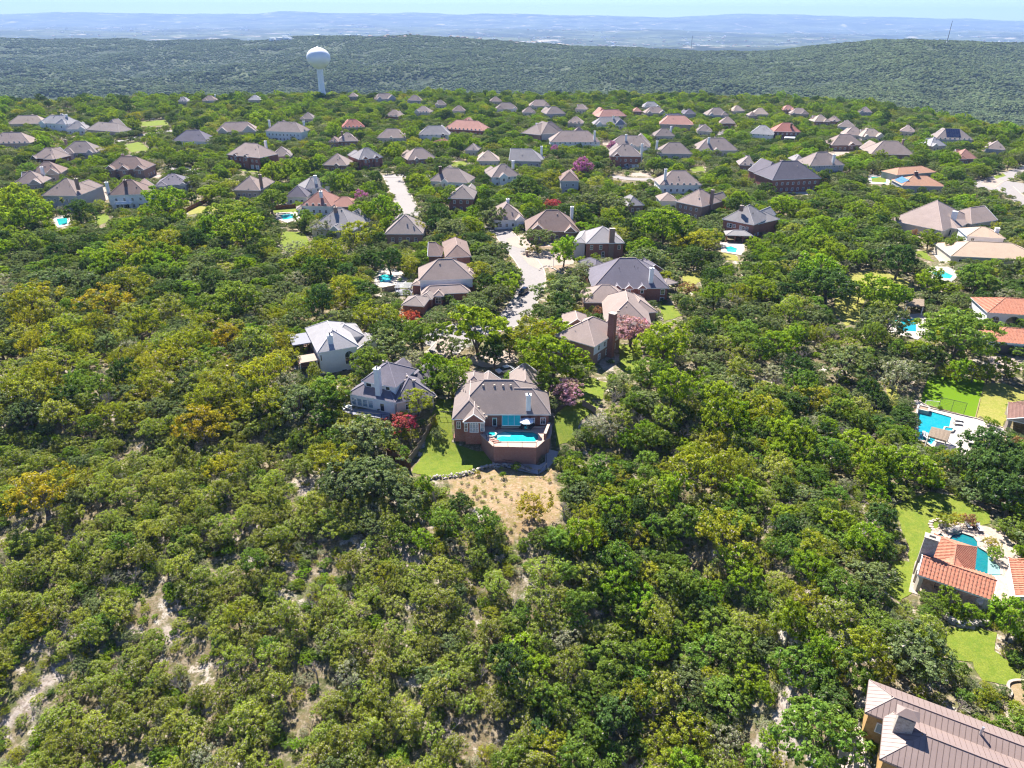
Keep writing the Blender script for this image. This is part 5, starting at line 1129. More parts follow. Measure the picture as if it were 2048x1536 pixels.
# red brick house with tall brick chimney, beyond
n6 = House('dark red brick two-storey house with grey roof and big chimney by the street bend', 'red brick house at the street bend', 'house', 'brick_house', None, PX(1200, 505, 0))
w = n6.wing(PX(1146, 484, 6.2), PX(1172, 486, 6.2), 15, 6.2, 0, 'grey', 'grey', (1, 1), .55, 'v', keep=1)
w2 = n6.wing(PX(1172, 487, 6.3), PX(1250, 486, 6.3), 15, 6.3, 0, 'grey', 'redbrick', (1, 1), .6, keep=0)
n6.chimney(w2, w2['W'] * .66, .7, 11.5, 1.9, 1.2, 'brick', z0=0, pots=False)
for a in (2.2, 5.6, 12.5): n6.window(w2, a, 3.8, 1.1, 1.7)
n6.window(w2, 3.6, .9, 1.0, 1.6); n6.window(w2, 6.6, .8, 1.1, 2.2)
HOUSES.append(n6)
# ---------------------------------------------------------------- two brown-roofed houses left of the street
n7 = House('red and dark brick two-storey house with crossed brown hip roofs left of the oak-lined street', 'crossed brown-roofed brick house', 'house', 'brick_house', None, PX(895, 500, 0))
w = n7.wing(PX(855, 512, 6), PX(884, 512, 6), 10, 6.0, 0, 'brown', 'darkbrick', (0, 1), .7, 'u', keep=1)
w2 = n7.wing(PX(890, 515, 6.05), PX(943, 513, 6.05), 19, 6.05, 0, 'brown', 'redbrick', (1, 1), .66, 'v', keep=0)
n7.window(w2, 3.5, 3.8, 1.0, 1.6, glass='blueglass'); n7.row(w, 3.6, 2, 1.1, 1.4, 'l'); n7.vent(w2, 4, 3, 0); n7.vent(w2, 6, 9, 0); HOUSES.append(n7)
n8 = House('two-storey house with layered light brown hip roofs, white upper wall and red brick base', 'layered light brown-roofed house', 'house', 'brick_house', None, PX(890, 570, 0))
w = n8.wing(PX(837, 561, 6), PX(948, 557, 6), 13, 6.0, 3.3, 'tan', 'white', (1, 1), .72, keep=0)
wlo = n8.wing(PX(842, 590, 3.1), PX(942, 585, 3.1), 6, 3.1, 0, 'tan', 'redbrick', (1, 1), .62, keep=0)
wb = n8.wing(w['q'](.5, 1.4, 0), w['q'](w['W'] - .5, 1.4, 0), 11, 3.28, 0, 'tan', 'redbrick', (1, 1), .05, keep=None, cap=False)
w3 = n8.wing(PX(865, 592.5, 3.05), PX(888, 592.5, 3.05), 4.6, 3.05, 0, 'tan', 'redbrick', (1, 1), .7, 'v', keep=None)
w4 = n8.wing(PX(822, 570, 3.2), PX(842, 571, 3.2), 6, 3.2, 0, 'tan', 'redbrick', (1, 1), .5, keep=1)
n8.window(w3, 1.7, .6, 1.8, 1.9, cols=2); n8.window(wlo, 9.0, .6, 2.2, 1.8, cols=3); n8.vent(w, 7, 5, 1)
w5 = n8.wing(w['q'](w['W'] - 3, 2, 0), w['q'](w['W'] + 1.2, 2, 0), 8, 5.9, 0, 'tan', 'redbrick', (1, 1), .6, keep=None)
HOUSES.append(n8)
gz = House('small separate brown hip roof beside the red crepe myrtle', 'small brown hip-roofed outbuilding', 'outbuilding', 'outbuilding', None, PX(830, 615, 0))
w = gz.wing(PX(802, 610, 2.9), PX(848, 613, 2.9), 8, 2.9, 0, 'taupe', 'redbrick', (1, 1), .5, keep=0); gz.wing(w['q'](3.4, 6, 0), w['q'](8, 6, 0), 7, 2.95, 0, 'taupe', 'redbrick', (1, 1), .5, keep=1); HOUSES.append(gz)
pc = empty('pergola', PX(810, 583, 0), 'small white-posted pergola on a blue-grey deck left of the layered roofs', 'pergola')
k = MB(); c = PX(808, 586, 0)
k.box((c.x, c.y, 0), 5.4, 5.6, .25); part(k, 'deck', M['slatewood'], pc)
for sx in (-1, 1):
    for sy in (-1, 1): k = MB(); k.box((c.x + sx * 2.3, c.y + sy * 2.3, .25), .16, .16, 2.3); part(k, 'post', M['trim'], pc)
for i in range(7): k = MB(); k.box((c.x, c.y - 2.4 + i * .8, 2.56), 5.2, .12, .14); part(k, 'beam', M['trim'], pc)
# ---------------------------------------------------------------- right side: large tan villas
n9 = House('sprawling taupe-roofed cream villa with white chimney above a white pool terrace at right', 'sprawling taupe-roofed villa', 'house', 'villa', None, PX(1910, 440, 0))
w = n9.wing(PX(1836, 444, 3.8), PX(1915, 458, 3.8), 20, 3.8, 0, 'tan', 'cream', (1, 1), .48, keep=0); n9.wing(w['q'](3, 6, 0), w['q'](12, 6, 0), 19, 3.85, 0, 'tan', 'cream', (1, 1), .62, 'v', keep=None)
w2 = n9.wing(PX(1885, 462, 3.9), PX(1950, 438, 3.9), 22, 3.9, 0, 'tan', 'cream', (1, 1), .52, 'v', keep=0)
w3 = n9.wing(PX(1943, 448, 3.8), PX(1996, 440, 3.8), 15, 3.8, 0, 'tan', 'cream', (1, 0), .6, keep=1)
n9.chimney(w, w['W'] * .72, 7, 9.0, 1.9, 1.3, 'white', pots=False); n9.row(w, .5, 4, 2.0, 2.4, glass='glass', cols=2); n9.vent(w, 5, 8); HOUSES.append(n9)
n10 = House('pale sand-tiled white villa with stepped roofs and stubby chimney at the right edge', 'pale sand-tiled villa', 'house', 'villa', None, PX(1990, 500, 0))
w = n10.wing(PX(1934, 472, 6), PX(2012, 477, 6), 12, 6, 0, 'orangetile', 'white', (1, 1), .42, keep=0)
w2 = w3 = n10.wing(PX(1902, 512, 3.5), PX(2090, 521, 3.5), 17, 3.5, 0, 'orangetile', 'cream', (1, 1), .42, keep=1)
RFp = (.42, .31, .22); 
pm = mat('pale_sand_tile', RFp, .85, [(.4, .6, (.35, .25, .18)), (4, .5, (.48, .37, .27))])
for r_ in n10.roofs: r_['roof'].data.materials[0] = pm; r_['roof'].data.materials[1] = pm
n10.chimney(w, w['W'] * .82, 4, 8.8, 1.4, 1.2, 'white', pots=False); n10.row(w2, .6, 3, 1.6, 1.8, a1=16); n10.window(w, 2.4, 3.6, 1.3, 1.7); HOUSES.append(n10)
# Spanish house with red tiles
def tile_rows(h, w0, material, step=.42, faces=('f', 'b', 'l', 'r')):
    """raised barrel-tile ribs on each slope, one joined part per roof"""
    m = MB(); q = w0['q']; half = w0['half']; W_, d = w0['W'], w0['d']
    def rib(p0, p1, r=.11):
        p0, p1 = Vector(p0) + Vector((0, 0, .02)), Vector(p1) + Vector((0, 0, .02)); k_ = max(1, int((p1 - p0).length / (.62 if step < .6 else 1.2)))
        for i_ in range(k_): m.tube(p0.lerp(p1, i_ / k_), p0.lerp(p1, (i_ + 1) / k_), r * 1.25, r * .7, 4, 0, False)
    n = int(W_ / step)
    for i in range(1, n):
        a = W_ * i / n; e = min(a, W_ - a) if w0['ax'] == 'u' and w0['hips'][0] else half
        if w0['ax'] == 'u':
            t = min(e, half); rib(q(a, 0, w0['ze']), q(a, t, w0['ze'] + w0['rh'] * t / half)); rib(q(a, d, w0['ze']), q(a, d - t, w0['ze'] + w0['rh'] * t / half))
        else:
            t = min(a, W_ - a); z = w0['ze'] + w0['rh'] * t / half
            if w0['hips'][0]: rib(q(a, 0, w0['ze']), q(a, t, z))
    n = int(d / step)
    for i in range(1, n):
        b = d * i / n; e = min(b, d - b)
        if w0['ax'] == 'u':
            t = min(e, half); z = w0['ze'] + w0['rh'] * t / half
            if w0['hips'][0]: rib(q(0, b, w0['ze']), q(t, b, z)); 
            if w0['hips'][1]: rib(q(W_, b, w0['ze']), q(W_ - t, b, z))
        else:
            t = min(e, half) if w0['hips'][0] else half
            rib(q(0, b, w0['ze']), q(t, b, w0['ze'] + w0['rh'] * t / half)); rib(q(W_, b, w0['ze']), q(W_ - t, b, w0['ze'] + w0['rh'] * t / half))
    o = part(m, 'roof_tiles', material, h.root); o['kind'] = 'stuff'
n11 = House('white Spanish-style house with red clay tile roofs and arched porch at the right edge', 'red-tiled Spanish-style house', 'house', 'villa', None, PX(2010, 680, 0))
w = n11.wing(PX(1975, 625, 4.2), PX(2110, 634, 4.2), 13, 4.2, 0, 'tile', 'white', (1, 1), .42, keep=0); w['hips'] = (1, 1); tile_rows(n11, w, M['tile'], .9)
w2 = n11.wing(PX(1977, 682, 3.2), PX(2110, 694, 3.2), 11, 3.2, 0, 'tile', 'white', (1, 1), .42, keep=0); w2['hips'] = (1, 1); tile_rows(n11, w2, M['tile'], .8)
n11.window(w, 2.8, .3, 2.4, 2.9, arch=True); n11.window(w, 7.6, .1, 4.2, 3.4, arch=True, glass='white' if 'white' in M else 'glass', cols=1, rows=1)
n11.window(w2, 4.2, -.1, 4.6, 2.5, name='garage_door', glass='darktrim', cols=1, rows=1, frame='darktrim'); n11.window(w2, 10.2, -.1, 3.2, 2.5, name='garage_door', glass='darktrim', cols=1, rows=1, frame='darktrim'); HOUSES.append(n11)
# orange tile house with blue solar panels
n12 = House('house with weathered orange-brown tile roofs, blue solar panels and brick chimney at upper right', 'orange-tiled house with blue solar panels', 'house', 'house', None, PX(1845, 370, 0))
w = n12.wing(PX(1805, 371, 4.0), PX(1893, 373, 4.0), 15, 4.0, 0, 'orangetile', 'grey', (1, 1), .5, keep=0); w2 = n12.wing(PX(1795, 350, 3.6), PX(1875, 344, 3.6), 12, 3.6, 0, 'orangetile', 'grey', (1, 1), .45, keep=1)
m = MB()
for i in range(5):
    for j in range(2):
        m = MB(); q = w['q']; b0, b1 = 3.2 + i * 1.9, 5.0 + i * 1.9; a0, a1 = .6 + j * 1.8, 2.3 + j * 1.8
        vs = [q(a, b, w['ze'] + w['rh'] * a / w['half'] + e) for e in (.1, .18) for a, b in ((a0, b0), (a1, b0), (a1, b1), (a0, b1))]
        m.add(vs, [(3, 2, 1, 0), (4, 5, 6, 7), (0, 1, 5, 4), (1, 2, 6, 5), (2, 3, 7, 6), (3, 0, 4, 7)]); part(m, 'solar_panel', M['bluesolar'], n12.root)
n12.chimney(w, w['W'] * .4, 8, 9.6, 1.6, 1.2, 'darkbrick'); n12.row(w, .6, 4, 1.5, 1.8); HOUSES.append(n12)

# ---------------------------------------------------------------- sports court, pool terrace and pergola (ground 2 m below the ridge)
Z2 = -2.0
ct = [PX(x, y, Z2) for x, y in ((1855.7, 755.7), (1967.7, 767.4), (1950, 837.7), (1838.8, 806.9))]
patch('artificial_turf_court', [(p.x, p.y) for p in ct], M['court'], .12, maxe=2, keep=0)
m = MB()
for k in range(4): box_between(m, ct[k], ct[(k + 1) % 4], .18, .22, Z2)
root = empty('court_border', ct[0], 'pale kerb edging around the artificial turf court', 'edging'); part(m, 'kerb', M['drygrass'], root)
def goal(p, yaw, label, w_=2.4, mt='trim'):
    root = empty('soccer_goal', Vector(p), label, 'soccer goal', 'goals on the artificial turf court'); m = MB()
    for s in (-1, 1): m.tube((s * w_ / 2, 0, 0), (s * w_ / 2, 0, 1.5), .05, .05, 5); m.tube((s * w_ / 2, 0, 1.5), (s * w_ / 2, .9, 0), .035, .035, 4)
    m.tube((-w_ / 2, 0, 1.5), (w_ / 2, 0, 1.5), .05, .05, 5); m.tube((-w_ / 2, .9, 0), (w_ / 2, .9, 0), .035, .035, 4); link('frame', m.mesh('frame', M[mt]), root)
    m = MB()
    for i in range(1, 12): x = -w_ / 2 + w_ * i / 12; m.tube((x, .02, 1.48), (x, .88, .02), .012, .012, 3)
    for i in range(1, 6): m.tube((-w_ / 2, .9 * i / 6, 1.5 - 1.5 * i / 6), (w_ / 2, .9 * i / 6, 1.5 - 1.5 * i / 6), .012, .012, 3)
    link('net', m.mesh('net', M[mt]), root); root.rotation_euler = (0, 0, yaw)
goal(PX(1918, 762, Z2), R(-6), 'white soccer goal at the far end of the artificial turf court', 2.8); goal(PX(1863, 813, Z2), R(166), 'pale soccer goal at the near left corner of the court by the pool', 3.0)
fr = empty('rebound_net', PX(1876, 812, Z2), 'tall green rebound net frame along the near edge of the court', 'net'); m = MB(); a, b = PX(1876, 817, Z2 + .1), PX(1927, 829, Z2 + .1)
for p in (a, b, (a + b) / 2): m.tube(p, p + Vector((0, 0, 3)), .05, .05, 5)
m.tube(a + Vector((0, 0, 3)), b + Vector((0, 0, 3)), .05, .05, 5); part(m, 'frame', M['darkgrey'], fr); m = MB()
for i in range(1, 30): p = a.lerp(b, i / 30); m.tube(p, p + Vector((0, 0, 3)), .012, .012, 3)
for i in range(1, 8): h_ = Vector((0, 0, i * .4)); m.tube(a + h_, b + h_, .012, .012, 3)
part(m, 'mesh', M['darkgrey'], fr)
dkp = [(1820, 806), (1836, 802), (1862, 818), (1953, 838), (2010, 858), (2006, 876), (1953, 871), (1940, 920), (1895, 915), (1850, 884), (1832, 880), (1828, 840)]
plp = [(1837, 815), (1903, 834), (1898, 856), (1884, 862), (1862, 889), (1836, 877)]
td = empty('pool_terrace', PX(1880, 850, Z2), 'white paved pool terrace between the turf court and the tiled cabana', 'pool terrace')
bm_ring([PX(x, y, Z2 + .3) for x, y in dkp], [PX(x, y, Z2 + .3) for x, y in plp], Z2 + .3, 'paving', M['whitedeck'], td); m = MB()
for k in range(len(dkp)): box_between(m, PX(*dkp[k], Z2), PX(*dkp[(k + 1) % len(dkp)], Z2), .3, .29, Z2)
part(m, 'edging', M['kerb'], td); keep_poly([PX(x, y, Z2 + .3) for x, y in dkp[:6] + dkp[9:]], 1); FOOT.append([PX(x, y, Z2)[:2] for x, y in dkp])
m = MB(); m.prism([PX(x, y, Z2 + .1) for x, y in plp], Z2 - .5, Z2 + .08); solo(m, 'swimming_pool', M['poolblue'], PX(1870, 850, Z2), 'rectangular blue pool beside the artificial turf court at right', 'swimming pool')
# planter walls and raised spa
def planter(pts, z, hgt, label, mt='whitedeck', fill='mulch'):
    root = empty('planter', Vector(PX(*pts[0], z)), label, 'planter'); m = MB()
    P_ = [PX(x, y, z + hgt) for x, y in pts]
    for k in range(len(P_)): box_between(m, P_[k], P_[(k + 1) % len(P_)], .35, hgt, z)
    part(m, 'wall', M[mt], root); m = MB(); m.prism([(p.x, p.y) for p in P_], z, z + hgt * .8); part(m, 'soil', M[fill], root); return root
planter([(1821, 806), (1836, 810), (1834, 826), (1816, 822)], Z2, 1.0, 'square white planter at the far left corner of the blue pool'); planter([(1838, 809), (1859, 814), (1857, 822), (1836, 817)], Z2, 1.1, 'low white planter wall between turf court and blue pool')
planter([(1890, 853), (1909, 856), (1905, 862), (1886, 861)], Z2, .7, 'raised spa with dark blue water at the near side of the blue pool', 'whitedeck', 'poolblue')
def pergola(pts, z, hgt, label, mt='wood', slats=14, posts='trim', name='pergola'):
    P_ = [PX(x, y, z + hgt) for x, y in pts]; root = empty(name, Vector((P_[0].x, P_[0].y, z)), label, 'pergola')
    for p in P_: k = MB(); c = sum(P_, Vector()) / 4; q_ = p + (c - p) * .08; k.box((q_.x, q_.y, z), .22, .22, hgt - .12); part(k, 'post', M[posts], root)
    m = MB(); box_between(m, P_[0], P_[1], .16, .22, z + hgt - .1); box_between(m, P_[3], P_[2], .16, .22, z + hgt - .1); part(m, 'beam', M[mt], root)
    for i in range(slats):
        t = (i + .5) / slats; a = P_[0].lerp(P_[3], t); b = P_[1].lerp(P_[2], t); k = MB(); box_between(k, a, b, (P_[0] - P_[3]).length / slats * .8, .12, z + hgt + .13); part(k, 'slat', M[mt], root)
    keep_pts([tuple(p) for p in P_] + [tuple(sum(P_, Vector()) / 4)], newkid(), 0)
pergola([(1855, 873), (1893, 884), (1902, 864), (1863, 855)], Z2, 2.7, 'brown slatted pergola over the near corner of the blue pool', 'wood', 10)
for i, (x, y) in enumerate(((1848, 872), (1853, 875))): lounger(PX(x, y, Z2 + .3), R(-15), ('left' if i == 0 else 'right') + ' white lounger of the pair at the near end of the blue pool', 'whitefab', z=Z2 + .3)
lounger(PX(1915, 842, Z2 + .3), R(75), 'white lounger on the terrace right of the blue pool, nearer the turf', 'whitefab', z=Z2 + .3); lounger(PX(1914, 849, Z2 + .3), R(75), 'white lounger on the terrace right of the blue pool, nearer the spa', 'whitefab', z=Z2 + .3)
c = PX(1978, 857, Z2 + .3); fp = empty('fire_pit', c, 'round stone fire pit on the white terrace by the cabana', 'fire pit'); m = MB(); m.lathe(c, [(.9, 0), (.9, .5), (.6, .5), (.6, .2), (.01, .2)], 16); part(m, 'ring', WL['stone'], fp)
m = MB(); m.lathe(c, [(.55, .25), (.01, .35)], 10); part(m, 'ash_bed', M['darkgrey'], fp)
# cabana at the right edge
cb = House('tiled cabana on stone piers beside the white pool terrace at the right edge', 'tiled cabana at the right edge', 'cabana', 'cabana', None, PX(2035, 850, Z2))
w = cb.wing(PX(2014, 838, Z2 + 3), PX(2085, 855, Z2 + 3), 9.5, Z2 + 3, Z2, 'browntile', 'stone', (0, 1), .42, keep=0, walls=False, ov=.3); w['hips'] = (0, 1)
tile_rows(cb, w, M['browntile'], .5); cb.post(w['q'](.6, .6, 0), Z2, Z2 + 2.8, .4, 'tan'); cb.post(w['q'](.6, 8.8, 0), Z2, Z2 + 2.8, .4, 'tan'); cb.post(w['q'](7, .6, 0), Z2, Z2 + 2.8, .4, 'tan'); HOUSES.append(cb)

# ---------------------------------------------------------------- tiled pavilion with its lagoon pool
pv = House('open pavilion with terracotta tile roof and tall stone chimney beside the lagoon pool', 'terracotta-tiled pavilion', 'pavilion', 'pavilion', None, PX(1900, 1170, Z2))
Ze = Z2 + 3.4
fl, fr_ = PX(1834.8, 1149, Ze), PX(1987, 1201.5, Ze)
w = pv.wing(fl, fr_, 6.3, Ze, Z2, 'tile', 'stone', (0, 0), .5, 'u', keep=0, walls=False, ov=.3, trim='cream' if 'cream' in M else 'trim', th=.25); w['hips'] = (0, 0); tile_rows(pv, w, M['tile'], .5)
q = w['q']
w2 = pv.wing(q(1.2, 3.2, 0), q(7.6, 3.2, 0), 9.6, Ze + .04, Z2, 'tile', 'stone', (0, 1), .42, 'v', keep=0, walls=False, ov=.3); w2['hips'] = (1, 1); tile_rows(pv, w2, M['tile'], .42)
pv.chimney(w, .6, 5.0, Ze + 4.3, 2.0, 1.3, 'stone', z0=Z2, capm='darkgrey', pots=False)
p = q(.6, 5.0, 0); k = MB(); k.box((p[0], p[1], Ze + 4.43), .9, .5, .06, math.atan2(w['u'].y, w['u'].x)); part(k, 'flue_opening', M['black'], pv.root)
for a in (.55, w['W'] / 2, w['W'] - .55): pv.post(q(a, .5, 0), Z2 - 2, Ze - .3, .33, 'cream'); pv.post(q(a, 5.6, 0), Z2, Ze - .3, .33, 'cream')
k = MB(); a, b = q(.1, 2.2, 0), q(.1, 6, 0); box_between(k, a, b, .5, 3.3, Z2 - .6); part(k, 'wall', WL['stone'], pv.root)
pv.slab([q(-.4, -.6, 0), q(w['W'] + .3, -.6, 0), q(w['W'] + .3, 8, 0), q(-.4, 8, 0)], Z2 + .1, 1.6, M['flag'], 'floor')
table_set(q(4.2, 2.2, 0), Z2 + .1, 'dark round dining table in the shade of the terracotta pavilion', 4, 'darkgrey'); HOUSES.append(pv)
k = MB(); cpt = q(9.8, 2.6, 0); sf = empty('outdoor_sofa', Vector((cpt[0], cpt[1], Z2 + .1)), 'pale outdoor sofa under the right half of the terracotta pavilion', 'sofa')
for nme, o_, s_ in (('seat', (0, 0, .2), (2.2, .8, .25)), ('backrest', (0, .35, .45), (2.2, .2, .45)), ('arm', (-1.1, 0, .2), (.2, .8, .5)), ('arm', (1.1, 0, .2), (.2, .8, .5))):
    m = MB(); m.box((cpt[0] + o_[0], cpt[1] + o_[1], Z2 + .1 + o_[2]), *s_, 0); part(m, nme, M['whitefab'], sf)
fsp = [(1862, 1062), (1885, 1050), (1912, 1044), (1972, 1052), (2010, 1064), (2045, 1120), (2038, 1200), (2000, 1215), (1985, 1190), (1900, 1160), (1850, 1110)]
lgp = [(1866, 1072), (1882, 1064), (1894, 1078), (1904, 1068), (1922, 1064), (1948, 1073), (1957, 1084), (1958, 1094), (1975, 1104), (1990, 1122), (2003, 1134), (2004, 1150), (1965, 1150), (1880, 1120), (1866, 1090)]
ft = empty('flagstone_terrace', PX(1950, 1120, Z2), 'flagstone terrace curving round the lagoon pool and tiled pavilion', 'terrace'); bm_ring([PX(x, y, Z2 + .22) for x, y in fsp], [PX(x, y, Z2 + .22) for x, y in lgp], Z2 + .22, 'paving', M['flag'], ft)
keep_poly([PX(x, y, Z2) for x, y in fsp], 1); FOOT.append([PX(x, y, Z2)[:2] for x, y in fsp])
m = MB(); m.prism([PX(x, y, Z2 + .05) for x, y in lgp], Z2 - .6, Z2 + .04); lg = solo(m, 'swimming_pool', M['poolteal'], PX(1930, 1100, Z2), 'freeform teal lagoon pool behind the terracotta-tiled pavilion', 'swimming pool')
m = MB(); m.prism([PX(x, y, Z2 + .06) for x, y in ((1976, 1113), (1990, 1124), (2002, 1136), (2003, 1149), (1975, 1148))], Z2 - .1, Z2 + .055); part(m, 'tanning_ledge', watermat('ledge_water', (.22, .36, .34), (.26, .4, .37)), lg)
m = MB(); P_ = [Vector(PX(x, y, Z2 + .2)) for x, y in lgp[:-3]]
for a, b in zip(P_[:-1], P_[1:]): box_between(m, a, b, .45, .1, Z2 + .2)
part(m, 'coping', M['kerb'], ft)
rock_wall([PX(x, y, Z2) for x, y in ((1882, 1052), (1892, 1062), (1900, 1066), (1912, 1060))], 'boulders of the little waterfall at the far end of the lagoon pool', .8, 1.3, 1, 2)
rock_wall([PX(x, y, Z2) for x, y in ((1958, 1080), (1970, 1086), (1982, 1095))], 'golden flat boulders at the right shore of the lagoon pool', .8, 1.2, 1, 1)
for i, (x, y) in enumerate(((1935, 1052), (1957, 1058))): lounger(PX(x, y, Z2 + .25), R(-8), ('left' if i == 0 else 'right') + ' white-cushioned lounger of the pair behind the lagoon pool', 'whitefab', z=Z2 + .25)
c = PX(1946, 1056, Z2 + .25); k = MB(); k.box(c, .5, .5, .45); solo(k, 'side_table', M['black'], c, 'small dark side table between the two lagoon loungers', 'side table')
for i, (x, y) in enumerate(((1876, 1040), (1868, 1042), (1862, 1044.5), (1860, 1049.5), (1862, 1055), (1866, 1060))):
    c = PX(x, y, Z2); k = MB(); k.lathe((0, 0, 0), [(.45, 0), (.45, .26), (.01, .28)], 8); o = link('stepping_stone', k.mesh('stepping_stone', M['kerb']), None, c); o.scale = (1, .7, 1)
    tag(o, 'pale oval stepping stone in the arc leading from the lawn to the lagoon pool', 'stepping stone', 'stepping stones by the lagoon pool')
rt = House('right-edge outbuilding with terracotta tile roof beside the flagstone path', 'right-edge tiled outbuilding', 'outbuilding', 'outbuilding', None, PX(2060, 1160, Z2))
w = rt.wing(PX(2031, 1193, Z2 + 3.2), PX(2110, 1215, Z2 + 3.2), 10, Z2 + 3.2, Z2, 'tile', 'cream', (0, 1), .4, keep=0); w['hips'] = (0, 1); tile_rows(rt, w, M['tile'], .45); HOUSES.append(rt)
# sand play bed near the lower lawn
patch('sandy_bed', [PX(x, y, Z2) for x, y in ((2018, 1368), (2035, 1364), (2056, 1372), (2056, 1410), (2030, 1415), (2016, 1398), (2022, 1385))], M['drygrass'], .2, keep=2)
m = MB(); L_ = smooth_line([PX(x, y, Z2) for x, y in ((2050, 1366), (2032, 1364), (2017, 1368), (2015, 1378), (2021, 1388), (2018, 1398))], 5)
for a, b in zip(L_[:-1], L_[1:]): box_between(m, a, b, .35, .5, Z2)
solo(m, 'garden_edging', M['kerb'], PX(2030, 1370, Z2), 'curved pale concrete edging around the sandy bed at the lower right', 'garden edging')

# ---------------------------------------------------------------- standing-seam metal roof house, bottom right
mh = House('bronze standing-seam metal-roofed house with ochre stone walls in the bottom right corner', 'bronze metal-roofed house', 'house', 'stone_house', None, PX(1900, 1470, Z2))
ZE = Z2 + 4.0
e0, e1 = PX(1743.7, 1361, ZE), PX(2048, 1474, ZE); eu = (e1 - e0).xy.normalized(); ev = Vector((-eu.y, eu.x))        # eu runs right-down the roof, ev up the picture
def E(a, b, z=ZE): p_ = e0.xy + eu * a + ev * b; return (p_.x, p_.y, z)
def metal(root, quads, name='roof_panel', step=.62):
    """quads: (low_a, low_b, high_b, high_a) slopes; each panel between seams is its own part"""
    for (p0, p1, p2, p3) in quads:
        p0, p1, p2, p3 = map(Vector, (p0, p1, p2, p3)); L_ = (p1 - p0).length; n = max(1, int(L_ / step)); ux = (p1 - p0).normalized()
        nrm = (p1 - p0).cross((p3 + p2) / 2 - p0).normalized(); nrm = nrm if nrm.z > 0 else -nrm
        up = nrm.cross(ux); up = up if up.z > 0 else -up
        a3 = (p3 - p0).dot(ux); a2 = (p2 - p0).dot(ux); hh = (p3 - p0).dot(up)
        def topat(a):
            if a < a3: return hh * a / max(a3, 1e-6)
            if a > a2: return hh * (L_ - a) / max(L_ - a2, 1e-6)
            return hh
        for i in range(n):
            x0, x1 = L_ * i / n, L_ * (i + 1) / n; g_ = .03
            c4 = [p0 + ux * (x0 + g_), p0 + ux * (x1 - g_), p0 + ux * (x1 - g_) + up * topat(x1 - g_), p0 + ux * (x0 + g_) + up * topat(x0 + g_)]
            m = MB(); m.add([c + nrm * .03 for c in c4] + [c - nrm * .03 for c in c4], [(0, 1, 2, 3), (4, 7, 6, 5), (0, 4, 5, 1), (3, 2, 6, 7)], 0)
            s0 = p0 + ux * x0; s1 = s0 + up * topat(x0); m.tube(s0 + nrm * .04, s1 + nrm * .04, .028, .028, 4, 1, False)
            part(m, name, [M['metalroof'], M['seam']], root)
def metal_wing(a0, a1, b0, b1, ze, pitch, hip=(1, 1), ax='u', z0=Z2 - 1, wall='ochre', ins=.5):
    W_, d = a1 - a0, b1 - b0; half = (d if ax == 'u' else W_) / 2; rh = half * pitch
    if ax == 'u': r0, r1 = E(a0 + hip[0] * half, b0 + half, ze + rh), E(a1 - hip[1] * half, b0 + half, ze + rh)
    else: r0, r1 = E(a0 + half, b0 + hip[0] * half, ze + rh), E(a0 + half, b1 - hip[1] * half, ze + rh)
    c = [E(a0, b0, ze), E(a1, b0, ze), E(a1, b1, ze), E(a0, b1, ze)]
    if ax == 'u': Qs = [(c[0], c[1], r1, r0), (c[2], c[3], r0, r1), (c[3], c[0], r0, r0), (c[1], c[2], r1, r1)]
    else: Qs = [(c[3], c[0], r0, r1), (c[1], c[2], r1, r0), (c[0], c[1], r0, r0), (c[2], c[3], r1, r1)]
    metal(mh.root, Qs); m = MB(); m.tube(r0, r1, .14, .14, 4)
    for k, rr in ((0, r0), (1, r1 if ax == 'u' else r0), (2, r1), (3, r0 if ax == 'u' else r1)): m.tube(c[k], rr, .1, .1, 4)
    part(m, 'ridge_cap', M['metalroof'], mh.root)
    m = MB()
    for k in range(4): box_between(m, c[k], c[(k + 1) % 4], .12, .22, ze - .26)
    part(m, 'fascia', M['metalroof'], mh.root)
    k = MB(); ws = [E(a0 + ins, b0 + ins), E(a1 - ins, b0 + ins), E(a1 - ins, b1 - ins), E(a0 + ins, b1 - ins)]
    k.add([(x, y, z0) for x, y, z in ws] + [(x, y, ze - .05) for x, y, z in ws], [(0, 1, 5, 4), (1, 2, 6, 5), (2, 3, 7, 6), (3, 0, 4, 7), (4, 5, 6, 7)]); part(k, 'wall', WL[wall], mh.root)
    FOOT.append([E(a0 - 1, b0 - 1)[:2], E(a1 + 1, b0 - 1)[:2], E(a1 + 1, b1 + 1)[:2], E(a0 - 1, b1 + 1)[:2]])
    pts = [r0, r1] + c + [E(a0 + W_ * f, b0 + d * g_, ze + .5 * rh) for f in (.2, .5, .8) for g_ in (.25, .75)]; keep_pts(pts, mh.kid, 0)
def eab(px, py, z=ZE): p_ = PX(px, py, z).xy - e0.xy; return p_.dot(eu), p_.dot(ev)
lA = eab(1726, 1422.5); mA = eab(1788.6, 1444); fA = eab(1775, 1525)
metal_wing(-.3, 22, lA[1], .0, ZE, .48)                                            # long rear wing, hip at the left
metal_wing(mA[0] - 1.2, 26, fA[1], -3.6, ZE + .12, .5)                              # broad main wing
metal_wing(10.2, 26, fA[1] - 3.2, fA[1] + 3.6, ZE + .5, .55)                        # front hip
cx = eab(1806, 1452, ZE + 1.5); pc_ = E(cx[0], cx[1] - .2, 0); k = MB(); yaw = math.atan2(eu.y, eu.x)
k.box((pc_[0], pc_[1], Z2), 1.9, 1.2, 7.5, yaw); part(k, 'chimney', WL['stone'], mh.root)
k = MB(); zt = Z2 + 7.5
for s_ in (-1, 1):
    for t_ in (-1, 1): p_ = Vector((pc_[0], pc_[1])) + eu * s_ * .8 + ev * t_ * .45; k.box((p_.x, p_.y, zt), .12, .12, .5)
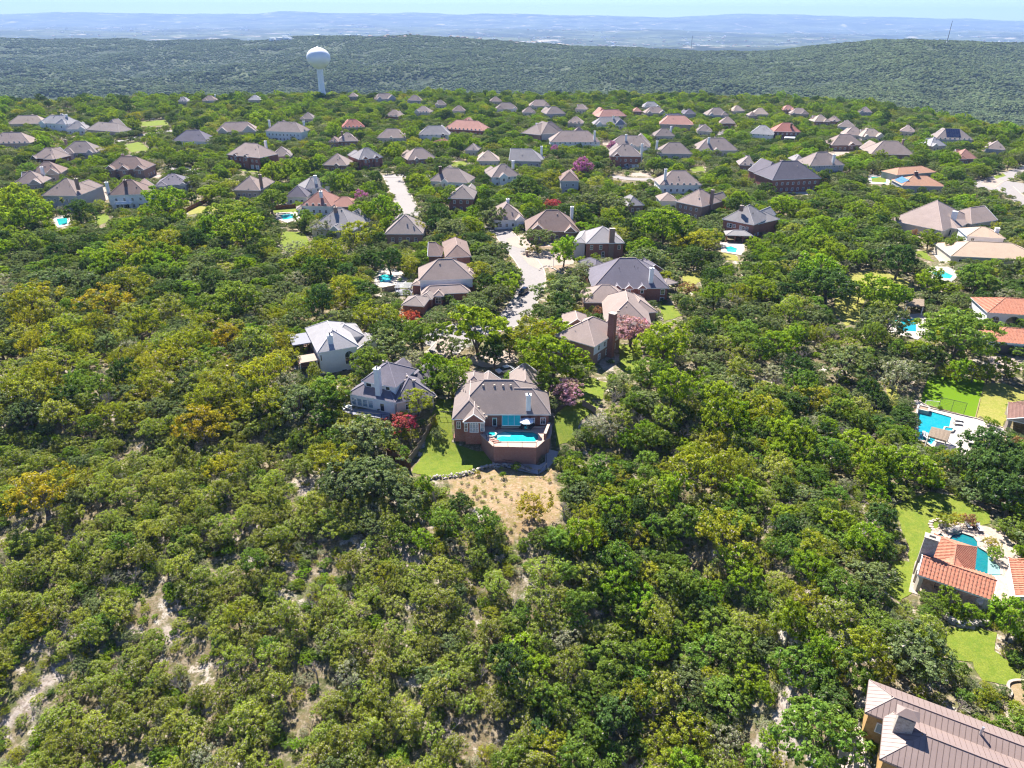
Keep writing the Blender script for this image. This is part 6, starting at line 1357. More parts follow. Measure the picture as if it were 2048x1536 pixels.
part(k, 'chimney_post', M['kerb'], mh.root); k = MB(); P0 = Vector((pc_[0], pc_[1])); cs = [P0 + eu * s_ * 1.25 + ev * t_ * .85 for s_, t_ in ((-1, -1), (1, -1), (1, 1), (-1, 1))]
k.add([(c.x, c.y, zt + .5) for c in cs] + [(*(P0 - eu * .4), zt + 1.15), (*(P0 + eu * .4), zt + 1.15)], [(0, 1, 5, 4), (2, 3, 4, 5), (3, 0, 4), (1, 2, 5), (3, 2, 1, 0)]); part(k, 'chimney_roof', M['metalroof'], mh.root)
wy = math.atan2(eu.y, eu.x)
for a_, b_, ww, hh in ((2.0, lA[1] + .48, 1.3, 1.7),): mh.panel(E(a_, b_, Z2 + .9), wy, ww, hh, glass='blueglass', cols=1, rows=1)
k = MB(); p_ = E(*eab(1960, 1470, ZE + 1)); k.tube((p_[0], p_[1], ZE + .5), (p_[0], p_[1], ZE + 2.4), .14, .14, 8); part(k, 'flue_pipe', M['carsilver'], mh.root); HOUSES.append(mh)
patch('gravel_garden', [PX(x, y, Z2) for x, y in ((1690, 1430), (1725, 1415), (1745, 1490), (1775, 1536), (1720, 1560), (1700, 1500))], mat('pinkish_gravel', (.45, .36, .31), .95, [(2, .6, (.34, .26, .22)), (8, .6, (.52, .44, .39))], bump=.4), .15, keep=1)

# ---------------------------------------------------------------- remaining pools with their paving
def pool_set(deck, pool, label, water='pool', z=0.0, deckmat='whitedeck', keep=1):
    root = empty('pool_patio', PX(*deck[0], z), 'pale paving round the ' + ' '.join(label.split()[:11]), 'patio'); bm_ring([PX(x, y, z) for x, y in deck], [PX(x, y, z) for x, y in pool], z + .14, 'paving', M[deckmat], root, depth=.2)
    m = MB(); m.prism([PX(x, y, z) for x, y in pool], z - .4, z + .04); solo(m, 'swimming_pool', M[water], PX(*pool[0], z), label, 'swimming pool')
    keep_poly([PX(x, y, z) for x, y in pool], keep); keep_poly([PX(x, y, z) for x, y in deck], keep + 1); FOOT.append([PX(x, y, z)[:2] for x, y in deck])
pool_set([(752, 545), (768, 536), (800, 540), (818, 560), (806, 574), (770, 578), (748, 570)], [(757, 553), (770, 549), (786, 551), (784, 560), (775, 566), (760, 565)], 'small turquoise kidney pool on a white terrace left of the layered roofs')
pool_set([(108, 434), (138, 430), (142, 450), (118, 456), (106, 448)], [(113, 438), (134, 436), (135, 448), (118, 451)], 'small pale blue pool below the big tan hip-roofed house', 'pool')
pool_set([(552, 426), (592, 424), (600, 436), (575, 446), (552, 438)], [(560, 430), (586, 428), (588, 437), (566, 440)], 'kidney pool below the red-brown-roofed house', 'pool', keep=1)
pool_set([(1440, 484), (1490, 488), (1488, 512), (1442, 504)], [(1450, 495), (1462, 493), (1474, 498), (1472, 505), (1455, 504)], 'small aqua pool behind the red brick house with hipped patio cover', 'pool')
pool_set([(1572, 366), (1612, 370), (1616, 390), (1575, 386)], [(1580, 373), (1600, 375), (1604, 383), (1582, 382)], 'blue pool beneath the very large slate-roofed house', 'poolblue')
pool_set([(1736, 350), (1778, 350), (1780, 370), (1738, 368)], [(1742, 354), (1772, 355), (1772, 366), (1744, 364)], 'pale green rectangular pool left of the orange-tiled house', 'pool')
pool_set([(1852, 534), (1900, 534), (1920, 548), (1905, 564), (1855, 558)], [(1862, 544), (1885, 542), (1906, 552), (1900, 558), (1875, 555)], 'teal pool below the pale sand-tiled villa', 'pool')
pool_set([(1776, 634), (1850, 626), (1862, 660), (1835, 680), (1778, 664)], [(1788, 640), (1832, 637), (1832, 664), (1800, 662)], 'blue pool with tree shadows left of the Spanish-style house', 'poolblue')
patch('patio', pxpoly([(1825, 446), (1853, 460), (1852, 470), (1822, 458)]), M['whitedeck'], .1, keep=1); patch('patio', pxpoly([(1860, 502), (1910, 500), (1925, 520), (1880, 525)]), M['whitedeck'], .1, keep=1)
pergola([(1812, 612), (1848, 614), (1848, 600), (1812, 598)], 0, 2.8, 'dark brown slatted pergola beyond the blue tree-shaded pool', 'wood', 10)
pergola([(1568, 276), (1590, 277), (1592, 270), (1572, 269)], 0, 2.8, 'white flat patio cover left of the dark brick house', 'trim', 8)

# ---------------------------------------------------------------- cars
def car(p, yaw, label, paint='carblack', suv=True):
    root = empty('parked_car', Vector((p[0], p[1], .05)), label, 'car', 'cars parked in the streets and drives'); h1, h2 = (1.0, 1.75) if suv else (.85, 1.42)
    m = MB(); L_, W_ = 4.8, 1.9
    secs = [(-2.4, .45, .82, .86), (-2.3, .32, h1 * .92, .95), (-1.2, .28, h1 * .97, 1), (1.6, .28, h1, 1), (2.25, .32, h1 * .97, .96), (2.4, .5, h1 * .85, .88)]
    vs = []; fs = []
    for x, zb, zt, k in secs: vs += [(x, -W_ / 2 * k, zb), (x, W_ / 2 * k, zb), (x, W_ / 2 * k, zt), (x, -W_ / 2 * k, zt)]
    for i in range(len(secs) - 1): b = i * 4; fs += [(b, b + 4, b + 5, b + 1), (b + 1, b + 5, b + 6, b + 2), (b + 2, b + 6, b + 7, b + 3), (b + 3, b + 7, b + 4, b)]
    n = len(vs) - 4; fs += [(0, 1, 2, 3), (n + 3, n + 2, n + 1, n)]; m.add(vs, fs); link('body', m.mesh('body', M[paint]), root)
    m = MB(); x0, x1, x2, x3 = (-1.3, -.65, 1.7, 2.2) if suv else (-1.2, -.4, 1.1, 1.8)
    m.add([(x0, -.85, h1 * .95), (x0, .85, h1 * .95), (x3, .85, h1 * .98), (x3, -.85, h1 * .98), (x1, -.68, h2 - .06), (x1, .68, h2 - .06), (x2, .68, h2 - .04), (x2, -.68, h2 - .04)], [(0, 1, 5, 4), (1, 2, 6, 5), (2, 3, 7, 6), (3, 0, 4, 7)]); link('window', m.mesh('window', M['glass']), root)
    m = MB(); m.box(((x1 + x2) / 2, 0, h2 - .07), x2 - x1 + .1, 1.4, .08, 0, 0, .96); link('roof', m.mesh('roof', M[paint]), root)
    for x in (-1.5, 1.5):
        for s in (-1, 1):
            m = MB(); m.tube((x, s * .72, .34), (x, s * .96, .34), .34, .34, 14); m.tube((x, s * .95, .34), (x, s * .975, .34), .2, .2, 8, 1); link('wheel', m.mesh('wheel', [M['tyre'], M['carsilver']]), root)
    for s in (-1, 1): m = MB(); m.box((-2.36, s * .65, .62), .1, .35, .14); link('headlight', m.mesh('headlight', M['trim']), root)
    root.rotation_euler = (0, 0, yaw); keep_pts([(p[0], p[1], 1), (p[0], p[1], .3), (p[0] + 1.5, p[1], 1)], newkid(), 0)
    FOOT.append([(p[0] - 3, p[1] - 3), (p[0] + 3, p[1] - 3), (p[0] + 3, p[1] + 3), (p[0] - 3, p[1] + 3)])
car(PX(1047, 584, .5), R(66), 'black SUV parked at the kerb of the curving street near the oaks')
car(PX(250, 346, .5), R(20), 'white car in the drive of the gabled brick house at upper left', 'carwhite', False)
car(PX(280, 272, .5), R(8), 'dark pickup-like car on the upper left street', 'carblack'); car(PX(305, 239, .5), R(5), 'silver car parked beside the bright green at upper left, left of two', 'carsilver', False); car(PX(328, 238, .5), R(5), 'silver car parked beside the bright green at upper left, right of two', 'carsilver', False)
car(PX(1677, 297, .5), R(5), 'white car in front of the arched brick entry at upper right', 'carwhite', False); car(PX(2043, 336, .5), R(-30), 'white van-like car at the top of the right cul-de-sac', 'carwhite'); car(PX(1252, 336, .5), R(10), 'silver car before the colonial brick house', 'carsilver', False); car(PX(566, 412, .5), R(10), 'black car parked behind the sports lawn fence at centre-left', 'carblack', False)
car(PX(1010, 740, .5), R(30), 'white car half hidden under the trees behind the pool house', 'carwhite', False)
# street lamp, basketball hoop, mail boxes
c = PX(1107, 533, 0); lp = empty('street_lamp', c, 'slim white lamp post at the street bend by the boulders', 'street lamp'); m = MB(); m.tube(c, (c.x, c.y, 7.5), .1, .07, 6); m.tube((c.x, c.y, 7.4), (c.x - 1.6, c.y, 7.8), .05, .04, 5); part(m, 'pole', M['steelwhite'], lp); m = MB(); m.box((c.x - 1.9, c.y, 7.7), .7, .3, .14); part(m, 'lamp_head', M['steelwhite'], lp); keep_pts([(c.x, c.y, z) for z in (2, 5, 7)], newkid(), 0)
def hoop(c, label):
    r_ = empty('basketball_hoop', c, label, 'basketball hoop'); m = MB(); m.tube(c, (c.x, c.y, 3), .09, .09, 6); part(m, 'pole', M['black'], r_); m = MB(); m.box((c.x, c.y - .5, 2.7), 1.8, .06, 1.1); part(m, 'backboard', M['trim'], r_)
    m = MB()
    for i in range(8): a = i * math.pi / 4; b = a + math.pi / 4; m.tube((c.x + .25 * math.cos(a), c.y - .8 + .25 * math.sin(a), 2.95), (c.x + .25 * math.cos(b), c.y - .8 + .25 * math.sin(b), 2.95), .02, .02, 4)
    part(m, 'rim', M['redwood'], r_); keep_pts([(c.x, c.y, 2.9)], newkid(), 0)
hoop(PX(1853, 494, 0), 'white basketball backboard left of the pale sand-tiled villa')
# white brick gate piers
for (x, y, lb) in ((1054, 512, 'short brick mailbox pier on the right of the street bend'), (1873, 738, 'tall pale stone pillar beyond the far left corner of the turf court'), (877, 700, 'stone mailbox pillar by the left drive of the cul-de-sac')):
    c = at(x, y); m = MB(); m.box(c, .8, .8, 1.9); r_ = empty('pillar', c, lb, 'pillar'); part(m, 'shaft', WL['brick'] if x != 1873 else M['kerb'], r_); m = MB(); m.box((c.x, c.y, c.z + 1.9), 1, 1, .18); part(m, 'cap', M['kerb'], r_)
# radio masts on the far hill
for (x, hgt, d) in ((1803, 62, 2500), (1958, 48, 2700), (1344, 60, 3200)):
    X = (x - 1024) / F * d; z = gh(X, d); m = MB(); m.tube((X, d, z - 3), (X, d, z + hgt), 1.2, .7, 4); mt_ = empty('radio_mast', Vector((X, d, z)), {1803: 'tall thin radio mast on the crest of the right-hand hill', 1958: 'thin radio mast near the far right end of the hill', 1344: 'thin radio mast beside the far building complex'}[x], 'radio mast'); part(m, 'mast', M['darkgrey'], mt_); m = MB(); m.box((X, d, z - 1), 4, 4, 4); part(m, 'equipment_hut', M['trim'], mt_)

# ---------------------------------------------------------------- far suburbs: tiny buildings on the plain, beyond counting
def far_town():
    m = MB(); mats = [M['trim'], M['kerb'], RF['pale'], RF['tan'], M['steelwhite']]; r_ = random.Random(5)
    def put(x, y, s, mi):
        z = gh(x, y); hh = r_.uniform(4, 7) * (1 if s < 30 else 1.6); m.box((x, y, z - 2), s, s * r_.uniform(.5, .8), hh + 2, r_.uniform(0, 3), mi)
        if mi in (2, 3): m.box((x, y, z + hh), s, s * .6, 3, r_.uniform(0, 3), mi, .25)
    def spray(px0, px1, d0, d1, n, s0, s1, wts):
        for _ in range(n):
            d = r_.uniform(d0, d1); px = r_.uniform(px0, px1); put((px - 1024) / F * d * 1.12, d, r_.uniform(s0, s1), r_.choice(wts))
    spray(-50, 420, 4700, 6200, 520, 16, 30, [2, 3, 3, 2, 1]); spray(300, 900, 4900, 6000, 170, 15, 28, [2, 3, 0, 1])
    spray(-50, 2100, 6500, 16000, 620, 18, 44, [0, 0, 1, 4, 2]); spray(900, 2050, 6500, 9500, 320, 16, 34, [0, 1, 2, 3]); spray(780, 1060, 3300, 3900, 70, 12, 20, [2, 3, 1, 2]); spray(1280, 1560, 3700, 4500, 130, 16, 34, [2, 3, 2, 1])
    spray(1035, 1120, 3300, 3500, 26, 14, 26, [0, 0, 2]); spray(1285, 1345, 3150, 3300, 7, 20, 34, [0, 4]); spray(560, 830, 3500, 3800, 12, 20, 40, [0, 4]); spray(1950, 2048, 2700, 2900, 8, 14, 22, [3, 0, 2])
    tag(link('distant_town', m.mesh('distant_town', mats)), kind='stuff')
far_town()

# hills far off: scrub crowns beyond counting
def hill_scrub():
    n = 330000; r_ = np.random.RandomState(3)
    d = np.sqrt(r_.uniform(880 ** 2, 4300 ** 2, n * 2)); d = d[:n]; a = r_.uniform(-.74, .74, n) ; d = 600 + (4300 - 600) * r_.uniform(0, 1, n) ** 1.5
    x = np.tan(a) * d; y = d; dens = fbm(x / 160 + 2, y / 160, 4); clear = fbm(x / 60 + 31, y / 60, 3)
    k = (r_.uniform(0, 1, n) < np.clip(1.5 - 1.6 * np.clip(dens - .35, 0, 1) * 1.6, .25, 1)) & ((clear < .6) | (r_.uniform(0, 1, n) < .35)) & (y > np.interp(x / y * 1300 + 1024, [-600, 0, 640, 1400, 1750, 2048, 2500], [690, 780, 850, 870, 780, 620, 480])); x, y = x[k], y[k]
    z = height(x, y) - .6
    me = bpy.data.meshes.new('hill_woodland'); me.vertices.add(len(x)); me.vertices.foreach_set('co', np.stack([x, y, z], -1).ravel().astype(np.float32)); me.update()
    o = link('hill_woodland', me); tag(o, kind='stuff')
    ng = bpy.data.node_groups.new('scatter_crowns', 'GeometryNodeTree'); ng.interface.new_socket('Geometry', in_out='INPUT', socket_type='NodeSocketGeometry'); ng.interface.new_socket('Geometry', in_out='OUTPUT', socket_type='NodeSocketGeometry')
    N = ng.nodes; L = ng.links; gi = N.new('NodeGroupInput'); go = N.new('NodeGroupOutput'); mp = N.new('GeometryNodeMeshToPoints'); ip = N.new('GeometryNodeInstanceOnPoints')
    ico = N.new('GeometryNodeMeshIcoSphere'); ico.inputs['Subdivisions'].default_value = 3; ico.inputs['Radius'].default_value = 1
    sp = N.new('GeometryNodeSetPosition'); nz = N.new('ShaderNodeTexNoise'); nz.inputs['Scale'].default_value = 1.6; nz.inputs['Detail'].default_value = 3
    pos = N.new('GeometryNodeInputPosition'); vm = N.new('ShaderNodeVectorMath'); vm.operation = 'SCALE'; mr = N.new('ShaderNodeMapRange'); mr.inputs[3].default_value = .35; mr.inputs[4].default_value = 1.7
    L.new(pos.outputs[0], nz.inputs['Vector']); L.new(nz.outputs[0], mr.inputs[0]); L.new(pos.outputs[0], vm.inputs[0]); L.new(mr.outputs[0], vm.inputs['Scale']); L.new(ico.outputs[0], sp.inputs[0]); L.new(vm.outputs[0], sp.inputs['Position'])
    sm = N.new('GeometryNodeSetMaterial'); sm.inputs['Material'].default_value = LEAF['hill']; L.new(sp.outputs[0], sm.inputs[0])
    rs = N.new('FunctionNodeRandomValue'); rs.data_type = 'FLOAT_VECTOR'; rs.inputs[0].default_value = (3.0, 3.0, 2.2); rs.inputs[1].default_value = (6.0, 6.0, 4.6)
    rr = N.new('FunctionNodeRandomValue'); rr.data_type = 'FLOAT_VECTOR'; rr.inputs[0].default_value = (0, 0, 0); rr.inputs[1].default_value = (.2, .2, 6.28)
    L.new(gi.outputs[0], mp.inputs[0]); L.new(mp.outputs[0], ip.inputs['Points']); L.new(sm.outputs[0], ip.inputs['Instance']); L.new(rs.outputs[0], ip.inputs['Scale']); L.new(rr.outputs[0], ip.inputs['Rotation']); L.new(ip.outputs[0], go.inputs[0])
    md = o.modifiers.new('scatter', 'NODES'); md.node_group = ng
LEAF['hill'] = leafmat('hill_scrub_leaf', (.085, .12, .05), .15, .6, (.19, .22, .12), .5)
hill_scrub()

# haze
hb = bpy.data.meshes.new('haze'); m = MB(); m.box((0, 8000, -215), 60000, 38500, 215 + 420); 
o = link('haze', m.mesh('haze', [])); tag(o, kind='stuff'); hm = bpy.data.materials.new('haze_air'); hm.use_nodes = True; hm.node_tree.nodes.clear()
vo = hm.node_tree.nodes.new('ShaderNodeVolumePrincipled'); vo.inputs['Density'].default_value = 5.8e-5; vo.inputs['Color'].default_value = (.42, .62, 1, 1); vo.inputs['Anisotropy'].default_value = 0
om = hm.node_tree.nodes.new('ShaderNodeOutputMaterial'); hm.node_tree.links.new(vo.outputs[0], om.inputs['Volume']); o.data.materials.append(hm)
# ---------------------------------------------------------------- trees
def quad_mesh(name, V, material, twig=0):
    n = len(V); me = bpy.data.meshes.new(name); me.vertices.add(n * 4); me.vertices.foreach_set('co', V.reshape(-1).astype(np.float32))
    me.loops.add(n * 4); me.loops.foreach_set('vertex_index', np.arange(n * 4, dtype=np.int32)); me.polygons.add(n); me.polygons.foreach_set('loop_start', np.arange(0, n * 4, 4, dtype=np.int32))
    me.materials.append(material)
    if twig: me.materials.append(TWIG); me.polygons.foreach_set('material_index', (np.random.RandomState(n).uniform(size=n) < twig).astype(np.int32))
    me.update(calc_edges=True); return me
def crown(seed, lobes, ncards, size, flat=.8, spread=1.0, rise=.62, inner=.3, up=.35, lr=(.28, .46), tufts=150, tr=.052, jit=.16):
    """unit tree: height 1, crown radius about .5; leaf cards gathered in tufts over the lobes, plus the lobe centres"""
    r = np.random.RandomState(seed); cs = []
    for i in range(lobes):
        t = 2.4 * i + r.uniform(-.5, .5); rad = .37 * math.sqrt((i + .5) / lobes) * spread * r.uniform(.8, 1.15); z = rise + (.36 - rad * .62) * flat * r.uniform(.5, 1.2) - (.16 if i % 3 == 0 else 0)
        cs.append((rad * math.cos(t), rad * math.sin(t), z + r.uniform(-.05, .05), r.uniform(*lr) * .5))
    cs = np.array(cs); w_ = cs[:, 3] ** 2; k = tufts * 3; idx = r.choice(lobes, k, p=w_ / w_.sum()); d = r.normal(size=(k, 3)); d[:, 2] += .25; d /= np.linalg.norm(d, axis=1)[:, None]
    T = cs[idx, :3] + d * (cs[idx, 3] * r.uniform(.8, 1.0 + jit, k))[:, None] * np.array([1, 1, .85])
    D = np.linalg.norm(T[:, None, :] - cs[None, :, :3], axis=2) / cs[None, :, 3]; T, d = T[~(D < .74).any(axis=1)], d[~(D < .74).any(axis=1)]; T, d = T[:tufts], d[:tufts]; nt_ = len(T)
    per = ncards // nt_; j = np.repeat(np.arange(nt_), per); n = len(j); rs = tr * r.uniform(.6, 1.5, nt_)
    o = r.normal(size=(n, 3)); o /= np.linalg.norm(o, axis=1)[:, None]; o = o * (r.uniform(.3, 1, n) ** .6)[:, None]; P = T[j] + o * rs[j][:, None] * np.array([1, 1, .75]) + d[j] * (rs[j] * .2)[:, None]
    nrm = o * .8 + d[j] * .5 + r.normal(size=(n, 3)) * .45 + np.array([0, 0, up]); nrm /= np.linalg.norm(nrm, axis=1)[:, None]
    a = np.cross(nrm, r.normal(size=(n, 3))); a /= np.linalg.norm(a, axis=1)[:, None]; b = np.cross(nrm, a); s = size * r.uniform(.55, 1.3, n)[:, None]
    e = r.uniform(.5, 1, n)[:, None]; a = a * s; b = b * s * e
    V = np.stack([P - a * .5, P - b * .5 + a * .12, P + a * .5, P + b * .5 - a * .12 + nrm * s * .18], 1)
    return V, cs
def trunk_mesh(name, cs, seed, r0=.035, base=.28, lean=0, stems=1, material=None, limbs=6):
    r = random.Random(seed); m = MB()
    for k in range(stems):
        ox, oy = (0, 0) if stems == 1 else (r.uniform(-.04, .04), r.uniform(-.04, .04)); fx, fy = ox + r.uniform(-.05, .05) + lean, oy + r.uniform(-.05, .05); rr = r0 / (1 if stems == 1 else 1.5)
        m.tube((ox, oy, -.04), (ox + (fx - ox) * .5, oy + (fy - oy) * .4, base * .5), rr * 1.3, rr, 6); m.tube((ox + (fx - ox) * .5, oy + (fy - oy) * .4, base * .5), (fx, fy, base), rr, rr * .8, 6)
        sel = [c for i, c in enumerate(cs) if i % stems == k][:limbs]
        for c in sel:
            q_ = Vector((fx, fy, base)).lerp(Vector(c[:3]), .5) + Vector((r.uniform(-.03, .03), r.uniform(-.03, .03), .02)); m.tube((fx, fy, base - .02), q_, rr * .6, rr * .38, 5); m.tube(q_, Vector(c[:3]) + Vector((0, 0, c[3] * .3)), rr * .38, rr * .12, 4)
    return m.mesh(name, material or BARK)
def bare_tree(seed):
    r = random.Random(seed); m = MB()
    def grow(p, d, L_, rad, lev):
        q_ = p + d * L_; m.tube(p, q_, rad, rad * .65, 4 if lev < 2 else 3, 0, False)
        if lev >= 5: return
        for _ in range(r.choice([2, 3, 3])):
            nd = (d + Vector((r.uniform(-1, 1), r.uniform(-1, 1), r.uniform(-.35, .6))) * .75).normalized(); grow(p.lerp(q_, r.uniform(.6, 1)), nd, L_ * r.uniform(.6, .85), rad * .62, lev + 1)
    grow(Vector((0, 0, -.04)), Vector((r.uniform(-.1, .1), r.uniform(-.1, .1), 1)).normalized(), .27, .03, 0); return m
def palm_mesh(seed):
    r = random.Random(seed); V = []
    for i in range(34):
        t = 2.4 * i; el = r.uniform(-.5, 1.1); d = Vector((math.cos(t) * math.cos(el), math.sin(t) * math.cos(el), math.sin(el))); p = Vector((0, 0, .88)); side = d.cross(Vector((0, 0, 1))).normalized(); L_ = r.uniform(.2, .27)
        for k in range(4):
            q_ = p + d * L_ / 4; w0, w1 = (.02, .06, .07, .05)[k], (.06, .07, .05, .01)[k]; V.append([p - side * w0, p + side * w0, q_ + side * w1, q_ - side * w1]); p = q_; d = (d + Vector((0, 0, -.28))).normalized()
    return np.array([[list(v) for v in q_] for q_ in V])
# species -> (crown builder args, leaf colour key, names)
SP = dict(
    juniper=dict(n='juniper', leaf='juniper', var=5, tw=.12, c=dict(lobes=13, ncards=5075, size=0.038, flat=1.0, spread=1.12, rise=.48, lr=(.24, .5), up=.5, tufts=120, tr=.068, jit=.35), base=.16, stems=3, r0=.028),
    oak=dict(n='live_oak', leaf='oak', var=4, tw=.03, c=dict(lobes=15, ncards=6300, size=0.043, flat=.75, spread=1.18, rise=.55, lr=(.32, .56), tufts=170, tr=.058, jit=.25), base=.26, stems=1, r0=.04),
    green=dict(n='broadleaf_tree', leaf='green', var=3, tw=.02, c=dict(lobes=12, ncards=5775, size=0.047, flat=1.0, spread=1.02, rise=.54, lr=(.34, .6), tufts=150, tr=.062, jit=.25), base=.28, stems=1, r0=.034),
    bright=dict(n='elm_tree', leaf='bright', var=3, tw=.02, c=dict(lobes=12, ncards=5950, size=0.049, flat=1.1, spread=1.0, rise=.53, lr=(.34, .6), tufts=150, tr=.062, jit=.3), base=.24, stems=1, r0=.034),
    dark=dict(n='shade_tree', leaf='dark', var=3, tw=.02, c=dict(lobes=13, ncards=5950, size=0.046, flat=1.0, spread=1.02, rise=.54, lr=(.34, .56), tufts=160, tr=.06, jit=.25), base=.25, stems=1, r0=.036),
    yellow=dict(n='cedar_elm', leaf='yellow', var=3, tw=.06, c=dict(lobes=14, ncards=5075, size=0.036, flat=1.0, spread=1.15, rise=.52, lr=(.26, .5), tufts=130, tr=.062, jit=.35), base=.28, stems=1, r0=.032),
    gold=dict(n='golden_tree', leaf='gold', var=2, tw=.06, c=dict(lobes=14, ncards=5075, size=0.036, flat=.95, spread=1.15, rise=.52, lr=(.26, .5), tufts=130, tr=.062, jit=.35), base=.26, stems=1, r0=.032),
    grey=dict(n='grey_leaved_tree', leaf='grey', var=2, tw=.2, c=dict(lobes=14, ncards=4025, size=0.033, flat=.9, spread=1.12, rise=.52, lr=(.26, .48), tufts=130, tr=.058, jit=.35), base=.2, stems=2, r0=.03),
    pink=dict(n='crepe_myrtle', leaf='pink', var=2, tw=.02, c=dict(lobes=16, ncards=3400, size=.045, flat=.8, spread=1.1, rise=.56, lr=(.28, .44), tufts=170, tr=.055), base=.2, stems=4, r0=.03),
    magenta=dict(n='crepe_myrtle', leaf='magenta', var=1, tw=.0, c=dict(lobes=14, ncards=3200, size=.055, flat=1.0, spread=.95, rise=.52, lr=(.28, .44), tufts=150, tr=.06), base=.2, stems=4, r0=.03),
    red=dict(n='crepe_myrtle', leaf='red', var=1, tw=.02, c=dict(lobes=13, ncards=2600, size=.05, flat=.9, spread=1.05, rise=.52, lr=(.26, .44), tufts=120, tr=.06, jit=.3), base=.2, stems=4, r0=.03),
    rust=dict(n='rust_leaved_tree', leaf='rust', var=1, tw=.05, c=dict(lobes=14, ncards=2600, size=.05, flat=.9, spread=1.0, rise=.52, lr=(.26, .44), tufts=120, tr=.06, jit=.3), base=.2, stems=3, r0=.03))
PROT = {}
for si, (k, s) in enumerate(SP.items()):
    PROT[k] = []
    for v in range(s['var']):
        V, cs = crown(si * 37 + v * 5 + 3, **s['c']); PROT[k].append((trunk_mesh('trunk', cs, si + v, s['r0'], s['base'], 0, s['stems']), quad_mesh('crown', V, LEAF[s['leaf']], s['tw'])))
PROT['bare'] = []
for v in range(4): m = bare_tree(40 + v); PROT['bare'].append((m.mesh('branches', DEAD), None))
PV = palm_mesh(2); m = MB(); m.tube((0, 0, -.03), (.01, 0, .45), .03, .024, 8); m.tube((.01, 0, .45), (0, 0, .9), .024, .02, 8); PROT['palm'] = [(m.mesh('trunk', BARK), quad_mesh('crown', PV, LEAF['palm']))]
NAME = {k: s['n'] for k, s in SP.items()}; NAME['bare'] = 'dead_tree'; NAME['palm'] = 'palm_tree'
TREES = []        # x, y, z, height, width, species, variant, rot, label or None
def wh(sp): return {'juniper': .95, 'oak': .78, 'green': .95, 'bright': 1.05, 'dark': 1.0, 'yellow': .95, 'gold': .9, 'grey': .8, 'pink': .8, 'magenta': 1.05, 'red': .85, 'rust': .85, 'bare': 1.0, 'palm': 1.9}[sp]
def hand(px, py, wpx, sp, label=None, dz=0, ratio=None):
    z = 0.0
    for _ in range(12):
        zc = z + 3 if _ == 0 else z + .62 * hgt; p = PX(px, py, zc); _, _, dep = proj(p); wm = wpx * dep / F; wm = wm if wm < 11 or py > 560 else 11 + (wm - 11) * .5; hgt = wm * (ratio or wh(sp)) * (.85 if wm > 12 else 1); z = gh(p.x, p.y)
    TREES.append([p.x, p.y, z + dz, hgt, wm, sp, rng.randrange(9), rng.uniform(0, 6.28), label or True])
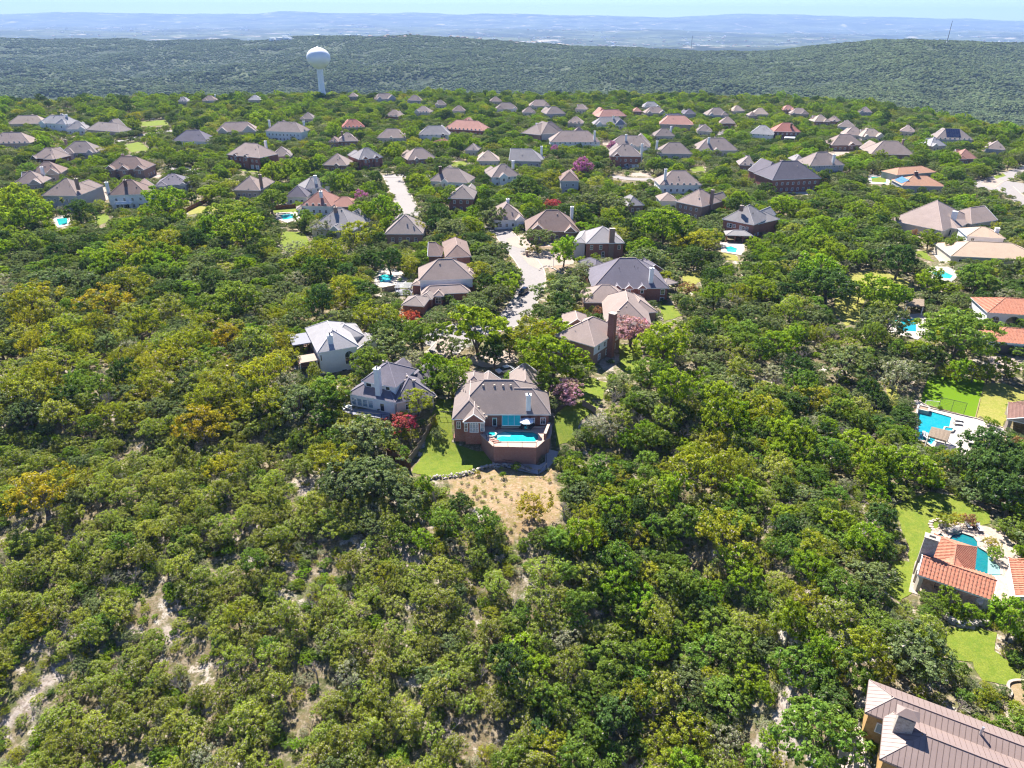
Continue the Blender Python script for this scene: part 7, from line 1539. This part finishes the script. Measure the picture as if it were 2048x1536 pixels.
HT = [
 (957, 662, 112, 'bright', 'big bright green tree in the cul-de-sac directly behind the main pool house'), (1062, 672, 100, 'yellow', 'pale green feathery tree right of the cul-de-sac'),
 (843, 668, 74, 'green', 'tall green tree at the left side of the cul-de-sac drive'), (748, 632, 92, 'yellow', 'golden-olive tree left of the red crepe myrtle'), (818, 634, 46, 'red', 'red crepe myrtle below the small brown outbuilding'),
 (876, 740, 66, 'bright', 'round bright green tree between dark-roofed white house and pool house'), (772, 690, 84, 'oak', 'pale-tipped oak behind the dark-roofed white house'), (735, 722, 66, 'green', 'bushy tree between the two white houses'), (722, 755, 44, 'dark', 'dark bush left of the dark-roofed white house'),
 (1105, 716, 108, 'bright', 'large yellow-green tree behind the right corner of the pool house'), (1136, 778, 70, 'pink', 'pale pink crepe myrtle beside the right wall of the pool house'), (1264, 654, 84, 'pink', 'big pink crepe myrtle right of the tall brick chimney'),
 (1172, 534, 50, 'grey', 'round whitish bush left of the blue-grey hip roof'), (1124, 580, 88, 'oak', 'broad live oak on the right side of the street'), (1106, 620, 62, 'oak', 'live oak beside the lower street right side'), (1128, 500, 54, 'bright', 'bright green tree at the boulder heap on the street bend'),
 (990, 500, 58, 'oak', 'grey-green live oak at the upper end of the street verge'), (1004, 546, 72, 'oak', 'live oak on the left verge above the black SUV'), (986, 590, 62, 'oak', 'live oak left of the black SUV'), (942, 615, 72, 'oak', 'live oak in front of the layered light brown roofs'), (962, 545, 60, 'yellow', 'small yellowish tree right of the crossed brown roofs'),
 (875, 636, 44, 'oak', 'small oak below the red brick base of the layered roofs'), (903, 690, 50, 'oak', 'dark oak on the cul-de-sac island'), (990, 705, 56, 'dark', 'dark tree behind the pool house roof'), (1020, 690, 50, 'green', 'green tree between cul-de-sac and pool house'),
 (1327, 452, 104, 'bright', 'broad bright round tree above the blue-grey hip-roofed brick house'), (1296, 512, 92, 'oak', 'dark green oak mass behind the blue-grey hip roof'), (1402, 478, 84, 'yellow', 'yellow-green tree left of the aqua pool'),
 (876, 866, 30, 'oak', 'small young oak standing alone on the bright lawn'), (801, 846, 56, 'red', 'red-flowering crepe myrtle left of the lawn fence'), (836, 800, 60, 'yellow', 'pale yellow-green tree at the right end of the dark-roofed white house'),
 (735, 868, 108, 'oak', 'spreading live oak with dark trunk left of the fenced lawn'), (690, 955, 104, 'oak', 'broad grey-green live oak below the fenced lawn, left'), (752, 948, 96, 'oak', 'broad grey-green live oak below the fenced lawn, middle'), (802, 985, 80, 'oak', 'dense oak below the reddish fence'), (648, 838, 50, 'green', 'round green tree left of the raised patio'),
 (598, 800, 88, 'oak', 'olive tree-like oak left of the raised patio'), (652, 782, 74, 'green', 'leafy tree between white house and raised patio'), (848, 972, 40, 'bright', 'bright shrubby tree at the lower corner of the lawn'), (1006, 935 + 14, 12, 'bright', None), (1032, 934, 15, 'bright', 'tiny bright green sapling by the rock wall under the deck'),
 (965, 1042, 66, 'green', 'slender green tree with bare trunk below the dry grass slope'), (893, 1040, 60, 'green', 'small green tree with bent trunk left of the slender one'), (1068, 1008, 70, 'gold', 'leaning olive-gold tree on the dry grass slope'), (918, 1005, 44, 'dark', 'dark small tree on the left edge of the dry grass slope'),
 (78, 978, 116, 'gold', 'big golden-yellow tree at the left edge of the woodland'), (442, 930, 66, 'yellow', 'bright yellow small tree in the left woodland'), (405, 845, 104, 'gold', 'orange-gold tree in the middle of the left woodland'), (362, 690, 88, 'yellow', 'yellow-green tree above the orange-gold tree'),
 (462, 604, 104, 'green', 'pale round double-crowned tree in the left woodland'), (525, 745, 96, 'yellow', 'bright yellow-green tree left of the tall white house'), (340, 720, 84, 'yellow', 'yellow tree at the centre of the left woodland'), (644, 500, 112, 'yellow', 'large olive-yellow tree left of the solar-panel house'),
 (716, 468, 104, 'yellow', 'olive-yellow tree beside the solar-panel house'), (60, 600, 104, 'yellow', 'broad yellow-topped tree near the left edge'), (60, 428, 96, 'bright', 'bright yellow-green tree near the left edge below the tan houses'), (28, 400, 74, 'bright', 'bright green tree at the left edge beside the small pool'), (160, 424, 52, 'dark', 'dark round tree right of the small pale pool'),
 (330, 402, 86, 'bright', 'vivid green tree right of the white house with the balcony'), (250, 500, 90, 'yellow', 'olive-yellow tree in the upper left woodland'), (335, 480, 78, 'yellow', 'golden-topped tree in the upper left woodland'), (215, 600, 92, 'gold', 'ochre-topped tree in the left woodland'), (265, 560, 96, 'yellow', 'wide yellow-olive tree in the left woodland'), (130, 665, 80, 'yellow', 'yellow-leaved tree low at the left edge woodland'), (580, 690, 60, 'yellow', 'olive-yellow tree just left of the pergola deck of the tall white house'),
 (90, 560, 90, 'oak', None), (480, 460, 92, 'bright', 'bright oak-like tree below the dry garden'), (440, 430, 84, 'green', 'green tree below the pink-beige house'), (540, 400, 60, 'green', 'green tree left of the board fence'), (590, 500, 60, 'grey', 'grey-green tree beside the small bright lawn'), (680, 440, 70, 'oak', 'dark oak covering part of the light grey hip roof'),
 (724, 396, 34, 'magenta', 'tall violet-pink crepe myrtle right of the red-brown roof'), (1166, 334, 48, 'magenta', 'large pink-violet crepe myrtle in the middle distance'), (1103, 408, 38, 'red', 'red-orange leaved tree behind the brown roofs'), (1098, 352, 58, 'yellow', 'tall pale yellow-green tree with visible forked trunk'), (1138, 372, 20, 'pink', 'small pink crepe myrtle against the blue-grey wall'), (1110, 300, 20, 'magenta', 'dark pink crepe myrtle by the large white house'), (1225, 294, 24, 'magenta', 'pink crepe myrtle behind the colonial brick house'), (1640, 358, 22, 'red', 'crimson crepe myrtle at the slate-roofed house'), (605, 390, 20, 'rust', 'rust-red bush beside the charcoal-roofed white house'), (1448, 422, 24, 'rust', 'coral-red tree at the left of the patio-cover brick house'), (48, 344, 26, 'rust', 'rust-coloured bush at the left tan house'), (885, 285, 30, 'pink', 'pale pink crepe myrtle below the blue-grey roof'), (1290, 590, 10, 'red', None), (1198, 622, 28, 'rust', 'rust-red shrub in front of the wide low brown house'), (1376, 576, 34, 'rust', 'orange-green shrub right of the blue-grey-roofed brick house'), (1830, 330, 20, 'rust', None), (2030, 890, 54, 'rust', 'reddish crepe myrtle below the tiled cabana'), (1640, 540, 92, 'bright', 'bright green tree clump left of the dry lawn'), (1660, 570, 86, 'dark', 'dark tree with deep shade left of the dry lawn'),
 (1918, 665, 120, 'green', 'very large green tree left of the Spanish-style house'), (1955, 558, 84, 'green', 'large green tree above the Spanish-style house'), (2032, 536, 56, 'oak', 'oak above the red-tiled roofs'), (1800, 518, 72, 'dark', 'dark round tree above the dry lawn'), (1858, 560, 50, 'bright', 'bright conical tree right of the dry lawn'), (1770, 645, 84, 'oak', 'spreading live oak over the tree-shaded pool'), (1744, 585, 30, 'palm', 'short bushy palm by the dry lawn'), (1697, 606, 20, 'palm', 'single slim palm standing on the dry lawn'), (129, 412, 24, 'palm', 'palm beside the small pale pool'),
 (1975, 895, 84, 'dark', 'big dark live oak overhanging the near side of the blue pool terrace'), (1995, 940, 100, 'dark', 'dark glossy tree right of the lawn above the lagoon pool'), (2030, 990, 90, 'dark', 'dark tree at the right edge above the flagstone terrace'), (2030, 1240, 84, 'bright', 'vivid green tree at the right edge below the tiled outbuilding'), (1765, 1035, 60, 'dark', 'dark tree at the left edge of the curved lawn'), (1768, 1105, 52, 'dark', 'small dark tree casting shade on the curved lawn'), (1740, 1150, 80, 'oak', 'olive oak left of the narrow lawn'), (1900, 1200, 44, 'bright', 'leafy shrub below the pavilion posts'),
 (1870, 1215, 40, 'green', 'green shrub below the left pavilion post'), (1640, 1470, 150, 'green', 'big rounded green tree at the bottom right beside the metal roof'), (1600, 1330, 92, 'green', 'pale green tree up-slope of the big rounded one'), (1840, 1300, 120, 'oak', 'large grey-olive oak left of the lower lawn'), (1730, 1290, 90, 'yellow', 'yellow-green tree left of the lower lawn oak'), (1400, 930, 110, 'yellow', 'dark olive-gold tree in the right woodland'), (1445, 1060, 110, 'yellow', 'yellow-green tree in the lower right woodland'), (1790, 740, 84, 'grey', 'grey-green tree left of the turf court'), (1700, 720, 90, 'oak', None), (1460, 780, 88, 'oak', None), (1330, 690, 90, 'bright', 'bright tree right of the bright lawn'), (1300, 745, 70, 'green', None), (1530, 820, 80, 'yellow', None),
 (960, 1340, 60, 'bare', 'pale dead tree crown at bottom centre'), (1230, 780, 70, 'bare', 'bare grey tree right of the pool house'), (1390, 780, 70, 'bare', None), (1610, 700, 60, 'bare', None), (1560, 760, 56, 'bare', None), (1130, 1010, 60, 'bare', None), (200, 790, 70, 'bare', 'bare grey tree in the left woodland'), (195, 740, 60, 'bare', None), (870, 985, 50, 'bare', 'leafless grey tree left of the dry grass slope'), (925, 1105, 40, 'bare', None), (620, 1190, 60, 'bare', None), (1195, 905, 44, 'bare', None), (900, 1440, 70, 'bare', None), (1310, 1420, 70, 'bare', None), (1080, 1170, 50, 'bare', None), (630, 1330, 60, 'bare', None),
 (1235, 1100, 40, 'bare', None), (1750, 880, 54, 'bare', None), (1690, 860, 54, 'bare', None), (1925, 1400, 60, 'bare', 'dry leafless bush between lower lawn and metal roof'),
 (868, 842, 20, 'yellow', None), (640, 452, 50, 'grey', 'grey oak at the left end of the light grey hip roof'), (610, 435, 40, 'green', None), (830, 452, 40, 'yellow', 'yellow-green tree at the right end of the solar-panel house'), (820, 530, 46, 'yellow', 'olive tree right of the turquoise kidney pool'), (780, 520, 50, 'dark', 'dark tree behind the turquoise kidney pool'), (905, 455, 74, 'oak', 'large live oak behind the crossed brown roofs'), (860, 425, 80, 'oak', 'live oak right of the upper street'), (985, 430, 60, 'oak', 'dark live oak left of the white wall above the driveway'), (1045, 375, 66, 'dark', 'dark bushy tree in front of the pale gable house'), (1075, 475, 56, 'oak', 'live oak in front of the long low brown roof'), (1180, 400, 66, 'oak', None), (1225, 405, 76, 'oak', None), (900, 395, 40, 'green', None), (770, 420, 56, 'bright', 'bright green tree left of the upper street'), (725, 425, 44, 'bright', None), (590, 335, 56, 'bright', 'pale green rounded tree in the middle distance left'), (545, 345, 50, 'bright', None), (660, 365, 50, 'green', None), (520, 236, 44, 'bright', 'vivid green tree left of the large white house'), (800, 560, 10, 'green', None),
]
for t in HT: hand(*t[:4], label=t[4])
# shrubs in gardens
for (x, y, w_, sp) in ((1165, 545, 20, 'green'), (1890, 1040, 34, 'yellow'), (1915, 1036, 30, 'gold'), (1940, 1040, 34, 'rust'), (1985, 1085, 30, 'gold'), (1990, 1108, 26, 'bright'), (2040, 1100, 24, 'bright'), (1760, 585, 60, 'bright'), (1800, 592, 50, 'bright'), (1720, 582, 40, 'bright'), (1880, 815, 8, 'bright'), (1975, 842, 16, 'bright'), (1990, 847, 16, 'bright'), (1920, 738, 44, 'bright'), (1950, 742, 44, 'yellow'), (1980, 748, 36, 'bright'), (1895, 742, 36, 'yellow'), (2015, 735, 40, 'bright'), (1830, 465, 20, 'rust'), (1860, 478, 34, 'bright'), (1910, 488, 40, 'green'), (1060, 500, 18, 'gold'), (1075, 498, 20, 'yellow'), (955, 945, 12, 'gold'), (845, 1080, 40, 'bright'), (875, 1095, 36, 'yellow'), (1745, 1490, 22, 'bright'), (1725, 1430, 24, 'green')):
    hand(x, y, w_, sp, {'green': 'low green', 'yellow': 'low yellow-green', 'gold': 'low golden', 'rust': 'low rust-red', 'bright': 'low bright green'}[sp] + ' garden shrub')

# regions of the photograph with their mix of species (crown width range in metres, spacing)
def region(px, py, X, Y):
    if Y > 205 or (Y > 150 and 700 < px < 1340) or (px > 1800 and Y > 95): return 'town'
    if px < 1010 and py > 960 or (px < 640 and py > 860): return 'scrub'
    if px < 1010: return 'west'
    if py > 900: return 'ravine'
    return 'east'
MIX = dict(town=[('oak', .42), ('green', .15), ('dark', .17), ('bright', .12), ('yellow', .04), ('juniper', .05), ('grey', .06)], scrub=[('juniper', .83), ('bare', .07), ('green', .03), ('oak', .04), ('yellow', .015), ('grey', .015)],
           west=[('oak', .27), ('juniper', .27), ('yellow', .18), ('green', .15), ('dark', .04), ('gold', .01), ('bare', .03), ('grey', .06)], ravine=[('bright', .15), ('green', .27), ('juniper', .23), ('yellow', .11), ('oak', .10), ('dark', .05), ('bare', .07), ('grey', .04)],
           east=[('juniper', .27), ('oak', .25), ('green', .17), ('dark', .10), ('bare', .07), ('grey', .08), ('bright', .04), ('yellow', .02)])
SZ = dict(town=(5.2, 9.6), scrub=(2.9, 4.8), west=(5, 9), ravine=(3.4, 6.6), east=(4.4, 8))
K = np.array([(a, b, c, d, s) for a, b, c, d, s in KEEP])
KX, KY, KD, KS = K[:, 0], K[:, 1], K[:, 2], K[:, 4]
FB = [(min(p[0] for p in f), max(p[0] for p in f), min(p[1] for p in f), max(p[1] for p in f), f) for f in FOOT]
FBa = np.array([b[:4] for b in FB])
TOL = {0: 0, 1: 1, 2: 3, 3: 6}
def blocked(x, y, z, h_, w_, soft_ok=True):
    m_ = (FBa[:, 0] - 1 < x) & (FBa[:, 1] + 1 > x) & (FBa[:, 2] - 1 < y) & (FBa[:, 3] + 1 > y)
    for i in np.nonzero(m_)[0]:
        if in_poly(x, y, FB[i][4]): return True
    a, b, d = proj((x, y, z + h_ * .6)); rx = w_ * .5 * F / d * .95; ry = (h_ * .42 * math.cos(.4) + w_ * .2) * F / d
    hit = (((KX - a) / rx) ** 2 + ((KY - b) / ry) ** 2 < 1) & (KD > d - 2)
    if not hit.any(): return False
    s = KS[hit]; frac = rx * ry
    return (s == 0).any() or (s == 1).sum() > 1 or (s == 2).sum() > 3 or (s == 3).sum() > 8
CELL = 10.0; GR = {}
def near_ok(x, y, r, k=.8):
    cx, cy_ = int(x // CELL), int(y // CELL)
    for i in (-1, 0, 1):
        for j in (-1, 0, 1):
            for (a, b, c) in GR.get((cx + i, cy_ + j), ()):
                if (a - x) ** 2 + (b - y) ** 2 < ((r + c) * k) ** 2: return False
    return True
def put_grid(x, y, r): GR.setdefault((int(x // CELL), int(y // CELL)), []).append((x, y, r))
for t in TREES: put_grid(t[0], t[1], t[4] * .5)
HAND_N = len(TREES)
def fill(n, yr, smax, kk, big):
    for _ in range(n):
        y = math.sqrt(rng.uniform(yr[0] ** 2, yr[1] ** 2)); x = rng.uniform(-.80, .80) * (y + 62); z = gh(x, y); a, b, d = proj((x, y, z))
        if a < -120 or a > 2170 or b > 1720: continue
        if y > 300 and z < -28: continue
        rg = region(a, b, x, y); lo, hi = SZ[rg]; w_ = rng.uniform(lo, hi) * big
        if rg == 'scrub' and vn1(x / 5.5, y / 5.5) > .62: continue
        if rg in ('ravine', 'east') and vn1(x / 9, y / 9 + 50) > .76: continue
        if not near_ok(x, y, w_ * .5, kk): continue
        u_ = rng.random(); acc = 0
        for sp, p_ in MIX[rg]:
            acc += p_
            if u_ < acc: break
        cl = vn1(x / 22 + 9, y / 22)
        if rg != 'scrub' and cl > .68 and sp in ('juniper', 'oak') and rng.random() < .5: sp = 'yellow' if rg == 'west' else 'bright'
        hgt = w_ * wh(sp) * rng.uniform(.75, 1.3) * (.86 if rg == 'town' else 1)
        if blocked(x, y, z, hgt, w_):
            w_ *= .55; hgt *= .55
            if blocked(x, y, z, hgt, w_): continue
        TREES.append([x, y, z, hgt, w_, sp, rng.randrange(9), rng.uniform(0, 6.28), None]); put_grid(x, y, w_ * .5)
def vn1(x, y): return float(vnoise(np.array([x]), np.array([y]))[0])
fill(20000, (38, 150), 0, .62, 1.0); fill(12000, (38, 150), 0, .56, .6); fill(10000, (150, 300), 0, .62, 1.0); fill(30000, (260, 860), 0, .60, 1.0); fill(26000, (170, 860), 0, .56, .6)
# labels from the nearest landmark
ADJ = {'juniper': 'olive-green juniper', 'oak': 'grey-green live oak', 'green': 'mid-green broadleaf tree', 'bright': 'bright green elm', 'dark': 'dark green shade tree', 'yellow': 'yellow-green cedar elm', 'gold': 'golden tree', 'grey': 'pale grey-leaved tree', 'bare': 'leafless grey dead tree', 'pink': 'pink crepe myrtle', 'red': 'red crepe myrtle', 'magenta': 'violet crepe myrtle', 'rust': 'rust-red tree', 'palm': 'palm'}
LM = []
for h_ in HOUSES:
    a, b, d = proj(h_.root.location + Vector((0, 0, 3))); LM.append((a, b, d, h_.short))
HTL = [(t[0], t[1], ' '.join(t[4].split()[:7]).replace(' in the', '').replace(' of the', '').replace(' with', '')) for t in HT if t[4] and t[1] > 560 and len(t[4]) < 75]
def auto_label(t, base=None):
    a, b, d = proj((t[0], t[1], t[2] + t[3] * .5)); best = min(LM, key=lambda l: (l[0] - a) ** 2 + (1.6 * (l[1] - b)) ** 2); dx, dy = a - best[0], b - best[1]; dist = math.hypot(dx, dy * 1.6); nm = base or ADJ[t[5]]
    if dist < 150:
        rel = ('left of' if dx < 0 else 'right of') if abs(dx) > abs(dy) * 1.5 else ('behind' if dy < 0 else 'in front of')
        size = '' if base else ('large ' if t[4] > 8 else 'small ' if t[4] < 5 else '')
        return f'{size}{nm} {rel} the {best[3]}'
    near = min(HTL, key=lambda l: (l[0] - a) ** 2 + (1.3 * (l[1] - b)) ** 2); dx, dy = a - near[0], b - near[1]
    if math.hypot(dx, dy) < 170 and base is None:
        rel = ('just left of' if dx < 0 else 'just right of') if abs(dx) > abs(dy) else ('just behind' if dy < 0 else 'just in front of')
        return f'{nm} {rel} the {near[2]}'
    row = ['top', 'upper', 'upper middle', 'middle', 'lower middle', 'lower', 'bottom'][max(0, min(6, int((b - 420) / 160)))]; colm = ['left edge', 'far left', 'left', 'left of centre', 'centre', 'right of centre', 'right', 'far right'][max(0, min(7, int(a / 256)))]
    return f'{nm} in the {row} woods, {colm}'
PICK = {}
for i, t in enumerate(TREES):
    a, b, d = proj((t[0], t[1], t[2] + t[3] * .5)); t.append(t[4] / d if -20 < a < 2070 and b < 1560 else 0)
    PICK.setdefault(t[5], []).append(i)
INDIV = set()
for sp, ids in PICK.items():
    ids.sort(key=lambda i: -TREES[i][9] - (10 if TREES[i][8] else 0)); INDIV |= set(ids[:290])
LABS = {}
for i in INDIV:
    t = TREES[i]; lab = t[8]; LABS.setdefault(lab if isinstance(lab, str) and not lab.startswith('low ') else auto_label(t, lab if isinstance(lab, str) else None), []).append(i)
ORD = ['leftmost', 'second from left', 'third from left', 'fourth from left', 'fifth from left', 'sixth from left', 'seventh from left', 'eighth from left', 'ninth from left', 'tenth from left'] + [w_ + ' from left' for w_ in ('eleventh', 'twelfth', 'thirteenth', 'fourteenth', 'fifteenth', 'sixteenth')]
FINAL = {}
for lb_, ids in LABS.items():
    ids.sort(key=lambda i: proj(TREES[i][:3])[0])
    for k_, i in enumerate(ids):
        if len(ids) == 1: FINAL[i] = lb_
        elif len(ids) == 2: FINAL[i] = ('left-hand ' if k_ == 0 else 'right-hand ') + lb_
        elif k_ == len(ids) - 1: FINAL[i] = 'rightmost ' + lb_
        elif k_ < 16: FINAL[i] = ORD[k_] + ', ' + lb_
        else: FINAL[i] = 'further right, ' + lb_
STUFF = {}
for i, t in enumerate(TREES):
    x, y, z, hgt, wd, sp, v, rot, lab, sz = t; pr = PROT[sp][v % len(PROT[sp])]; u1_ = rng.uniform(.85, 1.12); sc = (wd * u1_, wd * (1.96 - u1_), hgt)
    if i in INDIV:
        lb = FINAL[i]
        cat = 'shrub' if isinstance(lab, str) and lab.startswith('low ') else 'tree'
        r_ = link('shrub' if cat == 'shrub' else NAME[sp], None, None, Vector((x, y, z))); r_.rotation_euler = (rng.uniform(-.06, .06), rng.uniform(-.06, .06), rot); r_.scale = sc
        tag(r_, ' '.join(lb.split()[:16]), cat, 'garden shrubs' if cat == 'shrub' else NAME[sp].replace('_', ' ') + 's of the wooded ridge')
        link('branches' if sp == 'bare' else 'trunk', pr[0], r_)
        if pr[1]: link('crown', pr[1], r_)
    else: STUFF.setdefault((sp, v % len(PROT[sp])), []).append(t)
def scatter(name, ts, datas):
    """points carrying height, width and turn; the crowns and trunks are instanced on them"""
    me = bpy.data.meshes.new(name); me.vertices.add(len(ts)); me.vertices.foreach_set('co', np.array([t[:3] for t in ts], np.float32).ravel())
    a = me.attributes.new('scl', 'FLOAT_VECTOR', 'POINT'); a.data.foreach_set('vector', np.array([(t[4] * (.98 + .13 * math.sin(t[7] * 5)), t[4] * (.98 - .13 * math.sin(t[7] * 5)), t[3]) for t in ts], np.float32).ravel()); b = me.attributes.new('trn', 'FLOAT_VECTOR', 'POINT'); b.data.foreach_set('vector', np.array([(0, 0, t[7]) for t in ts], np.float32).ravel()); me.update()
    o = link(name, me); tag(o, kind='stuff'); ng = bpy.data.node_groups.new('scatter_' + name, 'GeometryNodeTree'); ng.interface.new_socket('Geometry', in_out='INPUT', socket_type='NodeSocketGeometry'); ng.interface.new_socket('Geometry', in_out='OUTPUT', socket_type='NodeSocketGeometry')
    N = ng.nodes; L = ng.links; gi = N.new('NodeGroupInput'); go = N.new('NodeGroupOutput'); mp = N.new('GeometryNodeMeshToPoints'); L.new(gi.outputs[0], mp.inputs[0]); jn = N.new('GeometryNodeJoinGeometry'); L.new(jn.outputs[0], go.inputs[0])
    ns = N.new('GeometryNodeInputNamedAttribute'); ns.data_type = 'FLOAT_VECTOR'; ns.inputs[0].default_value = 'scl'; n2_ = N.new('GeometryNodeInputNamedAttribute'); n2_.data_type = 'FLOAT_VECTOR'; n2_.inputs[0].default_value = 'trn'
    for ob in datas:
        oi = N.new('GeometryNodeObjectInfo'); oi.inputs[0].default_value = ob; oi.inputs[1].default_value = True; ip = N.new('GeometryNodeInstanceOnPoints')
        L.new(mp.outputs[0], ip.inputs['Points']); L.new(oi.outputs['Geometry'], ip.inputs['Instance']); L.new(ns.outputs[0], ip.inputs['Scale']); L.new(n2_.outputs[0], ip.inputs['Rotation']); L.new(ip.outputs[0], jn.inputs[0])
    o.modifiers.new('scatter', 'NODES').node_group = ng; return o
def finder(me): return next(o for o in bpy.data.objects if o.data == me)
OB = {}
for o in COL.objects:
    if o.type == 'MESH' and o.data.name not in OB: OB[o.data.name] = o
for (sp, v), ts in STUFF.items():
    ds = [OB[p_.name] for p_ in PROT[sp][v] if p_ and p_.name in OB]
    if ds: scatter('background_' + NAME[sp] + 's', ts, ds)
# undergrowth: low brush beyond counting
def brush(n, yr, lo, hi, keys, name):
    pts = {k: [] for k in keys}
    for _ in range(n):
        y = math.sqrt(rng.uniform(yr[0] ** 2, yr[1] ** 2)); x = rng.uniform(-.80, .80) * (y + 60); z = gh(x, y); a, b, d = proj((x, y, z))
        if a < -60 or a > 2110 or b > 1620: continue
        if vn1(x / 4.5 + 3, y / 4.5) > .62: continue
        w_ = rng.uniform(lo, hi); hgt = w_ * rng.uniform(.5, .9)
        if blocked(x, y, z, hgt, w_): continue
        pts[rng.choice(keys)].append([x, y, z - hgt * .25, hgt, w_, 0, 0, rng.uniform(0, 6.3)])
    for k in pts:
        if pts[k]: scatter(name, pts[k], [OB[PROT[k][rng.randrange(len(PROT[k]))][1].name]])
brush(9000, (44, 150), .8, 2.4, ['juniper', 'green', 'bright', 'grey', 'yellow'], 'undergrowth'); brush(9000, (140, 420), 1.2, 3.2, ['oak', 'green', 'dark', 'grey', 'bright'], 'undergrowth')
# dry tufts and seedlings on the tan slope
sl_ = [PX(x_, y_, -5.5) for x_, y_ in ((890, 955), (1106, 925), (1128, 1035), (1062, 1088), (1020, 1088), (950, 1012), (900, 990))]; tf = {'yellow': [], 'grey': [], 'juniper': []}
for _ in range(260):
    x = rng.uniform(min(p.x for p in sl_), max(p.x for p in sl_)); y = rng.uniform(min(p.y for p in sl_), max(p.y for p in sl_))
    if in_poly(x, y, sl_) and vn1(x / 3, y / 3) > .35: w_ = rng.uniform(.25, .95); tf[rng.choice(list(tf))].append([x, y, gh(x, y) + .05, w_ * .6, w_, 0, 0, rng.uniform(0, 6)])
for k in tf: scatter('grass_tufts', tf[k], [OB[PROT[k][0][1].name]])
print('TREES', len(TREES), 'indiv', len(INDIV), 'objects', len(bpy.data.objects), 'KEEP', len(KEEP))
